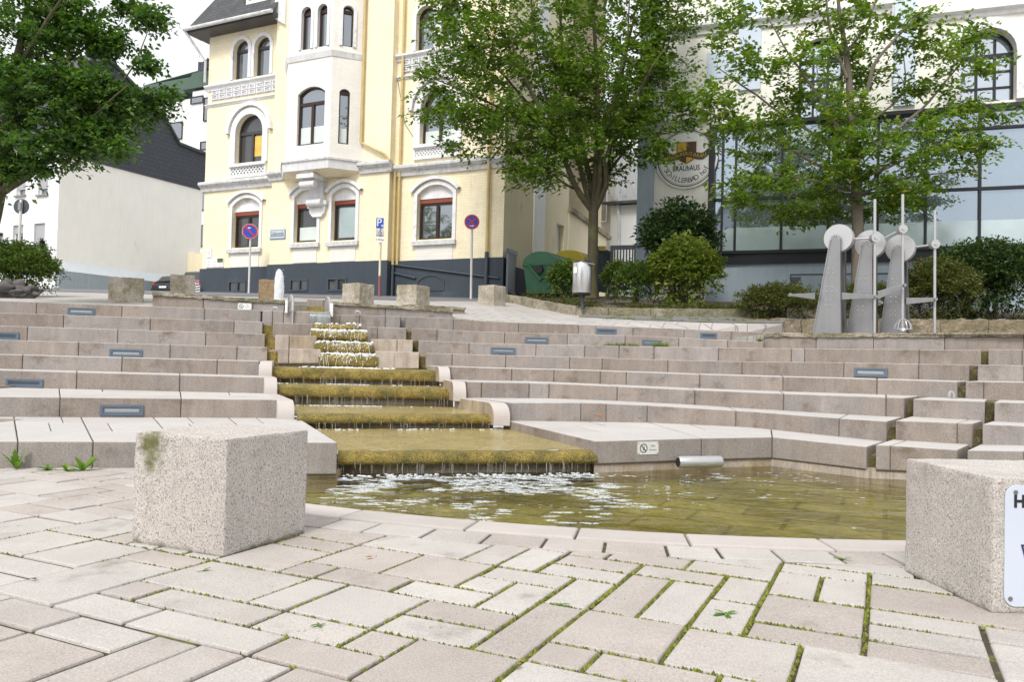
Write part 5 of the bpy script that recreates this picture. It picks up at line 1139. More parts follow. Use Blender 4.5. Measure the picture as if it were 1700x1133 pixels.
# ------------------------------------------------------------------ brewery building on the right
UB = Vector((math.cos(R(19.6)), -math.sin(R(19.6)), 0))
FBr = Fac(onplane(1063, 23), UB)
bh = thing('glazed_brewery', 'white and blue grey building with large black framed glazing behind the right tree', 'building', M=FBr.M)
m_bw = mat('brewery_white', (.80, .785, .72), .8, var=.04, scale=1.2, streak=.07); m_bb = mat('brewery_blue', (.33, .40, .46), .75, var=.06, scale=1.5, streak=.10); m_bbl = mat('brewery_pale_blue', (.56, .64, .74), .75, var=.05)
m_blk = mat('black_steel', (.012, .014, .02), .4, var=.1)
TBr = lambda u, off, z: FBr.W(u, off, z)
q_ = lambda x, y, o=0: FBr.uz(x, y, o)
uE = q_(1064, 300)[0]; uP = q_(1086, 300)[0]; uG = q_(1177, 300)[0]; uX = q_(1700, 300)[0] + 5
zs0 = q_(1180, 440)[1]; zg0 = q_(1190, 418)[1]; zg1 = q_(1190, 209)[1]
def brx(x0, x1, yt, yb, o0, o1, m, name, bev=0):
    u0, z0 = q_(x0, yb, o1); u1, _ = q_(x1, yb, o1); _, z1 = q_((x0 + x1) / 2, yt, o1); mb = MB(); tbox(mb, TBr, u0, u1, o0, o1, z0, z1); return obj(name, mb, m, bh, bevel=bev)
hol = [arch(uG, uX - .2, zs0, zg1, 0)]
wn = []
for (x0, x1, yt, yb, rise) in ((1593, 1686, 48, 172, 'round'), (1325, 1399, 62, 196, 'round'), (1180, 1224, 84, 130, 0)):
    u0, z0 = q_(x0, yb); u1, _ = q_(x1, yb); _, z1 = q_((x0 + x1) / 2, yt); wn.append((u0, u1, z0, z1, (u1 - u0) / 2 if rise else 0))
mb = MB(); holes_wall(mb, TBr, [(uE, 1.5), (uX, 1.5), (uX, 15), (uE, 15)], hol + [arch(*w) for w in wn[:2]], .35); obj('wall', mb, m_bw, bh)
mb = MB(); tbox(mb, TBr, uG - .02, uX, -.05, .06, 1.5, zs0); obj('base_wall', mb, m_bb, bh)
mb = MB(); tbox(mb, TBr, uE - .05, uP, -6, .30, 1.5, 15); obj('corner_pilaster', mb, m_bb, bh)
for (x0, x1, yt, yb, nm) in ((1225, 1262, -40, 150, 'pilaster'), (1483, 1519, -40, 176, 'pilaster'), (1173, 1222, 84, 131, 'spandrel_panel'), (1180, 1300, -30, 24, 'fascia_panel')):
    brx(x0, x1, yt, yb, -.02, .08 if nm == 'pilaster' else .03, m_bbl if nm != 'fascia_panel' else m_bw, nm)
for (x0, x1, y, h) in ((1090, 1480, 36, .3), (1090, 1176, 200, .12), (1520, 1760, 14, .2)):
    u0 = q_(x0, y)[0]; u1 = q_(x1, y)[0]; z = q_((1208 if y == 36 else (x0 + x1) / 2), y)[1]; mould(TBr, bh, u0, u1, z, h, .22, m_trim)
brx(1178, 1196, 8, 32, 0, .05, m_trimd, 'vent_louvre')
u0, u1, z0, z1, rs = wn[0]; surround(TBr, bh, u0, u1, z0, z1, rs, .28, .10)
for w in wn[:2]:
    u0, u1, z0, z1, rs = w; fo = window(TBr, bh, u0, u1, z0, z1, rs, dep=.3, style='transom', fm=m_blk, gm=glassmat('arched_glass', (.12, .15, .20), .40) if 'arched_glass' not in bpy.data.materials else bpy.data.materials['arched_glass'], name='arched_window')
    mb = MB()
    for i in (1, 2): tbox(mb, TBr, u0 + (u1 - u0) * i / 3 - .03, u0 + (u1 - u0) * i / 3 + .03, -.3, -.235, z0 + .05, z1 - .2)
    for i in (1, 2): tbox(mb, TBr, u0 + .05, u1 - .05, -.3, -.24, z0 + (z1 - rs - z0) * i / 3 - .025, z0 + (z1 - rs - z0) * i / 3 + .025)
    obj('glazing_bars', mb, m_blk, fo)
# big glazing: black frame > panes
mb = MB(); tbox(mb, TBr, uG, uX - .2, -.12, .14, zs0, zg0); tbox(mb, TBr, uG, uX - .2, -.12, .20, zs0 + .28, zs0 + .36); tbox(mb, TBr, uG, uG + .16, -.3, .19, zs0, zg1); tbox(mb, TBr, uG, uX - .2, -.3, .08, zg1 - .07, zg1 + .03)
zt1 = q_(1190, 331)[1]; zt2 = zg1 - .55
mull = [q_(x, 300)[0] for x in (1199, 1221, 1298, 1376, 1458, 1538, 1628)] + [uX - 3.3, uX - 1.8]
for u in mull: tbox(mb, TBr, u - .03, u + .03, -.16, -.04, zg0, zg1)
tbox(mb, TBr, uG, uX - .2, -.16, -.043, zt1 - .035, zt1 + .035); tbox(mb, TBr, mull[4], uX - .2, -.16, -.043, zt2 - .03, zt2 + .03)
gf = obj('glazing_frame', mb, m_blk, bh)
es = [uG] + mull + [uX - .2]; rr = random.Random(4)
for a, b in zip(es, es[1:]):
    for (z0, z1) in ((zg0, zt1), (zt1, zg1)):
        mb = MB(); e = [rr.uniform(-.006, .006) for _ in range(3)]
        mb.add([TBr(a, -.12 + e[0], z0), TBr(b, -.12 + e[1], z0), TBr(b, -.12 + e[1] + e[2], z1), TBr(a, -.12 + e[0] + e[2], z1)], [(0, 1, 2, 3)]); obj('glass_pane', mb, m_glassb, gf)
    mb = MB(); zf = q_(1240, 377)[1]; tbox(mb, TBr, a + .035, b - .035, -.11, -.105, zg0 + .01, zf); obj('frosted_strip', mb, m_glassf, gf)
u0, z0 = q_(1311, 500); u1, z1 = q_(1375, 455); mb = MB(); ring(mb, (lambda u, o, z: TBr(u, o + .06, z)), arch(u0, u1 + 2, z0, z1, 0), arch(u0 + .03, u1 + 1.97, z0 + .03, z1 - .03, 0), 0, .015)
for i in range(6): tbox(mb, TBr, u0 + .03, u0 + .28, .06, .085, z1 - .36 + i * .05, z1 - .335 + i * .05)
obj('service_hatch', mb, m_darkst, bh)
# round brewery sign
o_s = .06; cu, cz = q_(1139.4, 263, o_s); rs_ = (q_(1139, 263, o_s)[1] - q_(1139, 313.5, o_s)[1])
t = thing('round_wall_sign', 'large round white sign with black ring and shield on the white wall', 'wall sign', FBr.W(cu, 0, cz))
cc = FBr.W(cu, .0, cz)
def cring(r0, r1, off, a0=0, a1=2 * math.pi, n=64):
    mb = MB(); mb.add([TBr(cu + r * math.cos(a0 + (a1 - a0) * i / n), off, cz + r * math.sin(a0 + (a1 - a0) * i / n)) for i in range(n + 1) for r in (r0, r1)], [(2 * i, 2 * i + 1, 2 * i + 3, 2 * i + 2) for i in range(n)]); return mb
mb = MB(); mb.disc(cc, FBr.n, rs_, .06, 64); obj('sign_disc', mb, m_trim, t)
obj('black_ring', cring(rs_ * .905, rs_ * .935, .064), m_ink, t); obj('thin_ring', cring(rs_ * .865, rs_ * .875, .064), m_ink, t)
mb = MB(); mb.disc(FBr.W(cu, .0605, cz), FBr.n, rs_ * .90, .0015, 64); obj('sign_face', mb, m_swh, t)
def arctext(s, r, size, ac, spread, parent, m, name):
    out = MB(); n = len(s)
    for i, ch in enumerate(s):
        if ch == ' ': continue
        a = ac + (i - (n - 1) / 2) * spread
        c = (cu + r * math.sin(a), cz - r * math.cos(a))
        q = textmesh(ch, size, lambda u, off, z, a=a, c=c: TBr(c[0] + u * math.cos(a) - z * math.sin(a), .066, c[1] + u * math.sin(a) + z * math.cos(a)), 0, 0, 0, None, 'mb'); out.add(q.v, q.f)
    return obj(name, out, m, parent)
arctext('SChILLERBAD hof', rs_ * .73, rs_ * .24, 0.02, .152, t, m_ink, 'arc_lettering')
textmesh('BRAUhAUS', rs_ * .25, TBr, cu, cz - rs_ * .33, .066, m_ink, t, squeeze=.72, bold=.004)
m_gold = mat('sign_gold', (.62, .36, .05), .45, var=.05)
sh = [(-.29, .49), (.29, .49), (.29, .10), (.20, -.06), (0, -.17), (-.20, -.06), (-.29, .10)]
mb = MB(); mb.prism([TBr(cu + u * rs_ * 1.1, .066, cz + z * rs_ * 1.1) for u, z in sh], FBr.n * .01); obj('shield_rim', mb, mat('shield_brown', (.16, .05, .02), .5), t)
mb = MB()
for i, (lp) in enumerate(([(-.265, .465), (0, .465), (0, .14), (-.265, .14)], [(0, .14), (.265, .14), (.18, -.045), (0, -.145)])): mb.add([TBr(cu + u * rs_ * 1.1, .078, cz + z * rs_ * 1.1) for u, z in lp], [(0, 1, 2, 3)])
obj('gold_quarters', mb, m_gold, t)
mb = MB()
for lp in ([(0, .465), (.265, .465), (.265, .14), (0, .14)], [(-.265, .14), (0, .14), (0, -.145), (-.18, -.045)]): mb.add([TBr(cu + u * rs_ * 1.1, .078, cz + z * rs_ * 1.1) for u, z in lp], [(0, 1, 2, 3)])
obj('brown_quarters', mb, mat('sign_brown', (.10, .05, .025), .5), t)
def wave(x): return .07 + .05 * math.cos(x * 7.2) + .55 * max(0, abs(x) - .48)
nb = 24; xs = [-.66 + 1.32 * i / nb for i in range(nb + 1)]
mb = MB(); mb.add([TBr(cu + x * rs_ * 1.1, .082, cz + (wave(x) + s * .10 + .02) * rs_ * 1.1) for x in xs for s in (-1, 1)], [(2 * i, 2 * i + 2, 2 * i + 3, 2 * i + 1) for i in range(nb)]); obj('banner', mb, mat('banner_brown', (.055, .045, .03), .5), t)
out = MB()
for i, ch in enumerate('MEDARDUSBRÄU'):
    x = -.53 + i * 1.06 / 11; sl = math.atan(-.05 * 7.2 * math.sin(x * 7.2)); c = (cu + x * rs_ * 1.1, cz + (wave(x) + .02) * rs_ * 1.1)
    q = textmesh(ch, rs_ * .165, lambda u, off, z, a=sl, c=c: TBr(c[0] + u * math.cos(a) - z * math.sin(a), .086, c[1] + u * math.sin(a) + z * math.cos(a)), 0, 0, 0, None, 'mb'); out.add(q.v, q.f)
obj('banner_lettering', out, m_gold, t)
# far white house seen through the alley
FR = Fac(P(985, 480, 36), -BD); rh = thing('rear_house', 'pale house at the end of the alley between villa and glazed building', 'house', M=FR.M)
TR_ = lambda u, o, z: FR.W(u, o, z)
mb = MB(); uu0, uu1 = FR.uz(900, 400)[0], FR.uz(1100, 400)[0]; zz = FR.uz(1040, 345)[1]; hz = FR.uz(1000, 235)[1]
mb2 = MB(); um = FR.uz(1022, 300)[0]; mb2.hexa([TR_(uu0, 0, 2), TR_(um, 0, 2), TR_(um, -5, 2), TR_(uu0, -5, 2)], [TR_(uu0, 0, hz), TR_(um, 0, hz), TR_(um, -5, hz), TR_(uu0, -5, hz)]); obj('main_wall', mb2, mat('stained_render', (.60, .60, .57), .85, var=.12, streak=.2, spots=[((.33, .33, .30), .56, .68, 2, None)]), rh)
mb.hexa([TR_(um, .6, 2), TR_(uu1, .6, 2), TR_(uu1, -5, 2), TR_(um, -5, 2)], [TR_(um, .6, zz), TR_(uu1, .6, zz), TR_(uu1, -5, zz), TR_(um, -5, zz)]); obj('side_wing', mb, m_rendg, rh)
mb = MB(); mb.hexa([TR_(um - .3, 1, zz), TR_(uu1, 1, zz), TR_(uu1, -5, zz + 1), TR_(um - .3, -5, zz + 1)], [TR_(um - .3, 1, zz + .12), TR_(uu1, 1, zz + .12), TR_(uu1, -5, zz + 1.1), TR_(um - .3, -5, zz + 1.1)]); obj('wing_roof', mb, m_slate, rh)
mb = MB(); mb.tube([TR_(um + .35, .72, zz), TR_(um + .45, .72, zz - .8), TR_(um + .45, .72, 2.5)], .07, 8); obj('downpipe', mb, m_trimd, rh)
mb = MB(); mb.hexa([TR_(uu0, .3, hz), TR_(um + .3, .3, hz), TR_(um + .3, -2.5, hz + 2.5), TR_(uu0, -2.5, hz + 2.5)], [TR_(uu0, .3, hz + .1), TR_(um + .3, .3, hz + .1), TR_(um + .3, -2.5, hz + 2.6), TR_(uu0, -2.5, hz + 2.6)]); obj('main_roof', mb, m_slate, rh)
a = FR.uz(996, 370), FR.uz(1010, 300); window((lambda u, o, z: FR.W(u, o + .06, z)), rh, a[0][0], a[1][0], a[0][1], a[1][1], 0, dep=.04, style='transom', fm=m_white)

# ------------------------------------------------------------------ bollards
def bollard(label, c, size, h, th, z0, m, rough=0, tilt=0):
    t = MB(); ex = Vector((math.cos(th), math.sin(th), 0)) * size / 2; ey = Vector((-math.sin(th), math.cos(th), 0)) * size / 2; c = Vector((c[0], c[1], 0)); k = .5 + .02 * 0
    lo = [c - ex - ey, c + ex - ey, c + ex + ey, c - ex + ey]; a = [(q.x, q.y, z0) for q in lo]; b = [(q.x, q.y, z0 + h) for q in lo]
    rough_hexa(t, a, b, (30, 30, 28), rough if rough else .0035, 11 if rough else 24)
    o = top('stone_bollard', t, m, label, 'bollard', 'cube shaped stone bollards', smooth=True)
    bm = bmesh.new(); bm.from_mesh(o.data); bmesh.ops.remove_doubles(bm, verts=bm.verts, dist=.003)
    ed = [e for e in bm.edges if len(e.link_faces) == 2 and e.calc_face_angle(0) > R(55)]
    bmesh.ops.bevel(bm, geom=ed, offset=.012 if not rough else .012, segments=2, affect='EDGES', profile=.6); bm.to_mesh(o.data); bm.free(); o.data.polygons.foreach_set('use_smooth', [True] * len(o.data.polygons)); o.data.set_sharp_from_angle(angle=R(50))
    return o
m_gran1 = mat('bollard_granite_stained', (.51, .47, .437), .85, var=.09, scale=4, fine=.40, fscale=190, bump=.5, bscale=150, bdist=.006, streak=.10, spots=[((.25, .22, .205), .52, .61, 110, None), ((.66, .52, .49), .66, .72, 55, None), ((.33, .31, .29), .60, .82, 1.8, (4, 4, 1.))])
n_ = m_gran1.node_tree; pr_ = n_.nodes['Principled BSDF']; old = pr_.inputs['Base Color'].links[0].from_socket
gp = n_.nodes.new('ShaderNodeNewGeometry'); vs_ = n_.nodes.new('ShaderNodeVectorMath'); vs_.operation = 'SUBTRACT'
g0 = G(246, 742, .46); gz = P(246, 742, 3.60); vs_.inputs[1].default_value = gz; n_.links.new(gp.outputs['Position'], vs_.inputs[0])
sc_ = n_.nodes.new('ShaderNodeVectorMath'); sc_.operation = 'MULTIPLY'; sc_.inputs[1].default_value = (12, 10, 8); n_.links.new(vs_.outputs[0], sc_.inputs[0]); ln = n_.nodes.new('ShaderNodeVectorMath'); ln.operation = 'LENGTH'; n_.links.new(sc_.outputs[0], ln.inputs[0])
nz = n_.nodes.new('ShaderNodeTexNoise'); nz.inputs['Scale'].default_value = 22; nz.inputs['Detail'].default_value = 5; n_.links.new(gp.outputs['Position'], nz.inputs['Vector'])
ad = n_.nodes.new('ShaderNodeMath'); ad.operation = 'MULTIPLY_ADD'; n_.links.new(nz.outputs['Fac'], ad.inputs[0]); ad.inputs[1].default_value = 1.6; n_.links.new(ln.outputs['Value'], ad.inputs[2])
mp = n_.nodes.new('ShaderNodeMapRange'); mp.interpolation_type = 'SMOOTHSTEP'; mp.inputs[1].default_value = 2.0; mp.inputs[2].default_value = 1.2; mp.inputs[3].default_value = 0; mp.inputs[4].default_value = 1.; n_.links.new(ad.outputs[0], mp.inputs[0])
mxx = n_.nodes.new('ShaderNodeMix'); mxx.data_type = 'RGBA'; n_.links.new(mp.outputs[0], mxx.inputs[0]); n_.links.new(old, mxx.inputs[6]); mxx.inputs[7].default_value = (.13, .13, .045, 1); n_.links.new(mxx.outputs[2], pr_.inputs['Base Color'])
def base_dirt(m, z0, hgt, colr):
    # ragged dirt and moss splashed up from the paving
    t_ = m.node_tree; p_ = t_.nodes['Principled BSDF']; lk = p_.inputs['Base Color'].links[0].from_socket; g_ = t_.nodes.new('ShaderNodeNewGeometry'); sp_ = t_.nodes.new('ShaderNodeSeparateXYZ'); t_.links.new(g_.outputs['Position'], sp_.inputs[0])
    nn_ = t_.nodes.new('ShaderNodeTexNoise'); nn_.inputs['Scale'].default_value = 9; nn_.inputs['Detail'].default_value = 6; nn_.inputs['Roughness'].default_value = .75; t_.links.new(g_.outputs['Position'], nn_.inputs['Vector'])
    ma = t_.nodes.new('ShaderNodeMath'); ma.operation = 'MULTIPLY_ADD'; t_.links.new(nn_.outputs['Fac'], ma.inputs[0]); ma.inputs[1].default_value = -hgt * 2.6; t_.links.new(sp_.outputs[2], ma.inputs[2])
    mr = t_.nodes.new('ShaderNodeMapRange'); t_.links.new(ma.outputs[0], mr.inputs[0]); mr.inputs[1].default_value = z0 - hgt * 1.0; mr.inputs[2].default_value = z0 - hgt * 1.5; mr.inputs[3].default_value = 0; mr.inputs[4].default_value = .8
    mi = t_.nodes.new('ShaderNodeMix'); mi.data_type = 'RGBA'; t_.links.new(mr.outputs[0], mi.inputs[0]); t_.links.new(lk, mi.inputs[6]); mi.inputs[7].default_value = (*colr, 1); t_.links.new(mi.outputs[2], p_.inputs['Base Color'])
base_dirt(m_gran1, .0, .07, (.15, .14, .10)); base_dirt(m_gran, .0, .07, (.14, .13, .11))
pN, pL, pR_ = G(372, 925, 0), G(217, 900, 0), G(508, 885, 0); cc = (pL + pR_) / 2; th = math.atan2(pN.y - pL.y, pN.x - pL.x)
hh = P(370, 727, pN.y).z; sz = ((pN - pL).length + (pN - pR_).length) / 2
b1 = bollard('big pale granite bollard in the left foreground with a green stain near its top', cc, sz, hh, th, -.004, m_gran1)
pN, pL = G(1640, 1017, 0), G(1503, 950, 0); dv = (pL - pN); s2_ = dv.length; th2 = math.atan2(dv.y, dv.x) - math.pi / 2 + R(1)
e_ = Vector((math.cos(th2), math.sin(th2), 0)); cc2 = (pL + pN) / 2 + e_ * .29; hh2 = P(1640, 791, pN.y).z
b2 = bollard('big pale granite bollard in the right foreground carrying a white metal sign', cc2, .57, hh2, th2, -.004, m_gran)
for (px, py, Y, sz, h, th, m, lb) in ((201.5, 497.5, 16.9, .68, .50, R(26), m_granr, 'rough granite bollard on the left above the steps, nearest the dark parked car'),
        (298, 490, 17.3, .50, .47, R(23), m_granr, 'lichen spotted bollard on the left wall cap in front of the silver car'), (441.5, 499, 16.3, .36, .46, R(17), m_granbr, 'brown rough bollard just left of the white fountain jet'),
        (592, 503.5, 16.4, .47, .44, R(-30), m_granr, 'rough bollard with a mossy right face, right beside the steel weir plates'), (684, 507.5, 16.3, .50, .45, R(-27), m_granr, 'rough bollard below the plinth hatch, second to the right of the weir'),
        (816, 509.5, 18.0, .46, .52, R(-36), m_granr, 'clean cut bollard in front of the no stopping sign beside the bed kerb')):
    p = P(px, py, Y); zb_ = min(p.z, zup(p.x, p.y)) - .06; bollard(lb, (p.x, p.y + sz * .3), sz, h + p.z - .03 - zb_, th, zb_, m, rough=.004 if 'clean' in lb else .012)
# white plate on the right bollard
t = thing('metal_plate_sign', 'white metal plate with rounded corners screwed to the right foreground bollard', 'sign', P(1680, 900, pN.y - .02))
fq = Fac(pN + e_ * 0 , e_); TF = lambda u, o, z: fq.W(u, o + .008, z)
a0_ = fq.uz(1667, 900, .01); zt_ = fq.uz(1690, 806, .01)[1]; zb_ = fq.uz(1690, 1008, .01)[1]; u0 = fq.uz(1667, 900, .01)[0]; u1 = u0 + .36
def rrect(u0, u1, z0, z1, r, n=6):
    o = []
    for (cx_, cz_, a) in ((u1 - r, z0 + r, -90), (u1 - r, z1 - r, 0), (u0 + r, z1 - r, 90), (u0 + r, z0 + r, 180)):
        for i in range(n + 1): w_ = R(a + 90 * i / n); o.append((cx_ + r * math.cos(w_), cz_ + r * math.sin(w_)))
    return o
mb = MB(); mb.prism([TF(u, .006, z) for u, z in rrect(u0, u1, zb_, zt_, .045)], -fq.n * .004); obj('plate', mb, mat('enamel_white', (.58, .64, .74), .25, var=.02, spec=.6), t, bevel=.001)
mb = MB()
for (x, y) in ((1686, 818), (1677, 995)): q = fq.uz(x, y, .014); mb.disc(TF(q[0], .006, q[1]), fq.n, .0085, .003, 14)
obj('screws', mb, m_steel, t, kind='stuff')
q = fq.uz(1683, 834, .016); textmesh('H', .064, TF, q[0], q[1], .0075, m_ink, t, align='LEFT', bold=.0025)
q = fq.uz(1695, 905, .016); mb = MB(); mb.add([TF(q[0] + a, .0072, q[1] + b) for a, b in ((0, 0), (.03, -.10), (.10, -.10), (.12, 0))], [(0, 1, 2, 3)]); obj('drawing_outline', mb, mat('navy_print', (.04, .03, .14), .4), t)
mb = MB(); mb.add([TF(q[0] + a, .0078, q[1] + b) for a, b in ((.01, -.008), (.036, -.09), (.095, -.09), (.11, -.008))], [(0, 1, 2, 3)]); obj('drawing_fill', mb, mat('yellow_print', (.75, .55, .06), .4), t)

# ------------------------------------------------------------------ traffic signs
def post(px, pyt, pyb, Y, r, t, m):
    a, b = P(px[0], pyt, Y), P(px[1], pyb, Y); mb = MB(); mb.tube([a + Vector((0, .03, 0)), b + Vector((0, .03, -.2))], r, 12); return obj('post', mb, m, t, smooth=True)
m_post = mat('sign_post', (.62, .61, .58), .5, var=.12, streak=.2)
def rsign(label, px, py, rpx, Y, pb, yb, cross, yaw):
    c = P(px, py, Y); t = thing('traffic_sign', label, 'traffic sign', P(pb, yb, Y)); post((px, pb), py, yb, Y, .035, t, m_post)
    r = rpx * Y / 1302; nn = Vector((math.sin(yaw), -math.cos(yaw), 0)); uu = Vector((math.cos(yaw), math.sin(yaw), 0)); c = c - Vector((0, .03, 0))
    mb = MB(); mb.disc(c, nn, r, .012, 36); obj('disc', mb, m_swh, t)
    T_ = lambda u, o, z: c + uu * u + nn * o + Vector((0, 0, z))
    def rg(r0, r1, o, m, nm):
        mb = MB(); n = 40; mb.add([T_(q * math.cos(2 * math.pi * i / n), o, q * math.sin(2 * math.pi * i / n)) for i in range(n) for q in (r0, r1)], [(2 * i, 2 * i + 1, 2 * ((i + 1) % n) + 1, 2 * ((i + 1) % n)) for i in range(n)]); return obj(nm, mb, m, t)
    rg(r * .80, r * .97, .0155, m_red, 'red_rim'); mb = MB(); mb.add([T_(r * .81 * math.cos(2 * math.pi * i / 40), .014, r * .81 * math.sin(2 * math.pi * i / 40)) for i in range(40)], [tuple(range(40))]); obj('blue_field', mb, m_blue, t)
    mb = MB()
    for s in ((1, -1) if cross else (-1,)):
        d = Vector((math.cos(R(45)), s * math.sin(R(45)))); p = Vector((-d.y, d.x)) * r * .085; o = .017 + (.001 if s > 0 else 0)
        mb.add([T_((d * -.82 * r + p).x, o, (d * -.82 * r + p).y), T_((d * -.82 * r - p).x, o, (d * -.82 * r - p).y), T_((d * .82 * r - p).x, o, (d * .82 * r - p).y), T_((d * .82 * r + p).x, o, (d * .82 * r + p).y)], [(0, 1, 2, 3)])
    obj('red_bars', mb, m_red, t)
    mb = MB(); zz = -.52 * r if cross else .45 * r; sgn = 1 if cross else -1
    mb.add([T_(a * r, .019, zz + b * r) for a, b in ((-.26, .05), (-.26, -.05), (.1, -.05), (.1, .05))], [(0, 1, 2, 3)]); mb.add([T_(sgn * a * r, .0194, zz + b * r) for a, b in ((.08, .13), (.08, -.13), (.30, 0))], [(0, 1, 2)]); obj('white_arrow', mb, m_swh, t)
rsign('round no parking sign with one red bar, in front of the left villa window', 415.5, 384.5, 12.6, 27.3, 412.5, 489, False, R(12))
rsign('round no stopping sign with a red cross, on a white post at the villa corner', 783.5, 369, 12.8, 22.6, 782, 492, True, R(-2))
Y = 24.2; t = thing('parking_sign', 'blue parking sign with two white plates below it on one post', 'parking sign', P(631, 491, Y)); post((632.5, 630), 362, 462, Y, .036, t, mat('cream_post', (.66, .60, .45), .5, var=.2, streak=.3))
a, b = P(630, 458, Y), P(629.6, 492, Y); mb = MB(); mb.tube([a + Vector((0, .03, 0)), b + Vector((0, .03, -.1))], .038, 12); obj('red_post_foot', mb, mat('faded_red', (.30, .10, .10), .6, var=.2), t)
def plate(x0, x1, y0, y1, m, nm, rim=None):
    p, q = P(x0, y1, Y), P(x1, y0, Y); mb = MB(); mb.box(p.x, q.x, Y - .035, Y - .02, p.z, q.z); o = obj(nm, mb, m, t, bevel=.004); return p, q
p, q = plate(624, 638, 362, 380, m_swh, 'blue_plate_rim'); mb = MB(); mb.box(p.x + .012, q.x - .012, Y - .038, Y - .03, p.z + .012, q.z - .012); obj('blue_plate', mb, m_blue, t)
TP = lambda u, o, z: Vector((u, Y - .04 - o, z))
textmesh('P', .33, TP, (p.x + q.x) / 2 - .02, (p.z + q.z) / 2 + .01, 0, m_swh, t)
mb = MB()
for (dx, dz) in ((.06, -.07), (.07, -.11)): mb.box((p.x + q.x) / 2 + dx - .02, (p.x + q.x) / 2 + dx + .045, Y - .0405, Y - .039, (p.z + q.z) / 2 + dz, (p.z + q.z) / 2 + dz + .02)
obj('small_arrow_marks', mb, m_swh, t)
m_greyp = mat('grey_plate', (.50, .51, .53), .5, var=.04)
p, q = plate(624, 638, 381.5, 392.5, m_greyp, 'wheelchair_plate'); c = Vector(((p.x + q.x) / 2, Y - .04, (p.z + q.z) / 2 + .02))
mb = MB(); n = 20; mb.add([c + Vector((r * math.cos(2.4 + 4.4 * i / n), 0, r * math.sin(2.4 + 4.4 * i / n) - .02)) for i in range(n + 1) for r in (.038, .05)], [(2 * i, 2 * i + 1, 2 * i + 3, 2 * i + 2) for i in range(n)]); mb.tube([c + Vector((.01, 0, .06)), c + Vector((0, 0, .0)), c + Vector((.04, 0, 0)), c + Vector((.055, 0, -.05))], .009, 6); mb.blob(c + Vector((.012, 0, .08)), .014, jit=0); obj('wheelchair_symbol', mb, m_ink, t)
mb = MB(); mb.box(p.x + .02, q.x - .02, Y - .0395, Y - .034, p.z + .012, p.z + .03); obj('caption_bar', mb, m_ink, t)
p, q = plate(624, 638, 394, 403, m_swh, 'lower_plate'); textmesh('2 Plätze', .075, TP, (p.x + q.x) / 2, (p.z + q.z) / 2, 0, m_ink, t)
# back of a round sign on the far left
Y = 22; t = thing('traffic_sign', 'dark back of a round sign on a pole in front of the white house', 'traffic sign', P(25, 480, Y)); post((34, 27), 331, 480, Y, .04, t, m_post)
c = P(32.5, 342, Y); mb = MB(); mb.disc(c + Vector((0, .09, 0)), (0, -1, 0), 13 * Y / 1302, .015, 36); obj('disc', mb, m_darkst, t); mb = MB(); mb.box(c.x - .03, c.x + .05, c.y - .03, c.y + .075, c.z - .12, c.z + .1); obj('clamp', mb, m_steel, t)

# ------------------------------------------------------------------ litter bin, waste container, gates
c = P(966, 487, 17.3); h = P(966, 437.5, 17.3).z - c.z; r = 16 * 17.3 / 1302
t = thing('litter_bin', 'cylindrical stainless steel litter bin on a short pole in the planted bed', 'litter bin', P(966, 512, 17.3))
mb = MB(); mb.lathe([(r * .98, 0), (r, .01), (r, h - .02), (r * .97, h)], c, 40); obj('drum', mb, mat('drum_steel', (.60, .60, .60), .28, .9, var=.04, streak=.05), t, smooth=True)
mb = MB(); mb.lathe([(r * .9, -.04), (r * .97, 0), (.05, .0)], c, 30); mb.lathe([(r * .9, h), (r * .8, h + .05), (r * .4, h + .06), (.01, h + .062)], c, 30); obj('dark_lid', mb, m_black, t, smooth=True)
mb = MB(); mb.hexa([(c.x - r * .2, c.y - r, c.z + h), (c.x + r * 1.15, c.y - r, c.z + h - .05), (c.x + r * 1.15, c.y + r, c.z + h - .05), (c.x - r * .2, c.y + r, c.z + h)], [(c.x - r * .2, c.y - r, c.z + h + .02), (c.x + r * 1.15, c.y - r, c.z + h - .03), (c.x + r * 1.15, c.y + r, c.z + h - .03), (c.x - r * .2, c.y + r, c.z + h + .02)]); obj('tilted_flap', mb, m_steel, t)
mb = MB(); mb.tube([c + Vector((0, 0, -.03)), P(967, 514, 17.3)], .035, 12); obj('pole', mb, m_darkst, t, smooth=True)
q = P(955, 449, 17.3 - r * .8); mb = MB(); mb.box(q.x - .035, q.x + .035, c.y - r * .86, c.y - r * .70, q.z - .06, q.z + .07); obj('sticker', mb, m_swh, t)
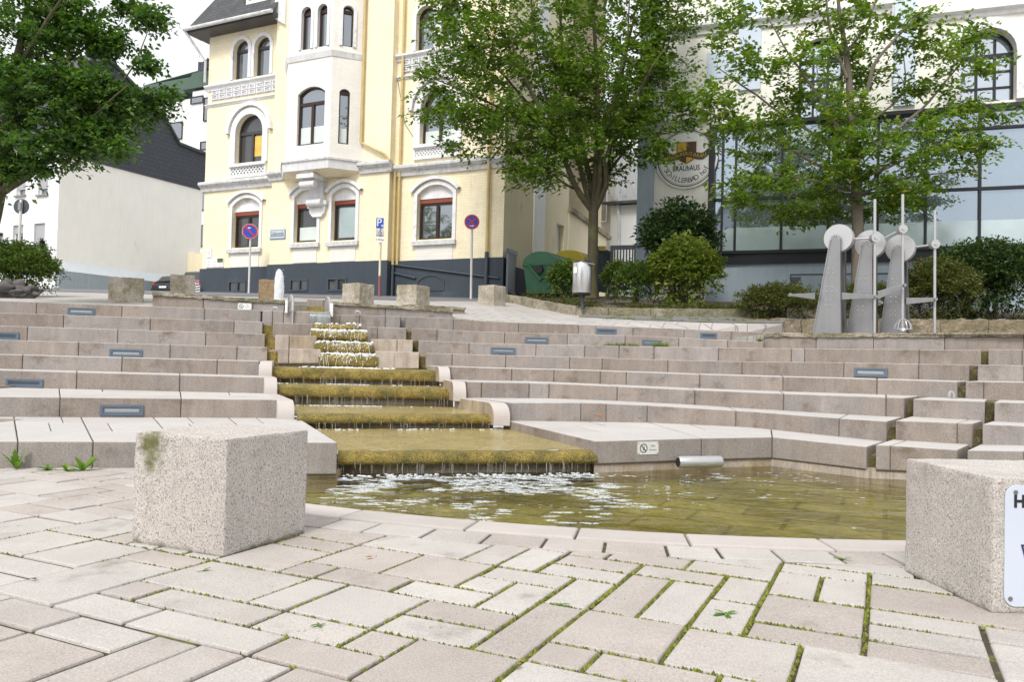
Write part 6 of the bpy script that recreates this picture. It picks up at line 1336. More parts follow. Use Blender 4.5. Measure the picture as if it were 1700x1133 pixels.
def container(px, py, Y, label, bodym, lidm, yaw, sc=1., wheels=True):
    o = onplane(px, Y); 
    M = Matrix.Translation(o) @ Matrix.Rotation(yaw, 4, 'Z') @ Matrix.Scale(sc, 4)
    t = thing('waste_container', label, 'waste container', M=Matrix.Translation(o) @ Matrix.Rotation(yaw, 4, 'Z'), group='large wheeled waste containers')
    # x along the container's length (axis of the round lid), y depth ; end face at x=0
    L, D, H = 1.36, 1.05, 1.02
    mb = MB(); mb.hexa([(.08, -D * .40, .18), (L - .08, -D * .40, .18), (L - .08, D * .40, .18), (.08, D * .40, .18)], [(0, -D / 2, H), (L, -D / 2, H), (L, D / 2, H), (0, D / 2, H)], 0, M); mb.box(-.03, L + .03, -D / 2 - .03, D / 2 + .03, H - .05, H, 0, M); obj('body', mb, bodym, t, bevel=.02)
    mb = MB(); n = 14; pr = [(D / 2 * math.cos(math.pi * i / n) * 1.02, H + .004 + .36 * math.sin(math.pi * i / n)) for i in range(n + 1)]
    mb.prism([(-.02, y, z) for y, z in pr], Vector((L + .04, 0, 0)), 0, M)
    lo = obj('lid', mb, lidm, t, smooth=True)
    mb = MB()
    for k in range(5):
        x = .12 + k * .27; pr2 = [(y * 1.02, H + (z - H) * 1.03 + .004) for y, z in pr]; mb.prism([(x, y, z) for y, z in pr2], Vector((.10, 0, 0)), 0, M)
    obj('lid_ribs', mb, lidm, lo, smooth=True)
    mb = MB()
    for (x, y) in ((.2, -.34), (.2, .34), (L - .2, -.34), (L - .2, .34)):
        mb.tube([M @ Vector((x, y - .03, .1)), M @ Vector((x, y + .03, .1))], .1 * sc, 14); mb.box(x - .05, x + .05, y - .05, y + .05, .1, .2, 0, M)
    obj('wheels', mb, m_rubber, t)
    mb = MB(); mb.tube([M @ Vector(q) for q in ((-.04, -.30, .30), (-.045, -.30, .62), (-.05, -.02, .62), (-.05, .28, .95))], .03 * sc, 8); mb.tube([M @ Vector(q) for q in ((-.05, -.08, .55), (-.05, .3, .98))], .045 * sc, 8); obj('lift_arm', mb, bodym, t)
    mb = MB(); mb.disc(M @ Vector((-.03, -.02, .86)), (M.to_3x3() @ Vector((-1, 0, 0))), .12 * sc, .06, 16); obj('trunnion', mb, m_black, t)
    return t
m_gbin = mat('green_plastic', (.045, .145, .075), .45, var=.1, scale=2, streak=.1); m_ybin = mat('yellow_plastic', (.60, .48, .03), .45, var=.1)
container(894, 487, 23.2, 'large green wheeled waste container with rounded lid beside the tree trunk', m_gbin, m_gbin, R(62), 1.04)
container(941, 486, 24.9, 'waste container with yellow lid standing behind the green one', m_gbin, m_ybin, R(60), 1.12)
def gate(name, label, p, q, zt0, zt1, bars, m, solid=False):
    t = thing(name, label, 'gate', p, group='grey steel gates of the yard'); d = (q - p); d.z = 0; L = d.length; d.normalize(); nn = Vector((-d.y, d.x, 0))
    mb = MB()
    def bx(s0, s1, z0, z1, z2=None, z3=None, w=.03):
        z2 = z1 if z2 is None else z2
        a = p + d * s0; b = p + d * s1; mb.hexa([(a.x - nn.x * w, a.y - nn.y * w, z0), (b.x - nn.x * w, b.y - nn.y * w, z0), (b.x + nn.x * w, b.y + nn.y * w, z0), (a.x + nn.x * w, a.y + nn.y * w, z0)], [(a.x - nn.x * w, a.y - nn.y * w, z1), (b.x - nn.x * w, b.y - nn.y * w, z2), (b.x + nn.x * w, b.y + nn.y * w, z2), (a.x + nn.x * w, a.y + nn.y * w, z1)])
    zb = min(p.z, q.z); bx(0, .09, zb, zt0); bx(L - .09, L, zb, zt1)
    a = p; mb.hexa([(p.x - nn.x * .035, p.y - nn.y * .035, zt0 - .12), (q.x - nn.x * .035, q.y - nn.y * .035, zt1 - .12), (q.x + nn.x * .035, q.y + nn.y * .035, zt1 - .12), (p.x + nn.x * .035, p.y + nn.y * .035, zt0 - .12)], [(p.x - nn.x * .035, p.y - nn.y * .035, zt0 + .01), (q.x - nn.x * .035, q.y - nn.y * .035, zt1 + .01), (q.x + nn.x * .035, q.y + nn.y * .035, zt1 + .01), (p.x + nn.x * .035, p.y + nn.y * .035, zt0 + .01)])
    bx(.09, L - .09, zb + .1, zb + .2)
    obj('frame', mb, m, t); mb = MB()
    for i in range(bars):
        s = .09 + (L - .18) * (i + .5) / bars; w_ = (L - .18) / bars * (.36 if solid else .2); zt = zt0 + (zt1 - zt0) * s / L - .11; bx(s - w_, s + w_, zb + .15, zt, w=.014)
    obj('bars', mb, m, t, kind='stuff'); return t
m_gate = mat('gate_grey', (.16, .18, .205), .5, .2, var=.1, streak=.1)
gate('steel_gate', 'open grey steel gate leaf at the right corner of the villa', P(841, 490, 23.4), P(865, 489, 26), P(841, 413, 23.4).z, P(865, 422, 26).z, 11, m_gate, True)
g2 = gate('steel_gate', 'grey barred steel gate between tree trunk and glazed building', P(1012, 487, 25.), P(1056, 487, 24.6), P(1012, 408.5, 25).z, P(1056, 407.5, 24.6).z, 7, m_gate)
g3 = gate('steel_gate', 'narrow grey gate leaf half open just right of the tree trunk', P(990, 489, 24.5), P(1010, 489, 25.2), P(990, 410, 24.5).z, P(1010, 418, 25.2).z, 6, m_gate, True)
p = P(1000, 412.5, 24.3); mb = MB(); mb.box(p.x - .11, p.x + .11, p.y - .01, p.y + .01, p.z - .07, p.z + .07); top('warning_plate', mb, mat('faded_yellow', (.55, .40, .08), .5, var=.3, scale=20), 'small faded yellow plate fixed to the gate by the tree', 'plate')

# ------------------------------------------------------------------ steel sculptures
def sculpture(label, Y, base, topc, disc, rod, hub, blades, arm_from, cage=None, knob=None):
    b0 = P(base[0], 560, Y); b1 = P(base[1], 560, Y)
    t = thing('steel_sculpture', label, 'sculpture', Vector((b0.x, Y, TZ)), group='tapered steel kinetic sculptures')
    u = Vector((.80, -.60, 0)).normalized(); nn = Vector((u.y, -u.x, 0))       # nn towards the viewer
    if nn.y > 0: nn = -nn
    ref = P(topc[0], topc[1], Y); fr = Fac(Vector((ref.x, ref.y, 0)), u); T_ = lambda uu, o, z: fr.W(uu, o, z)
    f = lambda x, y, o=0: fr.uz(x, y, o)
    def platepoly(o):
        ul, ur = f(base[0], 551)[0], f(base[1], 551)[0]; zt = f(topc[0], topc[1])[1]; w = 7.3 * Y / 1302
        lp = [(ul, TZ), (ur, TZ), (w * .96, zt - w)] + [(w * math.cos(R(a)), zt - w + w * math.sin(R(a))) for a in range(20, 180, 20)] + [(-w, zt - w * 1.1)]
        return lp
    lp = platepoly(0)
    for o in (.0, -.34):
        mb = MB(); mb.prism([T_(uu, o, z) for uu, z in lp], -fr.n * .012); 
        # folded edges
        for a, b in ((lp[0], lp[-1]), (lp[2], lp[1])):
            mb.hexa([T_(a[0] - .012, o + .012, a[1]), T_(a[0] + .012, o + .012, a[1]), T_(a[0] + .012, o - .075, a[1]), T_(a[0] - .012, o - .075, a[1])], [T_(b[0] - .012, o + .012, b[1]), T_(b[0] + .012, o + .012, b[1]), T_(b[0] + .012, o - .075, b[1]), T_(b[0] - .012, o - .075, b[1])])
        po = obj('side_plate', mb, m_steel, t)
        if o == 0:
            mb = MB(); zt = lp[3][1]
            def riv(x, y): q = f(x, y, .012); mb.lathe([(.013, 0), (.012, .006), (.006, .011), (.001, .012)], (0, 0, 0), 8, M=Matrix.Translation(T_(q[0], .002, q[1])) @ Vector((0, 0, 1)).rotation_difference(fr.n).to_matrix().to_4x4())
            bx_, tx_ = (base[0] + base[1]) / 2, topc[0]
            for yy in (topc[1] + 57, topc[1] + 87, topc[1] + 110):
                k = (yy - topc[1]) / (552 - topc[1]); cx_ = tx_ + (bx_ - tx_) * k - 2
                for dx in (-4.3, 4.3):
                    for dy in (0, 8): riv(cx_ + dx, yy + dy)
            for a in range(0, 181, 45): q_a = R(a); riv(topc[0] + 5.3 * math.cos(q_a), topc[1] + 7 - 5.3 * math.sin(q_a))
            obj('rivets', mb, m_steelb, po, smooth=True, kind='stuff')
    q = f(disc[0], disc[1], -.06); mb = MB(); c = T_(q[0], -.085, q[1]); mb.tube([c - fr.n * .16, c - fr.n * .15, c - fr.n * .015, c], [disc[2] * Y / 1302 * .97, disc[2] * Y / 1302, disc[2] * Y / 1302, disc[2] * Y / 1302 * .97], 48); obj('wheel_disc', mb, m_steelb, t, smooth=True)
    Yr = Y - .22
    mb = MB(); mb.tube([P(rod[0], rod[1], Yr), P(rod[0] - .6, rod[2], Yr)], 2.3 * Yr / 1302, 12); obj('vertical_rod', mb, m_steelb, t, smooth=True)
    h = P(hub[0], hub[1], Yr - .02); mb = MB(); mb.disc(h + Vector((0, .07, 0)), (0, -1, 0), 7.4 * Yr / 1302, .11, 24); mb.disc(h + Vector((0, -.04, 0)), (0, -1, 0), .028, .02, 12); obj('hub', mb, m_steelb, t, smooth=True)
    a = P(arm_from[0], arm_from[1], Y + .05); mb = MB(); mb.tube([a, h + Vector((0, .03, 0))], 1.9 * Y / 1302, 10); obj('crank_arm', mb, m_steelb, t, smooth=True)
    for (x0, y0, w0, x1, y1, w1, Ya, Yb_) in blades:
        A, B = P(x0, y0, Ya), P(x1, y1, Yb_); ha, hb = w0 * Ya / 2604, w1 * Yb_ / 2604
        mb = MB(); mb.hexa([A + Vector((0, -.03, -ha)), B + Vector((0, -.02, -hb)), B + Vector((0, .02, -hb)), A + Vector((0, .03, -ha))], [A + Vector((0, -.03, ha)), B + Vector((0, -.02, hb)), B + Vector((0, .02, hb)), A + Vector((0, .03, ha))])
        mb.disc(B + Vector((0, .04, 0)), (0, -1, 0), .03, .09, 12); obj('tapered_blade', mb, m_steel, t, bevel=.004)
    if cage:
        c = P(cage[0], cage[2], Yr); r = cage[3] * Yr / 1302; hh_ = (cage[2] - cage[1]) * Yr / 1302; mb = MB()
        for k in range(12):
            w = 2 * math.pi * k / 12; mb.tube([c + Vector((r * math.cos(w) * math.sin(R(a)), r * math.sin(w) * math.sin(R(a)), hh_ * math.cos(R(a)))) for a in (4, 25, 45, 65, 90)], .0065, 5)
        mb.tube([c + Vector((r * math.cos(w * math.pi / 12), r * math.sin(w * math.pi / 12), 0)) for w in range(25)], .007, 5); obj('cage_dome', mb, m_steelb, t)
        mb = MB(); mb.lathe([(.06, -.03), (.05, 0), (.02, .02), (.025, .1), (.03, .12), (.001, .14)], c, 14); obj('cage_bell', mb, m_steelb, t)
sculpture('left of the three tapered steel sculptures, with the largest front plate', 14.1, (1349, 1395), (1386.5, 389.5), (1390.5, 395, 23.6), (1452.4, 331, 553), (1452.6, 395.4), [(1352, 492, 11, 1311, 490, 3, 14.1, 13.95), (1397, 492, 11.5, 1453, 493, 6, 13.95, 13.85)], (1413, 397))
sculpture('middle of the three tapered steel sculptures, its rod ending in a wire cage', 14.2, (1405, 1448), (1439, 398.5), (1443, 405, 24), (1498.6, 323, 545), (1498, 380.6), [(1456, 491, 14, 1500.5, 474, 5.5, 13.9, 13.85)], (1466, 397), cage=(1499, 530, 547, 13.5))
sculpture('right of the three tapered steel sculptures, with the outermost free rod', 14.3, (1460, 1503), (1490, 406.5), (1493.3, 412, 23), (1552, 350, 553), (1551.7, 405.8), [(1503, 500.5, 11, 1552, 497.5, 6, 14.05, 14.), (1457, 503, 9, 1462, 503, 9, 14.3, 14.3)], (1517, 411))

# ------------------------------------------------------------------ recessed step lights, plates, taps
LIGHTS = [('L', 8, 112, 157, 511.5, 523, 1, 'bright step light in the uppermost left riser, above the other left lights'), ('L', 6, -16, 31, 552, 565, 0, 'dark step light cut by the left edge of the photo, third riser from the top'),
          ('L', 5, 182, 236, 580.5, 593.5, 1, 'bright step light in the middle of the left flight, fourth riser from the top'), ('L', 3, 10, 71, 630, 643.5, 0, 'dark step light low in the left flight near the photo edge'),
          ('L', 2, 166, 238, 673, 690.5, 1, 'bright step light in the lowest left riser behind the big foreground bollard'),
          ('R', 8, 990, 1023.5, 546, 554.5, 0, 'dark step light in the top right riser, below the litter bin'), ('R', 7, 872, 910, 560.5, 570, 1, 'bright step light in the right flight, second riser from the top'),
          ('R', 6, 815, 856, 577.5, 587.5, 1, 'bright step light nearest the cascade in the right flight, third riser from the top'), ('R', 8, 1163, 1190, 553.3, 562.4, 0, 'dark step light at the far right end of the top right riser'),
          ('R', 7, 1066, 1098, 565, 573, 1, 'step light half hidden by grass, second riser from the top on the right'), ('R', 4, 1077, 1121, 627.5, 641, 1, 'bright step light in the middle of the right flight, five risers below the top'),
          ('R', 5, 1418, 1473, 611.5, 626, 1, 'bright blue rimmed step light below the steel sculptures'), ('R', 2, 1120, 1174, 688, 705, 1, 'bright step light in the lowest right riser above the pool')]
m_lrim = mat('light_rim', (.13, .17, .22), .45, .4, var=.15); m_llens = mat('light_lens', (.36, .38, .385), .5, var=.12, scale=30)
for (sd_, k, x0, x1, y0, y1, br, lb) in LIGHTS:
    D, PL = (LD, LP) if sd_ == 'L' else (RD, RP)
    f0, f1 = steptop(D, PL, k, x0), steptop(D, PL, k, x1); d = f1 - f0; d.z = 0; d.normalize(); nn = Vector((d.y, -d.x, 0))
    fl = Fac(f0, d); u0, z1 = fl.uz(x0, y0, .01); u1, z0 = fl.uz(x1, y1, .01); 
    z1 = (fl.uz(x0, y0, .01)[1] + fl.uz(x1, y0, .01)[1]) / 2; z0 = (fl.uz(x0, y1, .01)[1] + fl.uz(x1, y1, .01)[1]) / 2
    T_ = lambda u, o, z: fl.W(u, o, z)
    t = thing('step_light', lb, 'step light', fl.W(u0, 0, z0), group='recessed lights in the step risers')
    w = .028; mb = MB(); ring(mb, T_, arch(u0, u1, z0, z1, 0), arch(u0 + w, u1 - w, z0 + w * .8, z1 - w * .8, 0), -.01, .016); ring(mb, T_, arch(u0 + w, u1 - w, z0 + w * .8, z1 - w * .8, 0), arch(u0 + w * 1.5, u1 - w * 1.5, z0 + w * 1.3, z1 - w * 1.3, 0), -.01, .009); obj('frame', mb, m_lrim, t)
    mb = MB(); tbox(mb, T_, u0 + w * 1.4, u1 - w * 1.4, -.01, .004, z0 + w * 1.2, z1 - w * 1.2)
    if br:
        for i in (1, 2): zz = z0 + (z1 - z0) * (.25 + .25 * i); tbox(mb, T_, u0 + w * 1.6, u1 - w * 1.6, .004, .008, zz - .004, zz + .004)
    obj('lens', mb, m_llens if br else m_darkst, t)
def smallplate(D, PL, k, x0, x1, y0, y1, label, off, Yo=None):
    if Yo: f0, f1 = P(x0, y1, Yo), P(x1, y1, Yo)
    else: f0, f1 = steptop(D, PL, k, x0), steptop(D, PL, k, x1)
    d = f1 - f0; d.z = 0; d.normalize(); fl = Fac(f0, d); u0, z1 = fl.uz(x0, y0, off); u1, z0 = fl.uz(x1, y1, off); T_ = lambda u, o, z: fl.W(u, o + off, z)
    t = thing('no_drinking_plate', label, 'plate', fl.W(u0, 0, z0), group='no drinking water plates')
    mb = MB(); mb.prism([T_(u, 0, z) for u, z in rrect(u0, u1, z0, z1, .012)], fl.n * -.006); obj('plate', mb, mat('plate_metal', (.66, .67, .66), .4, .1, var=.08) if 'plate_metal' not in bpy.data.materials else bpy.data.materials['plate_metal'], t)
    h = z1 - z0; c = (u0 + h * .55, (z0 + z1) / 2); r = h * .36; n = 24; mb = MB()
    mb.add([T_(c[0] + q * math.cos(2 * math.pi * i / n), .002, c[1] + q * math.sin(2 * math.pi * i / n)) for i in range(n) for q in (r * .82, r)], [(2 * i, 2 * i + 1, 2 * ((i + 1) % n) + 1, 2 * ((i + 1) % n)) for i in range(n)])
    mb.add([T_(c[0] + a * r, .003, c[1] + b * r) for a, b in ((-.62, .72), (-.72, .60), (.62, -.72), (.72, -.60))], [(0, 1, 2, 3)]); mb.add([T_(c[0] + a * r, .0025, c[1] + b * r) for a, b in ((-.22, .45), (-.15, -.45), (.2, -.45), (.28, .45), (.18, .45), (.12, -.35), (-.08, -.35), (-.14, .45))], [(0, 1, 6, 7), (1, 2, 5, 6), (2, 3, 4, 5)]); obj('crossed_cup_symbol', mb, m_ink, t)
    if u1 - u0 > h * 1.2:
        textmesh('Kein', h * .22, T_, c[0] + r + (u1 - c[0] - r) * .5, c[1] + h * .17, .002, m_ink, t); textmesh('Trinkwasser', h * .17, T_, c[0] + r + (u1 - c[0] - r) * .5, c[1] - h * .14, .002, m_ink, t, squeeze=.9)
    mb = MB()
    for (u, z) in ((u0 + .012, z0 + .012), (u1 - .012, z0 + .012), (u0 + .012, z1 - .012), (u1 - .012, z1 - .012)): mb.disc(T_(u, 0, z), fl.n, .005, .003, 8)
    obj('screws', mb, m_steel, t, kind='stuff')
smallplate(RD, RP, 1, 1059, 1093, 734.5, 754.5, 'small metal plate with crossed cup on the block above the pool', .012)
smallplate(LD, LP, 8, 395, 417, 503.5, 514.5, 'small white plate with crossed cup on the wall left of the weir', .012, Yo=13.62)
def tap(label, px0, px1, pyt, pyb, Y, flip, r=.009):
    a, b = P(px0, pyb, Y), P(px1, pyb, Y); zt = P(px0, pyt, Y).z; t = thing('steel_spout', label, 'water spout', a, group='bent steel water spouts')
    if flip: a, b = b, a
    s = (b - a) * .5; h = zt - a.z; mb = MB(); mb.tube([Vector((a.x, a.y, a.z - .02)), Vector((a.x, a.y, zt - h * .3)), Vector((a.x, a.y, zt - h * .3)).lerp(Vector((b.x, a.y, zt)), .3) + Vector((0, 0, h * .14)), Vector((a.x + (b.x - a.x) * .75, a.y, zt)), Vector((b.x, a.y, zt - h * .25)), Vector((b.x, a.y, zt - h * .75))], [r, r, r, r, r, r * .9], 10); obj('spout_tube', mb, m_steelb, t, smooth=True)
    mb = MB(); mb.disc((a.x, a.y, a.z - .01), (0, 0, 1), r * 2, .02, 14); obj('foot_ring', mb, m_steel, t)
tap('bent steel spout on the block left of the weir', 451, 460.5, 510.5, 516.5, 13.3, False); tap('bent steel spout on the block right of the weir', 589.5, 598, 516.5, 523.5, 13.45, True)
tap('bright steel spout on the right steps beside the mossy drain gap', 1576, 1583, 651, 663, 8.6, True, .015)
# steel tube lying at the waterline
a, b = P(1126, 768, 7.1), P(1197, 767, 7.2); t = thing('steel_cylinder', 'half submerged steel cylinder lying against the pool wall below the small plate', 'steel cylinder', a)
mb = MB(); mb.tube([a, a + (b - a) * .03, b - (b - a) * .03, b], [.048, .055, .055, .048], 24); obj('tube_body', mb, m_steelb, t, smooth=True)
mb = MB(); mb.disc(a + (a - b).normalized() * .002, (a - b), .042, .004, 24); obj('tube_end', mb, m_black, t)
# fountain jet
t = MB(); j0 = P(462.5, 503, 15.2); jt = P(461, 447, 15.2); H_ = jt.z - j0.z; rng = random.Random(8)
n_ = N('jet_water'); d_ = n_.n('ShaderNodeBsdfPrincipled'); d_.inputs['Base Color'].default_value = (.88, .9, .93, 1); d_.inputs['Roughness'].default_value = .25; tr_ = n_.n('ShaderNodeBsdfTranslucent'); tr_.inputs[0].default_value = (.9, .92, .95, 1); mx_ = n_.n('ShaderNodeMixShader'); mx_.inputs[0].default_value = .4; n_.l(d_.outputs[0], mx_.inputs[1]); n_.l(tr_.outputs[0], mx_.inputs[2]); n_.l(mx_.outputs[0], n_.out.inputs[0])
k = 20; rows = 36; vs = []
for i in range(rows + 1):
    s = i / rows; r = lin([0, .3, .7, .92, 1], [.085, .092, .084, .062, .02], s)
    for j in range(k):
        w = 2 * math.pi * j / k; q = r * (1 + .15 * mn.noise(Vector((math.cos(w) * 1.6, math.sin(w) * 1.6, s * 5))) + .08 * mn.noise(Vector((math.cos(w) * 4, math.sin(w) * 4, s * 26))))
        vs.append((j0.x + q * math.cos(w) + (-.02 if s > .5 else 0) * (s - .5), j0.y + q * math.sin(w), j0.z + s * H_))
t.add(vs, [(i * k + j, i * k + (j + 1) % k, (i + 1) * k + (j + 1) % k, (i + 1) * k + j) for i in range(rows) for j in range(k)])
for _ in range(45):
    w = rng.random() * 6.28; s = rng.random(); r = rng.uniform(.05, .14) * (1.1 - s * .5); t.blob((j0.x + r * math.cos(w), j0.y + r * math.sin(w), j0.z + s * H_ * 1.02), rng.uniform(.003, .011), jit=.5)
top('fountain_jet', t, n_.m, 'white frothing fountain jet rising above the left wall beside the weir', 'water jet', smooth='all')

# ------------------------------------------------------------------ parked cars, seen from behind
def car(label, px, Y, yaw, paint, W_=1.76, H_=1.48, L=4.2):
    o = P(px, 497, Y); M = Matrix.Translation(o) @ Matrix.Rotation(yaw, 4, 'Z'); t = thing('parked_car', label, 'car', M=M, group='cars parked in the alley')
    # x across, y forward (away), z up ; rear bumper at y=0
    ys = [0, .06, .35, .8, 1.4, 2.4, 3.0, 3.5, 4.0, L]; zb = [.42, .30, .26, .24, .24, .24, .24, .26, .32, .45]; zt = [.78, .92, .98, .98, .96, .94, .93, .86, .74, .62]; hw = [.80, .86, .88, .88, .88, .88, .88, .86, .80, .66]
    def loft(rows, M, mb, m=0):
        k = len(rows[0]); mb.add([v for r in rows for v in r], [(i * k + j, i * k + (j + 1) % k, (i + 1) * k + (j + 1) % k, (i + 1) * k + j) for i in range(len(rows) - 1) for j in range(k)] + [tuple(range(k))[::-1], tuple(range((len(rows) - 1) * k, len(rows) * k))], m, M)
    def sect(y, w, b, tp, r=.1): return [(-w + r, y, b), (w - r, y, b), (w, y, b + r), (w, y, tp - r * 1.5), (w - r * .7, y, tp), (-w + r * .7, y, tp), (-w, y, tp - r * 1.5), (-w, y, b + r)]
    mb = MB(); loft([sect(y, w, b, tp) for y, w, b, tp in zip(ys, hw, zb, zt)], M, mb); obj('body', mb, paint, t, smooth=True, bevel=.0)
    mb = MB(); loft([sect(y, w, .9, z, .09) for y, w, z in ((.20, .74, .98), (.50, .66, H_ - .10), (.95, .63, H_), (1.8, .63, H_ + .01), (2.4, .64, H_ - .06), (3.1, .72, .98))], M, mb); obj('cabin', mb, paint, t, smooth=True)
    mb = MB(); mb.add([M @ Vector(v) for v in ((-.60, .235, 1.03), (.60, .235, 1.03), (.54, .465, H_ - .15), (-.54, .465, H_ - .15))], [(0, 1, 2, 3)])
    mb.v = [tuple(Vector(v) + (M.to_3x3() @ Vector((0, -.02, .01)))) for v in mb.v]; obj('rear_window', mb, m_glassd, t)
    for s in (-1, 1):
        mb = MB(); mb.add([M @ Vector(v) for v in ((s * .735, .55, 1.02), (s * .735, 2.75, 1.0), (s * .655, 2.2, H_ - .13), (s * .655, .75, H_ - .12))], [(0, 1, 2, 3)]); mb.v = [tuple(Vector(v) + (M.to_3x3() @ Vector((s * .02, 0, 0)))) for v in mb.v]; obj('side_window', mb, m_glassd, t)
        mb = MB(); mb.hexa([(s * .62, -.02, .78), (s * .86, .05, .76), (s * .885, .35, .78), (s * .62, .2, .78)], [(s * .66, .03, .98), (s * .84, .08, .98), (s * .87, .34, .97), (s * .66, .2, .98)], 0, M); obj('tail_light', mb, mat('tail_red', (.45, .02, .02), .2, coat=.5) if 'tail_red' not in bpy.data.materials else bpy.data.materials['tail_red'], t, bevel=.01)
        for y in (.75, 3.35):
            mb = MB(); c = M @ Vector((s * .70, y, .31)); ax = M.to_3x3() @ Vector((s, 0, 0)); mb.disc(c, ax, .31, .19, 28); wo = obj('wheel', mb, m_rubber, t, bevel=.03); mb = MB(); mb.disc(c + ax * .185, ax, .20, .012, 20); obj('rim', mb, m_steel, wo)
    mb = MB(); mb.box(-.84, .84, -.05, .10, .36, .58, 0, M); obj('rear_bumper', mb, m_black if 'dark' in label else paint, t, bevel=.03)
    mb = MB(); mb.box(-.27, .27, -.062, -.045, .62, .73, 0, M); po = obj('number_plate', mb, m_swh, t); mb = MB(); mb.box(-.27, -.23, -.065, -.061, .62, .73, 0, M); obj('blue_strip', mb, m_blue, po)
    return t
m_carD = mat('dark_car_paint', (.035, .04, .05), .3, .3, var=.02, coat=.6); m_carS = mat('silver_car_paint', (.34, .35, .36), .3, .5, var=.02, coat=.6)
car('dark estate car seen from behind in the alley, left of the silver car', 270, 43.6, R(-20), m_carD, H_=1.42); car('silver grey car seen from behind in the alley, partly hidden by the villa corner', 309, 41.3, R(-22), m_carS, H_=1.62)
t = thing('striped_barrier', 'small black and white striped board at the villa corner by the cars', 'barrier', P(325, 490, 29.2)); A, B = P(320, 488, 29.2), P(332, 472, 29.2)
mb = MB(); mb.box(A.x, B.x, 29.2, 29.23, A.z, B.z); obj('board', mb, m_swh, t); mb = MB(); n = 4; w_ = (B.x - A.x) / 2; h_ = (B.z - A.z) / n
for i in range(n):
    z = A.z + i * h_; mb.add([(A.x, 29.196, z), (B.x, 29.196, z + h_ * .55), (B.x, 29.196, min(B.z, z + h_)), (A.x, 29.196, z + h_ * .45)], [(0, 1, 2, 3)])
obj('black_stripes', mb, m_ink, t)
# ------------------------------------------------------------------ vegetation
def leaf_arrays(rng, c, d, n, L, spread, droop, lw, out_v, out_f, flat=.35):
    """a spray: n leaves along a twig from c in direction d, mostly lying in one near horizontal plane"""
    d = d / (np.linalg.norm(d) + 1e-9); up = np.array([0, 0, 1.]); side = np.cross(d, up); side /= (np.linalg.norm(side) + 1e-9); nrm = np.cross(side, d)
    roll = rng.normal(0, flat); side, nrm = side * math.cos(roll) + nrm * math.sin(roll), nrm * math.cos(roll) - side * math.sin(roll)
    for i in range(n):
        s = i / max(1, n - 1); sg = 1 if i % 2 else -1
        base = c + d * (spread * s) + nrm * (-droop * s * s) + rng.normal(0, spread * .10, 3)
        ang = rng.normal(.95, .3) * sg; ld = d * math.cos(ang) + side * math.sin(ang) + rng.normal(0, .28, 3); ld[2] -= .12; ld /= np.linalg.norm(ld)
        ln = np.cross(nrm + rng.normal(0, .35, 3), ld); ln /= (np.linalg.norm(ln) + 1e-9); fold = np.cross(ld, ln) * .12
        l = L * rng.uniform(.65, 1.25); w = l * lw * rng.uniform(.8, 1.2); o = len(out_v)
        p1 = base + ld * l * .45
        out_v += [base, p1 + ln * w * .5 + fold * l, base + ld * l - np.array([0, 0, .1 * l]), p1 - ln * w * .5 + fold * l]
        out_f += [(o, o + 1, o + 2), (o, o + 2, o + 3)]
def mesh_np(name, v, f, m, parent):
    me = bpy.data.meshes.new(name); v = np.array(v, dtype=np.float32)
    if parent is not None and parent.name in WM: v = v - np.array(WM[parent.name].translation, dtype=np.float32)
    f = np.array(f, dtype=np.int32); k = f.shape[1]
    me.vertices.add(len(v)); me.vertices.foreach_set('co', v.ravel()); me.loops.add(f.size); me.loops.foreach_set('vertex_index', f.ravel())
    me.polygons.add(len(f)); me.polygons.foreach_set('loop_start', np.arange(0, f.size, k, dtype=np.int32)); me.polygons.foreach_set('loop_total', np.full(len(f), k, dtype=np.int32))
    me.update(calc_edges=True); me.materials.append(m); o = bpy.data.objects.new(name, me); link(o, parent); return o
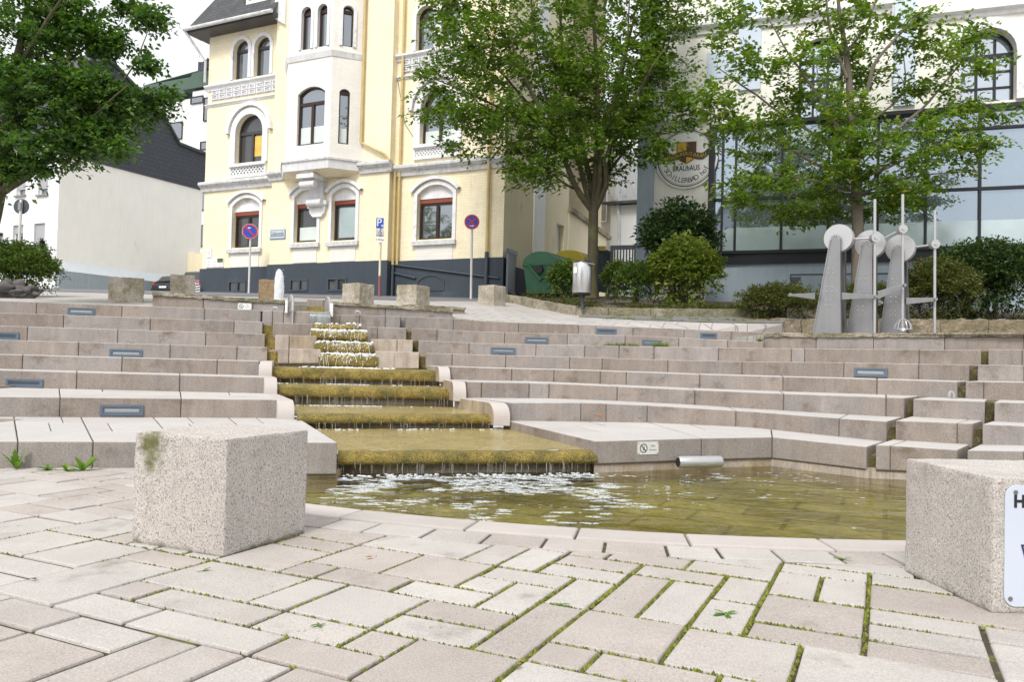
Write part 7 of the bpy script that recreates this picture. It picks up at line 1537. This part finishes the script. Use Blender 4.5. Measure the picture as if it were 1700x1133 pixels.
def tree(name, label, base, limbs, blobs, leafm, barkm, seed, L, lw, nspray, spread, droop, twig_r=.012, group='broadleaf trees round the plaza', flat=.35, updir=.15, shell=.55):
    """limbs: list of (points, radii); blobs: (centre, radii, count)"""
    rng = np.random.default_rng(seed); t = thing(name, label, 'tree', base, group=group)
    mb = MB(); nodes = []
    for pts, rad in limbs:
        P_ = [Vector(p) for p in pts]; fine = []; fr = []
        n = len(P_)
        for i in range(n - 1):
            p0 = P_[max(0, i - 1)]; p1, p2 = P_[i], P_[i + 1]; p3 = P_[min(n - 1, i + 2)]
            for q in range(5):
                s = q / 5; a = .5 * (2 * p1 + (p2 - p0) * s + (2 * p0 - 5 * p1 + 4 * p2 - p3) * s * s + (3 * p1 - p0 - 3 * p2 + p3) * s ** 3)
                fine.append(a + mn.noise_vector(a * 1.7) * (.03 if rad[i] < .1 else .01)); fr.append(rad[i] * (1 - s) + rad[i + 1] * s)
        fine.append(P_[-1]); fr.append(rad[-1]); mb.tube(fine, fr, 10 if max(rad) > .06 else 7)
        for p, r in zip(fine, fr): nodes.append((np.array(p), r))
    att = []
    for c, r, n in blobs:
        c = np.array(c); r = np.array(r)
        for _ in range(n):
            d = rng.normal(0, 1, 3); d /= np.linalg.norm(d); s = rng.random() ** shell
            att.append(c + d * s * r * rng.uniform(.85, 1.12))
    pos = np.array([p for p, r in nodes if r < .14]); rad = np.array([r for p, r in nodes if r < .14])
    att = np.array(att); dist = np.min(np.linalg.norm(att[:, None, :] - pos[None, :, :], axis=2), axis=1); order = np.argsort(dist)
    V = []; Fc = []
    for i in order:
        a = att[i]; dd = np.linalg.norm(pos - a, axis=1) + np.maximum(0, pos[:, 2] - a[2]) * .6; j = int(np.argmin(dd)); p = pos[j]; ln = np.linalg.norm(a - p)
        if ln > .12:
            r0 = min(rad[j] * .7, twig_r * (.6 + ln * .8)); mid = (p + a) / 2 + np.array([0, 0, -.08 * ln]) + rng.normal(0, .05 * ln, 3)
            pl = [p, p * .45 + mid * .55 , mid * .45 + a * .55, a]; rr = [r0, r0 * .8, r0 * .6, r0 * .35]
            mb.tube([Vector(q) for q in pl], rr, 5, cap=False)
            pos = np.vstack([pos, pl[1:]]); rad = np.concatenate([rad, rr[1:]])
        d = a - p; d = d / (np.linalg.norm(d) + 1e-6); out = a - np.array(base); out[2] = 0; out /= (np.linalg.norm(out) + 1e-6)
        for q in range(2 if nspray > 12 else 1):
            d2 = d * .6 + out * .6 + rng.normal(0, .45, 3); d2[2] = d2[2] * .45 + updir; leaf_arrays(rng, a - d2 * spread * .35, d2, int(nspray * rng.uniform(.6, 1.3)), L, spread * rng.uniform(.7, 1.2), droop, lw, V, Fc, flat)
    obj('trunk', mb, barkm, t, smooth=True); mesh_np('crown', V, Fc, leafm, t); print(label, len(V) // 4); return t
m_bark = mat('bark', (.085, .075, .045), .9, var=.3, scale=6, streak=.4, bump=.8, bscale=30, bdist=.02, spots=[((.13, .13, .05), .5, .7, 2.5, None)])
m_barkg = mat('grey_bark', (.17, .145, .115), .9, var=.25, scale=8, streak=.3, bump=.6, bscale=30, bdist=.015)
m_leafA = leafmat('hornbeam_leaf', (.062, .120, .018), (.125, .205, .030), (.23, .26, .04), .40)
m_leafB = leafmat('light_leaf', (.085, .155, .022), (.165, .255, .038), (.32, .29, .04), .42)
m_leafC = leafmat('maple_leaf', (.034, .085, .020), (.085, .165, .032), (.16, .23, .04), .38)
YM = 21.0
def pp(px, py, Y): return P(px, py, Y)
bm_ = pp(983, 488, YM)
def lb(l, Y0, dz, rads): # limb through pixels with depth drift
    n = len(l); return ([pp(x, y, Y0 + dz * i / max(1, n - 1)) for i, (x, y) in enumerate(l)], rads)
limbsM = [lb([(983, 496), (983, 470), (984, 420), (985, 370), (985, 335)], YM, 0, [.21, .16, .14, .135, .13]),
          lb([(984, 350), (962, 320), (938, 270), (905, 200), (868, 120), (840, 40)], YM, -1.2, [.085, .075, .06, .05, .035, .015]),
          lb([(985, 345), (978, 290), (960, 220), (940, 130), (930, 40), (925, -60)], YM, 1.2, [.085, .075, .062, .05, .035, .015]),
          lb([(985, 340), (990, 280), (992, 200), (990, 110), (985, 10), (985, -80)], YM, -.3, [.09, .08, .07, .055, .035, .015]),
          lb([(986, 345), (1004, 290), (1016, 220), (1030, 130), (1050, 40), (1070, -50)], YM, .9, [.085, .075, .06, .05, .03, .015]),
          lb([(987, 350), (1005, 310), (1010, 250), (1045, 180), (1085, 110), (1130, 40)], YM, -1.2, [.075, .065, .055, .045, .03, .012]),
          lb([(1008, 270), (1050, 240), (1100, 222), (1150, 215)], YM, -.8, [.04, .03, .02, .01]), lb([(935, 265), (890, 215), (830, 180), (770, 150), (720, 130)], YM, -1.5, [.045, .04, .03, .02, .01]),
          lb([(915, 220), (850, 140), (790, 80), (740, 30)], YM, .6, [.04, .03, .022, .01]), lb([(955, 300), (915, 285), (880, 300)], YM, -1.4, [.025, .018, .01]),
          lb([(960, 315), (930, 300), (870, 250), (800, 215)], YM, -1.6, [.035, .028, .018, .009])]
def bl(px, py, rx, ry, n, dY=0, ryd=None, Y0=YM):
    s = Y0 / 1302; c = pp(px, py, Y0 + dY); return (c, (rx * s, (ryd or rx) * s, ry * s), n)
limbsM = [(p_, [r_ * (1.0 if i_ == 0 else 1.08) for r_ in q_]) for i_, (p_, q_) in enumerate(limbsM)] + [lb([(986, 350), (996, 300), (1000, 240), (1020, 160), (1040, 70), (1045, -20)], YM, -.9, [.085, .075, .06, .045, .03, .012]), lb([(982, 352), (968, 300), (952, 250), (910, 170), (890, 80), (880, -20)], YM, .4, [.08, .07, .055, .04, .028, .012]), lb([(988, 345), (998, 310), (1030, 260), (1075, 200), (1120, 150)], YM, .6, [.06, .05, .04, .028, .012])]
blM = [bl(940, 120, 175, 130, 400, 0), bl(800, 80, 95, 95, 180, -.5), bl(800, 205, 100, 60, 120, -1), bl(735, 155, 48, 60, 45, -1), bl(1080, 90, 80, 100, 165, 0), bl(920, 235, 110, 60, 150, -.8), bl(1050, 200, 80, 58, 105, -.6),
       bl(950, -30, 200, 60, 230, 0), bl(1110, -10, 70, 60, 80, 0), bl(885, 288, 62, 28, 45, -1.2), bl(1080, 255, 60, 22, 32, -.8), bl(740, 20, 45, 50, 40, 0), bl(1130, 180, 40, 40, 40, -.5), bl(1000, 290, 45, 40, 36, .3), bl(985, 180, 120, 100, 90, 1.2)]
tree('broadleaf_tree', 'dense dark green tree with multiple limbs in front of the villa corner', bm_, limbsM, blM, m_leafA, m_bark, 3, .132, .56, 14, .50, .05, flat=.2)
YR = 18.4
br_ = pp(1424, 500, YR)
limbsR = [lb([(1424, 505), (1424, 430), (1423, 350), (1420, 290), (1415, 220), (1410, 150), (1402, 80), (1392, 0), (1386, -60)], YR, .1, [.16, .14, .125, .115, .10, .08, .06, .04, .02]),
          lb([(1417, 190), (1440, 150), (1453, 105), (1490, 60), (1540, 10)], YR, -.8, [.06, .05, .04, .028, .012]), lb([(1405, 130), (1380, 60), (1372, 0), (1365, -50)], YR, .6, [.04, .032, .025, .012]),
          lb([(1418, 260), (1390, 210), (1350, 150), (1310, 90), (1270, 20)], YR, -1, [.05, .04, .03, .02, .01]), lb([(1420, 285), (1360, 230), (1300, 190), (1230, 140), (1190, 110)], YR, .7, [.05, .04, .03, .02, .01]),
          lb([(1421, 300), (1350, 270), (1280, 230), (1210, 200), (1165, 180)], YR, -1.2, [.045, .036, .026, .016, .008]), lb([(1422, 320), (1350, 300), (1270, 290), (1210, 310)], YR, -.8, [.04, .03, .02, .01]),
          lb([(1419, 270), (1470, 230), (1530, 180), (1590, 110), (1640, 50)], YR, .6, [.05, .042, .032, .02, .01]), lb([(1421, 300), (1490, 270), (1560, 235), (1620, 215), (1670, 205)], YR, -1, [.045, .036, .026, .016, .008]),
          lb([(1422, 325), (1490, 300), (1540, 290), (1600, 285)], YR, -1.2, [.038, .028, .018, .009]), lb([(1413, 210), (1460, 190), (1500, 150), (1500, 90)], YR, 1, [.04, .03, .022, .012]),
          lb([(1422, 335), (1390, 320), (1340, 320), (1300, 335)], YR, .8, [.03, .022, .015, .008]), lb([(1402, 90), (1440, 40), (1460, -20)], YR, .7, [.035, .025, .012])]
blR = []
for (x, y, rx, ry, n, d) in ((1275, 225, 85, 38, 60, -.6), (1195, 170, 42, 40, 34, -.8), (1215, 205, 48, 28, 26, -1), (1215, 55, 46, 50, 34, .4), (1250, 115, 55, 28, 34, 0), (1330, 100, 60, 30, 38, -.5), (1320, 165, 60, 30, 40, .4),
                            (1555, 215, 75, 26, 46, -.6), (1530, 150, 60, 26, 38, .4), (1575, 95, 50, 28, 34, .3), (1520, 50, 55, 40, 40, -.5), (1615, 60, 38, 28, 22, .4), (1635, 110, 26, 20, 12, .5), (1420, 40, 75, 50, 58, 0), (1430, 120, 70, 40, 52, .5), (1400, 185, 75, 35, 56, -.4),
                            (1420, 245, 95, 34, 80, -.5), (1420, 300, 115, 36, 110, 0), (1260, 300, 72, 30, 50, -.8), (1225, 335, 40, 20, 16, -.8), (1560, 270, 62, 26, 38, -.8), (1600, 240, 40, 15, 18, -1), (1650, 195, 24, 12, 12, -1), (1640, 240, 36, 10, 12, -1), (1300, 350, 70, 20, 30, .2), (1380, 350, 70, 30, 50, .6), (1490, 340, 55, 28, 40, .5), (1600, 180, 42, 20, 22, .2), (1500, 320, 60, 24, 30, -.8), (1300, 20, 70, 36, 34, .2), (1400, -40, 140, 40, 60, 0)):
    blR.append(bl(x, y, rx, ry, int(n * .78), d, Y0=YR))
tree('broadleaf_tree', 'light green open tree with slender branches behind the steel sculptures', br_, limbsR, blR, m_leafB, m_barkg, 9, .135, .54, 13, .46, .06, flat=.28)
YL = 15.5
limbsL = [lb([(-40, 500), (-30, 420), (-10, 340), (5, 270), (15, 200), (25, 120), (40, 40), (50, -40)], YL, 0, [.24, .20, .17, .15, .12, .09, .06, .03]),
          lb([(-5, 320), (30, 300), (75, 262), (120, 225), (170, 180), (215, 140)], YL, -.8, [.07, .06, .05, .04, .025, .01]), lb([(-8, 330), (50, 292), (110, 240), (160, 205), (230, 190)], YL, .7, [.06, .05, .04, .025, .012]),
          lb([(10, 230), (45, 180), (80, 130), (140, 80), (200, 40)], YL, .7, [.06, .05, .04, .025, .012]), lb([(15, 200), (30, 120), (70, 50), (110, -20)], YL, -1, [.06, .05, .035, .015]), lb([(12, 230), (-30, 150), (-60, 60)], YL, .5, [.06, .04, .02]),
          lb([(120, 228), (165, 245), (200, 262)], YL, -.9, [.02, .014, .008]), lb([(170, 180), (220, 110), (245, 50)], YL, -.2, [.02, .014, .008])]
blL = []
for (x, y, rx, ry, n, d) in ((40, 60, 100, 90, 250, 0), (110, 20, 60, 50, 60, .3), (150, 70, 48, 30, 34, .3), (50, 170, 105, 75, 260, -.3), (145, 150, 62, 46, 80, -.2), (190, 185, 75, 42, 100, 0), (255, 165, 32, 32, 24, .1), (250, 30, 34, 22, 20, .2), (205, 8, 22, 18, 12, .3), (195, 70, 26, 26, 12, .2), (235, 105, 30, 22, 12, 0), (65, 240, 85, 45, 100, -.5), (130, 235, 46, 26, 34, -.6),
                            (190, 250, 26, 18, 14, -.8), (165, 215, 52, 22, 30, -.3), (12, 275, 34, 26, 26, -.4), (-30, 180, 70, 120, 120, 0), (60, 280, 30, 14, 14, -.5)):
    blL.append(bl(x, y, rx, ry, int(n * (.85 if n > 90 else 1.7)), d, Y0=YL))
tree('broadleaf_tree', 'dark green maple leaning in from the left edge before the slate gable', pp(-40, 500, YL), limbsL, blL, m_leafC, m_bark, 21, .105, .66, 13, .40, .07, flat=.45, updir=.05, shell=.45)

# shrubs
def shrub(name, label, px, py, Y, rx, rz, n, L, lw, leafm, cat='shrub', ry=None, seed=1, lean=.2, nsp=7, group=None, base=None, shp=None):
    rng = np.random.default_rng(seed); s = Y / 1302; b = P(px, py, Y) if base is None else base; t = thing(name, label, cat, b, group=group)
    rx, rz = rx * s, rz * s; ry = rx * .8 if ry is None else ry * s; V = []; Fc = []; mb = MB(); sd = rng.random() * 40
    for i in range(int(n * 2.1)):
        d = rng.normal(0, 1, 3); d /= np.linalg.norm(d); d[2] = abs(d[2]) if rng.random() < .75 else d[2]; q = rng.random() ** .38
        k = q * (1 + .28 * mn.noise(Vector(d * 2.3) + Vector((sd, 0, 0))))
        z = (rz * .5 + d[2] * rz * .5) if shp is None else None
        c = np.array([b.x + d[0] * rx * k, b.y + d[1] * ry * k, b.z + rz * .48 + d[2] * rz * .52 * k])
        if shp == 'cone': f = max(.12, 1 - (c[2] - b.z) / rz * .85); c[0] = b.x + d[0] * rx * k * f; c[1] = b.y + d[1] * ry * k * f
        if shp == 'loose' : c[2] = b.z + rz * max(.02, .5 + .5 * d[2] * k) ** 1.2
        d2 = d + rng.normal(0, .5, 3); d2[2] += lean; leaf_arrays(rng, c, d2, int(nsp * rng.uniform(.6, 1.3)), L * 1.1, L * 2.2, L * .2, lw, V, Fc, .6)
    for i in range(7):
        w = rng.random() * 6.28; r = rng.uniform(.2, .6); e = Vector((b.x + rx * r * math.cos(w), b.y + ry * r * math.sin(w), b.z + rz * rng.uniform(.5, .8))); mb.tube([Vector((b.x + rng.normal(0, .05), b.y + rng.normal(0, .05), b.z - .1)), (b + e) / 2 + Vector((0, 0, .08)), e], [.018, .013, .006], 5)
    obj('stems', mb, m_bark, t, kind='stuff'); mesh_np('foliage', V, Fc, leafm, t); return t
m_lfRh = leafmat('rhododendron_leaf', (.020, .045, .015), (.045, .085, .024), (.09, .13, .03), .15, .35); m_lfG = leafmat('bush_leaf', (.045, .085, .016), (.10, .16, .03), (.20, .21, .04), .3)
m_lfY = leafmat('yellow_green_leaf', (.09, .145, .02), (.16, .20, .03), (.28, .24, .05), .35); m_lfD = leafmat('dark_bush_leaf', (.025, .055, .016), (.055, .10, .024), (.11, .15, .03), .22)
m_lfR = leafmat('rusty_leaf', (.06, .085, .018), (.11, .12, .03), (.22, .13, .04), .3); m_lfC = leafmat('conifer_leaf', (.016, .05, .018), (.03, .075, .025), (.05, .1, .03), .15)
shrub('shrub', 'tall dark rhododendron against the white wall below the round sign', 1126, 470, 20.6, 54, 122, 520, .15, .36, m_lfRh, seed=2, nsp=8)
shrub('shrub', 'big bushy shrub with yellow green leaves in front of the dark rhododendron', 1134, 503, 19.2, 52, 100, 700, .11, .5, m_lfY, seed=3, nsp=8)
shrub('shrub', 'round clipped bush between the green container and the steel litter bin', 936, 493, 19.4, 25, 56, 480, .06, .6, m_lfG, seed=4, group='round bushes in the bed')
shrub('shrub', 'round bush right of the tree trunk, left of its larger neighbour', 1023, 491, 20.4, 22, 54, 400, .055, .6, m_lfG, seed=5, group='round bushes in the bed')
shrub('shrub', 'larger round bush right of the tree trunk, beside the yellow green shrub', 1056, 497, 19.6, 34, 60, 620, .055, .6, m_lfG, seed=6, group='round bushes in the bed')
shrub('shrub', 'low spreading bush left of the steel sculptures on the retaining wall', 1296, 534, 16.9, 68, 58, 1000, .05, .55, m_lfR, seed=7, ry=45, group='low bushes behind the retaining wall')
shrub('shrub', 'low bush directly behind the three steel sculptures', 1440, 534, 17., 90, 62, 1000, .05, .55, m_lfR, seed=8, ry=45, group='low bushes behind the retaining wall')
shrub('shrub', 'olive green bush just right of the outermost sculpture rod', 1560, 534, 16.9, 62, 100, 1200, .055, .55, m_lfR, seed=9, ry=45, group='low bushes behind the retaining wall')
shrub('shrub', 'large dark green bush at the right edge of the photo', 1650, 516, 17.6, 105, 110, 1700, .075, .55, m_lfD, seed=10, ry=60)
shrub('shrub', 'dark bush with drooping leaves between the olive bush and the right edge', 1605, 522, 17.8, 66, 96, 900, .07, .5, m_lfD, seed=11, ry=50)
shrub('shrub', 'wide feathery green shrub at the far left before the white house', 18, 486, 20, 74, 78, 1500, .085, .4, m_lfG, seed=12, ry=50, lean=.5, shp='loose')
shrub('cypress', 'small dark columnar cypress at the corner of the white house', 68, 462, 22.5, 9, 62, 420, .045, .4, m_lfC, cat='conifer', seed=13, shp='cone', lean=.8)
# low ground cover in the bed
rng = np.random.default_rng(5); V = []; Fc = []
for i in range(2600):
    px = rng.uniform(868, 1236); Y = bedY(px) + .15 + abs(rng.normal(0, .55)); x = (px - 850) / 1302 * Y
    if mn.noise(Vector((x * 1.1, Y * 1.4, 2))) < -.12: continue
    h = rng.uniform(.02, .22) * (1.2 if px < 1030 else .8); d = rng.normal(0, .7, 3); d[2] = 1; leaf_arrays(rng, np.array([x, Y, bedz(px, Y) + h * .3]), d, 6, .05, h, 0, .5, V, Fc, .6)
for i in range(700):
    px = rng.uniform(1500, 1800); Y = rng.uniform(15.9, 18.5); x = (px - 850) / 1302 * Y; d = rng.normal(0, .7, 3); d[2] = 1; leaf_arrays(rng, np.array([x, Y, bedz(px, Y) + .02]), d, 5, .045, .1, 0, .5, V, Fc, .6)
o = mesh_np('ground_cover', V, Fc, m_lfR, None); o['kind'] = 'stuff'
# grass and small herbs growing in the joints
V = []; Fc = []
def grass(c, n, h, w=.006, rad=.05):
    for i in range(n):
        a = rng.random() * 6.28; r = rad * rng.random(); b = np.array([c[0] + r * math.cos(a), c[1] + r * math.sin(a) * .4, c[2]]); l = rng.normal(0, .45, 3); l[2] = 1; l /= np.linalg.norm(l); hh_ = h * rng.uniform(.4, 1.1); s = np.array([math.cos(a), math.sin(a), 0]) * w; o = len(V)
        V.extend([b - s, b + s, b + l * hh_ + np.array([l[0], l[1], -.3]) * hh_ * .35]); Fc.append((o, o + 1, o + 2))
for px in np.linspace(1005, 1062, 26): f = steptop(RD, RP, 6, px); grass((f.x * 1.035, f.y * 1.035 + .18, f.z), 14, .10)
for px in np.linspace(1090, 1112, 12): f = steptop(RD, RP, 6, px); grass((f.x * 1.035, f.y * 1.035 + .18, f.z), 16, .15)
for px in np.linspace(756, 840, 40): f = steptop(RD, RP, 8, px); grass((f.x * 1.03, f.y + .40, f.z), 10, .05)
for px in np.linspace(1196, 1262, 16): f = steptop(RD, RP, 8, px); grass((f.x * 1.02, f.y + .45, f.z), 10, .07)
f = steptop(RD, RP, 7, 1262); grass((f.x + .05, f.y + .15, f.z), 60, .12)
for i in range(220):
    px = rng.uniform(1000, 1240); Y = rng.uniform(15.9, 17.2); x = (px - 850) / 1302 * Y
    if mn.noise(Vector((x * 2, Y * 2, 5))) > .0: grass((x, Y, zup(x, Y) + .01), 8, .05)
for i in range(420):
    x, y = rng.uniform(-1.6, 3.2), rng.uniform(1.9, 4.6)
    q = Vector((x, y)); a = round((q.dot(A2) - a0) / m_) * m_ + a0
    if rng.random() < .5: q = A2 * a + B2 * q.dot(B2)
    else: bq = round((q.dot(B2) - b0) / m_) * m_ + b0; q = A2 * q.dot(A2) + B2 * bq
    if (q - C2).length < PR + .5 or mossamt(q.x, q.y) < .25: continue
    grass((q.x, q.y, -.012), 5, .022, .0025, .03)
o = mesh_np('joint_grass', V, Fc, leafmat('grass_blade', (.10, .16, .02), (.17, .22, .03), (.25, .22, .06), .3), None); o['kind'] = 'stuff'
# weeds at the foot of the left steps and in the joints
m_weed = leafmat('weed_leaf', (.10, .20, .025), (.16, .28, .04), (.2, .28, .05), .4)
def weed(label, c, n, L, up, seed, group='weeds in the paving joints'):
    r = random.Random(seed); mb = MB(); c = Vector(c)
    for i in range(n):
        a = 6.28 * i / n + r.uniform(-.4, .4); e = r.uniform(up - .3, up + .3); l = L * r.uniform(.6, 1.15); d = Vector((math.cos(a) * math.cos(e), math.sin(a) * math.cos(e), math.sin(e))); s = Vector((-math.sin(a), math.cos(a), 0)); vs = []; k = 9
        for j in range(k + 1):
            q = j / k; p = c + d * l * q + Vector((0, 0, -.35 * l * q * q * math.cos(e))); w = l * .15 * math.sin(math.pi * min(1, q * .92 + .06)) * (1 if j % 2 else .62) + .002; vs += [p - s * w + Vector((0, 0, w * .3)), p, p + s * w + Vector((0, 0, w * .3))]
        mb.add(vs, [(3 * j + t, 3 * j + t + 1, 3 * j + t + 4, 3 * j + t + 3) for j in range(k) for t in (0, 1)])
    return top('weed', mb, m_weed, label, 'weed', group)
for i, (px, py, n, L, up, lbx) in enumerate(((12, 768, 9, .24, 1.0, 'tall leafy weed at the foot of the left steps, nearest the photo edge'), (74, 770, 7, .24, 1.05, 'two stemmed weed against the lowest left riser, second from the edge'), (120, 772, 8, .12, .5, 'low spreading weed in the middle of the row along the left riser'), (160, 770, 7, .13, .6, 'small dark weed left of the weed by the bollard'), (188, 770, 8, .20, .8, 'upright weed beside the left edge of the big left bollard'))):
    p = G(px, py, -.005); p.y = min(p.y, 5.78); weed(lbx, p, n, L * .8, up, i + 1, 'weeds at the foot of the left steps')
for i, (px, py, L, lbx) in enumerate(((1205, 1022, .055, 'small two leaved weed in a joint at lower right'), (930, 1006, .045, 'tiny weed in a joint left of the lower middle'), (1400, 930, .06, 'grey green tuft weed at the pool rim joint'), (335, 950, .04, 'small weed in a joint left below the big left bollard'), (530, 1040, .035, 'tiny pale weed in a joint at lower left'))):
    p = G(px, py, -.004); weed(lbx, p, 5, L, .35, 20 + i)
# rocks at the far left
for (px, py, Y, w, h, lbx) in ((10, 486, 18.6, 40, 24, 'larger dark boulder under the feathery shrub'), (38, 488, 18.4, 34, 14, 'smaller dark boulder right of the large one')):
    p = P(px, py, Y); s = Y / 1302; mb = MB(); mb.blob((p.x, p.y + .2, p.z + h * s * .2), w * s * .6, lv=4, jit=.8, sq=(1, .7, h / w * 1.2)); top('boulder', mb, mat('dark_rock', (.11, .10, .10), .9, var=.3, scale=5, bump=.8, bscale=12, bdist=.04) if 'dark_rock' not in bpy.data.materials else bpy.data.materials['dark_rock'], lbx, 'boulder', 'boulders at the far left', smooth='all')

# fallen leaves
m_dead = mat('dead_leaf', (.42, .14, .04), .7, var=.3, scale=60); m_deadb = mat('brown_leaf', (.12, .07, .03), .8, var=.3, scale=60)
for i, (p, L, m, lbx) in enumerate(((P(995, 693.5, 8.6), .11, m_dead, 'orange fallen leaf on the pale platform right of the cascade'), (G(613, 927, .004), .035, m_dead, 'small orange leaf on the paving right of the left bollard'), (G(56, 964, .004), .03, m_deadb, 'dark fallen leaf scrap on the paving at far left'), (P(1062, 697, 8.9), .07, m_deadb, 'brown fallen leaf at the foot of the second riser above the pool'), (G(860, 1110, .004), .03, m_deadb, 'tiny brown scrap near the bottom edge of the paving'))):
    mb = MB(); r = random.Random(i); p = Vector((p.x, p.y, p.z + (.012 if i in (0, 3) else .004))); a = r.random() * 3; u = Vector((math.cos(a), math.sin(a), 0)); v = Vector((-u.y, u.x, 0)); n = 7; vs = []
    for j in range(n + 1):
        q = j / n; w = L * .26 * math.sin(math.pi * min(1, q * .95 + .03)) * r.uniform(.8, 1.2); c = p + u * L * (q - .5) + Vector((0, 0, .25 * L * (q - .5) ** 2)); vs += [c - v * w + Vector((0, 0, w * .5)), c, c + v * w + Vector((0, 0, w * .4))]
    mb.add(vs, [(3 * j + t, 3 * j + t + 1, 3 * j + t + 4, 3 * j + t + 3) for j in range(n) for t in (0, 1)]); top('fallen_leaf', mb, m, lbx, 'leaf', 'fallen leaves')

# ------------------------------------------------------------------ what stands behind the photographer and shows as reflections
def copy_thing(root, loc, rz, sc, label):
    r = root.copy(); COL.objects.link(r); r.matrix_world = Matrix.Translation(Vector(loc)) @ Matrix.Rotation(rz, 4, 'Z') @ Matrix.Scale(sc, 4); r['label'] = label
    for ch in list(root.children):
        c = ch.copy(); COL.objects.link(c); c.parent = r
    return r
tl_ = [o for o in bpy.data.objects if o.name.startswith('broadleaf_tree') and o.type == 'EMPTY']; mp_ = [o for o in tl_ if 'maple' in o['label']][0]; hb_ = [o for o in tl_ if 'dense dark' in o['label']][0]
copy_thing(mp_, (-25, 13, 1), 1.2, 1.3, 'maple outside the photo, left of the white house, seen only as a reflection')
copy_thing(hb_, (-33, 10, 1), 2.2, 1.2, 'broadleaf tree outside the photo to the left, seen only as a reflection')
copy_thing(hb_, (-7, -20, -1), .7, 1.9, 'broadleaf tree behind the photographer, mirrored in the large glazing')
copy_thing(mp_, (4, -20, -1), 2.7, 2.0, 'maple behind the photographer, mirrored in the right half of the glazing')
FO2 = Fac((-22, -34), (-1, 0, 0)); FO2 = Fac((-8, -34), (-1, 0, 0)); t = thing('gabled_house', 'gabled house opposite the plaza, mirrored in the large glazing', 'house', M=FO2.M)
TO = lambda u, o, z: FO2.W(u, o, z)
hl = [arch(1.2 + 2.6 * i, 2.4 + 2.6 * i, 1.2 + 3 * j, 2.9 + 3 * j, 0) for i in range(5) for j in range(4)]
mb = MB(); holes_wall(mb, TO, [(0, -1), (14, -1), (14, 13.5), (7, 20.5), (0, 13.5)], hl, .2); mb.add([TO(0, 0, -1), TO(0, -9, -1), TO(0, -9, 13.5), TO(0, 0, 13.5), TO(14, 0, -1), TO(14, -9, -1), TO(14, -9, 13.5), TO(14, 0, 13.5)], [(0, 1, 2, 3), (4, 5, 6, 7)]); obj('wall', mb, m_rendg, t)
mb = MB(); mb.hexa([TO(-.5, .5, 13.1), TO(7, .5, 20.55), TO(7, -9, 20.55), TO(-.5, -9, 13.1)], [TO(-.5, .5, 13.4), TO(7, .5, 20.9), TO(7, -9, 20.9), TO(-.5, -9, 13.4)]); mb.hexa([TO(14.5, .5, 13.1), TO(7, .5, 20.55), TO(7, -9, 20.55), TO(14.5, -9, 13.1)], [TO(14.5, .5, 13.4), TO(7, .5, 20.9), TO(7, -9, 20.9), TO(14.5, -9, 13.4)]); obj('roof', mb, m_slate, t)
for lp in hl: window(TO, t, lp[0][0], lp[1][0], lp[0][1], lp[2][1], 0, dep=.18, style='double', fm=m_white)
# the terraces run on beyond the photo's edges
mb = MB()
for k in range(8, 0, -1):
    f = steptop(LD, LP, k, -250); zl = (steptop(LD, LP, k - 1, -250).z if k > 1 else -.06) - .04; yb = stepY(LD, k + 1, -250) + .1
    for i in range(14): mb.box(f.x - 1.3 * (i + 1) + .006, f.x - 1.3 * i - .006, f.y + .002 * (i % 3), yb + .3, zl, f.z)
    if k <= 6:
        f = steptop(RD, RP, k, 1900); zl = (steptop(RD, RP, k - 1, 1900).z if k > 1 else -.2) - .04; yb = stepY(RD, k + 1, 1900) + .1
        for i in range(14): mb.box(f.x + 1.3 * i + .006, f.x + 1.3 * (i + 1) - .006, f.y + .002 * (i % 3), yb + .3, zl, f.z)
q = steptop(RD, RP, 6, 1900); mb.box(q.x - .5, q.x + 18, q.y + .5, 30, -.2, q.z + .25)
struct('terrace_continuation', mb, m_step)
# ------------------------------------------------------------------ light
w = bpy.data.worlds.new('World'); SC.world = w; w.use_nodes = True
nt = w.node_tree; nt.nodes.clear()
o_ = nt.nodes.new('ShaderNodeOutputWorld'); bg = nt.nodes.new('ShaderNodeBackground'); sk = nt.nodes.new('ShaderNodeTexSky'); hs = nt.nodes.new('ShaderNodeHueSaturation')
sk.sky_type = 'NISHITA'; sk.sun_disc = False; sk.sun_elevation = R(50); sk.sun_rotation = R(203); sk.air_density = 1; sk.dust_density = 5; sk.ozone_density = 1
hs.inputs['Saturation'].default_value = .22
nt.links.new(sk.outputs[0], hs.inputs['Color']); mxw = nt.nodes.new('ShaderNodeMix'); mxw.data_type = 'RGBA'; mxw.inputs[0].default_value = .6; mxw.inputs[7].default_value = (6.9, 7.0, 7.15, 1); nt.links.new(hs.outputs[0], mxw.inputs[6]); nt.links.new(mxw.outputs[2], bg.inputs[0]); nt.links.new(bg.outputs[0], o_.inputs[0]); bg.inputs[1].default_value = .15
sd = bpy.data.lights.new('sun', 'SUN'); sd.energy = 1.7; sd.angle = R(16); sd.color = (1, .965, .91)
so = bpy.data.objects.new('sun', sd); COL.objects.link(so)
az, el = R(203), R(50); dirv = Vector((math.sin(az) * math.cos(el), math.cos(az) * math.cos(el), math.sin(el)))
so.rotation_euler = (-dirv).to_track_quat('-Z', 'Y').to_euler(); so.location = (0, 0, 30)
SC.view_settings.view_transform = 'Standard'; SC.view_settings.look = 'None'; SC.view_settings.gamma = 1; SC.view_settings.exposure = .43
SC.cycles.max_bounces = 8; SC.cycles.transparent_max_bounces = 12
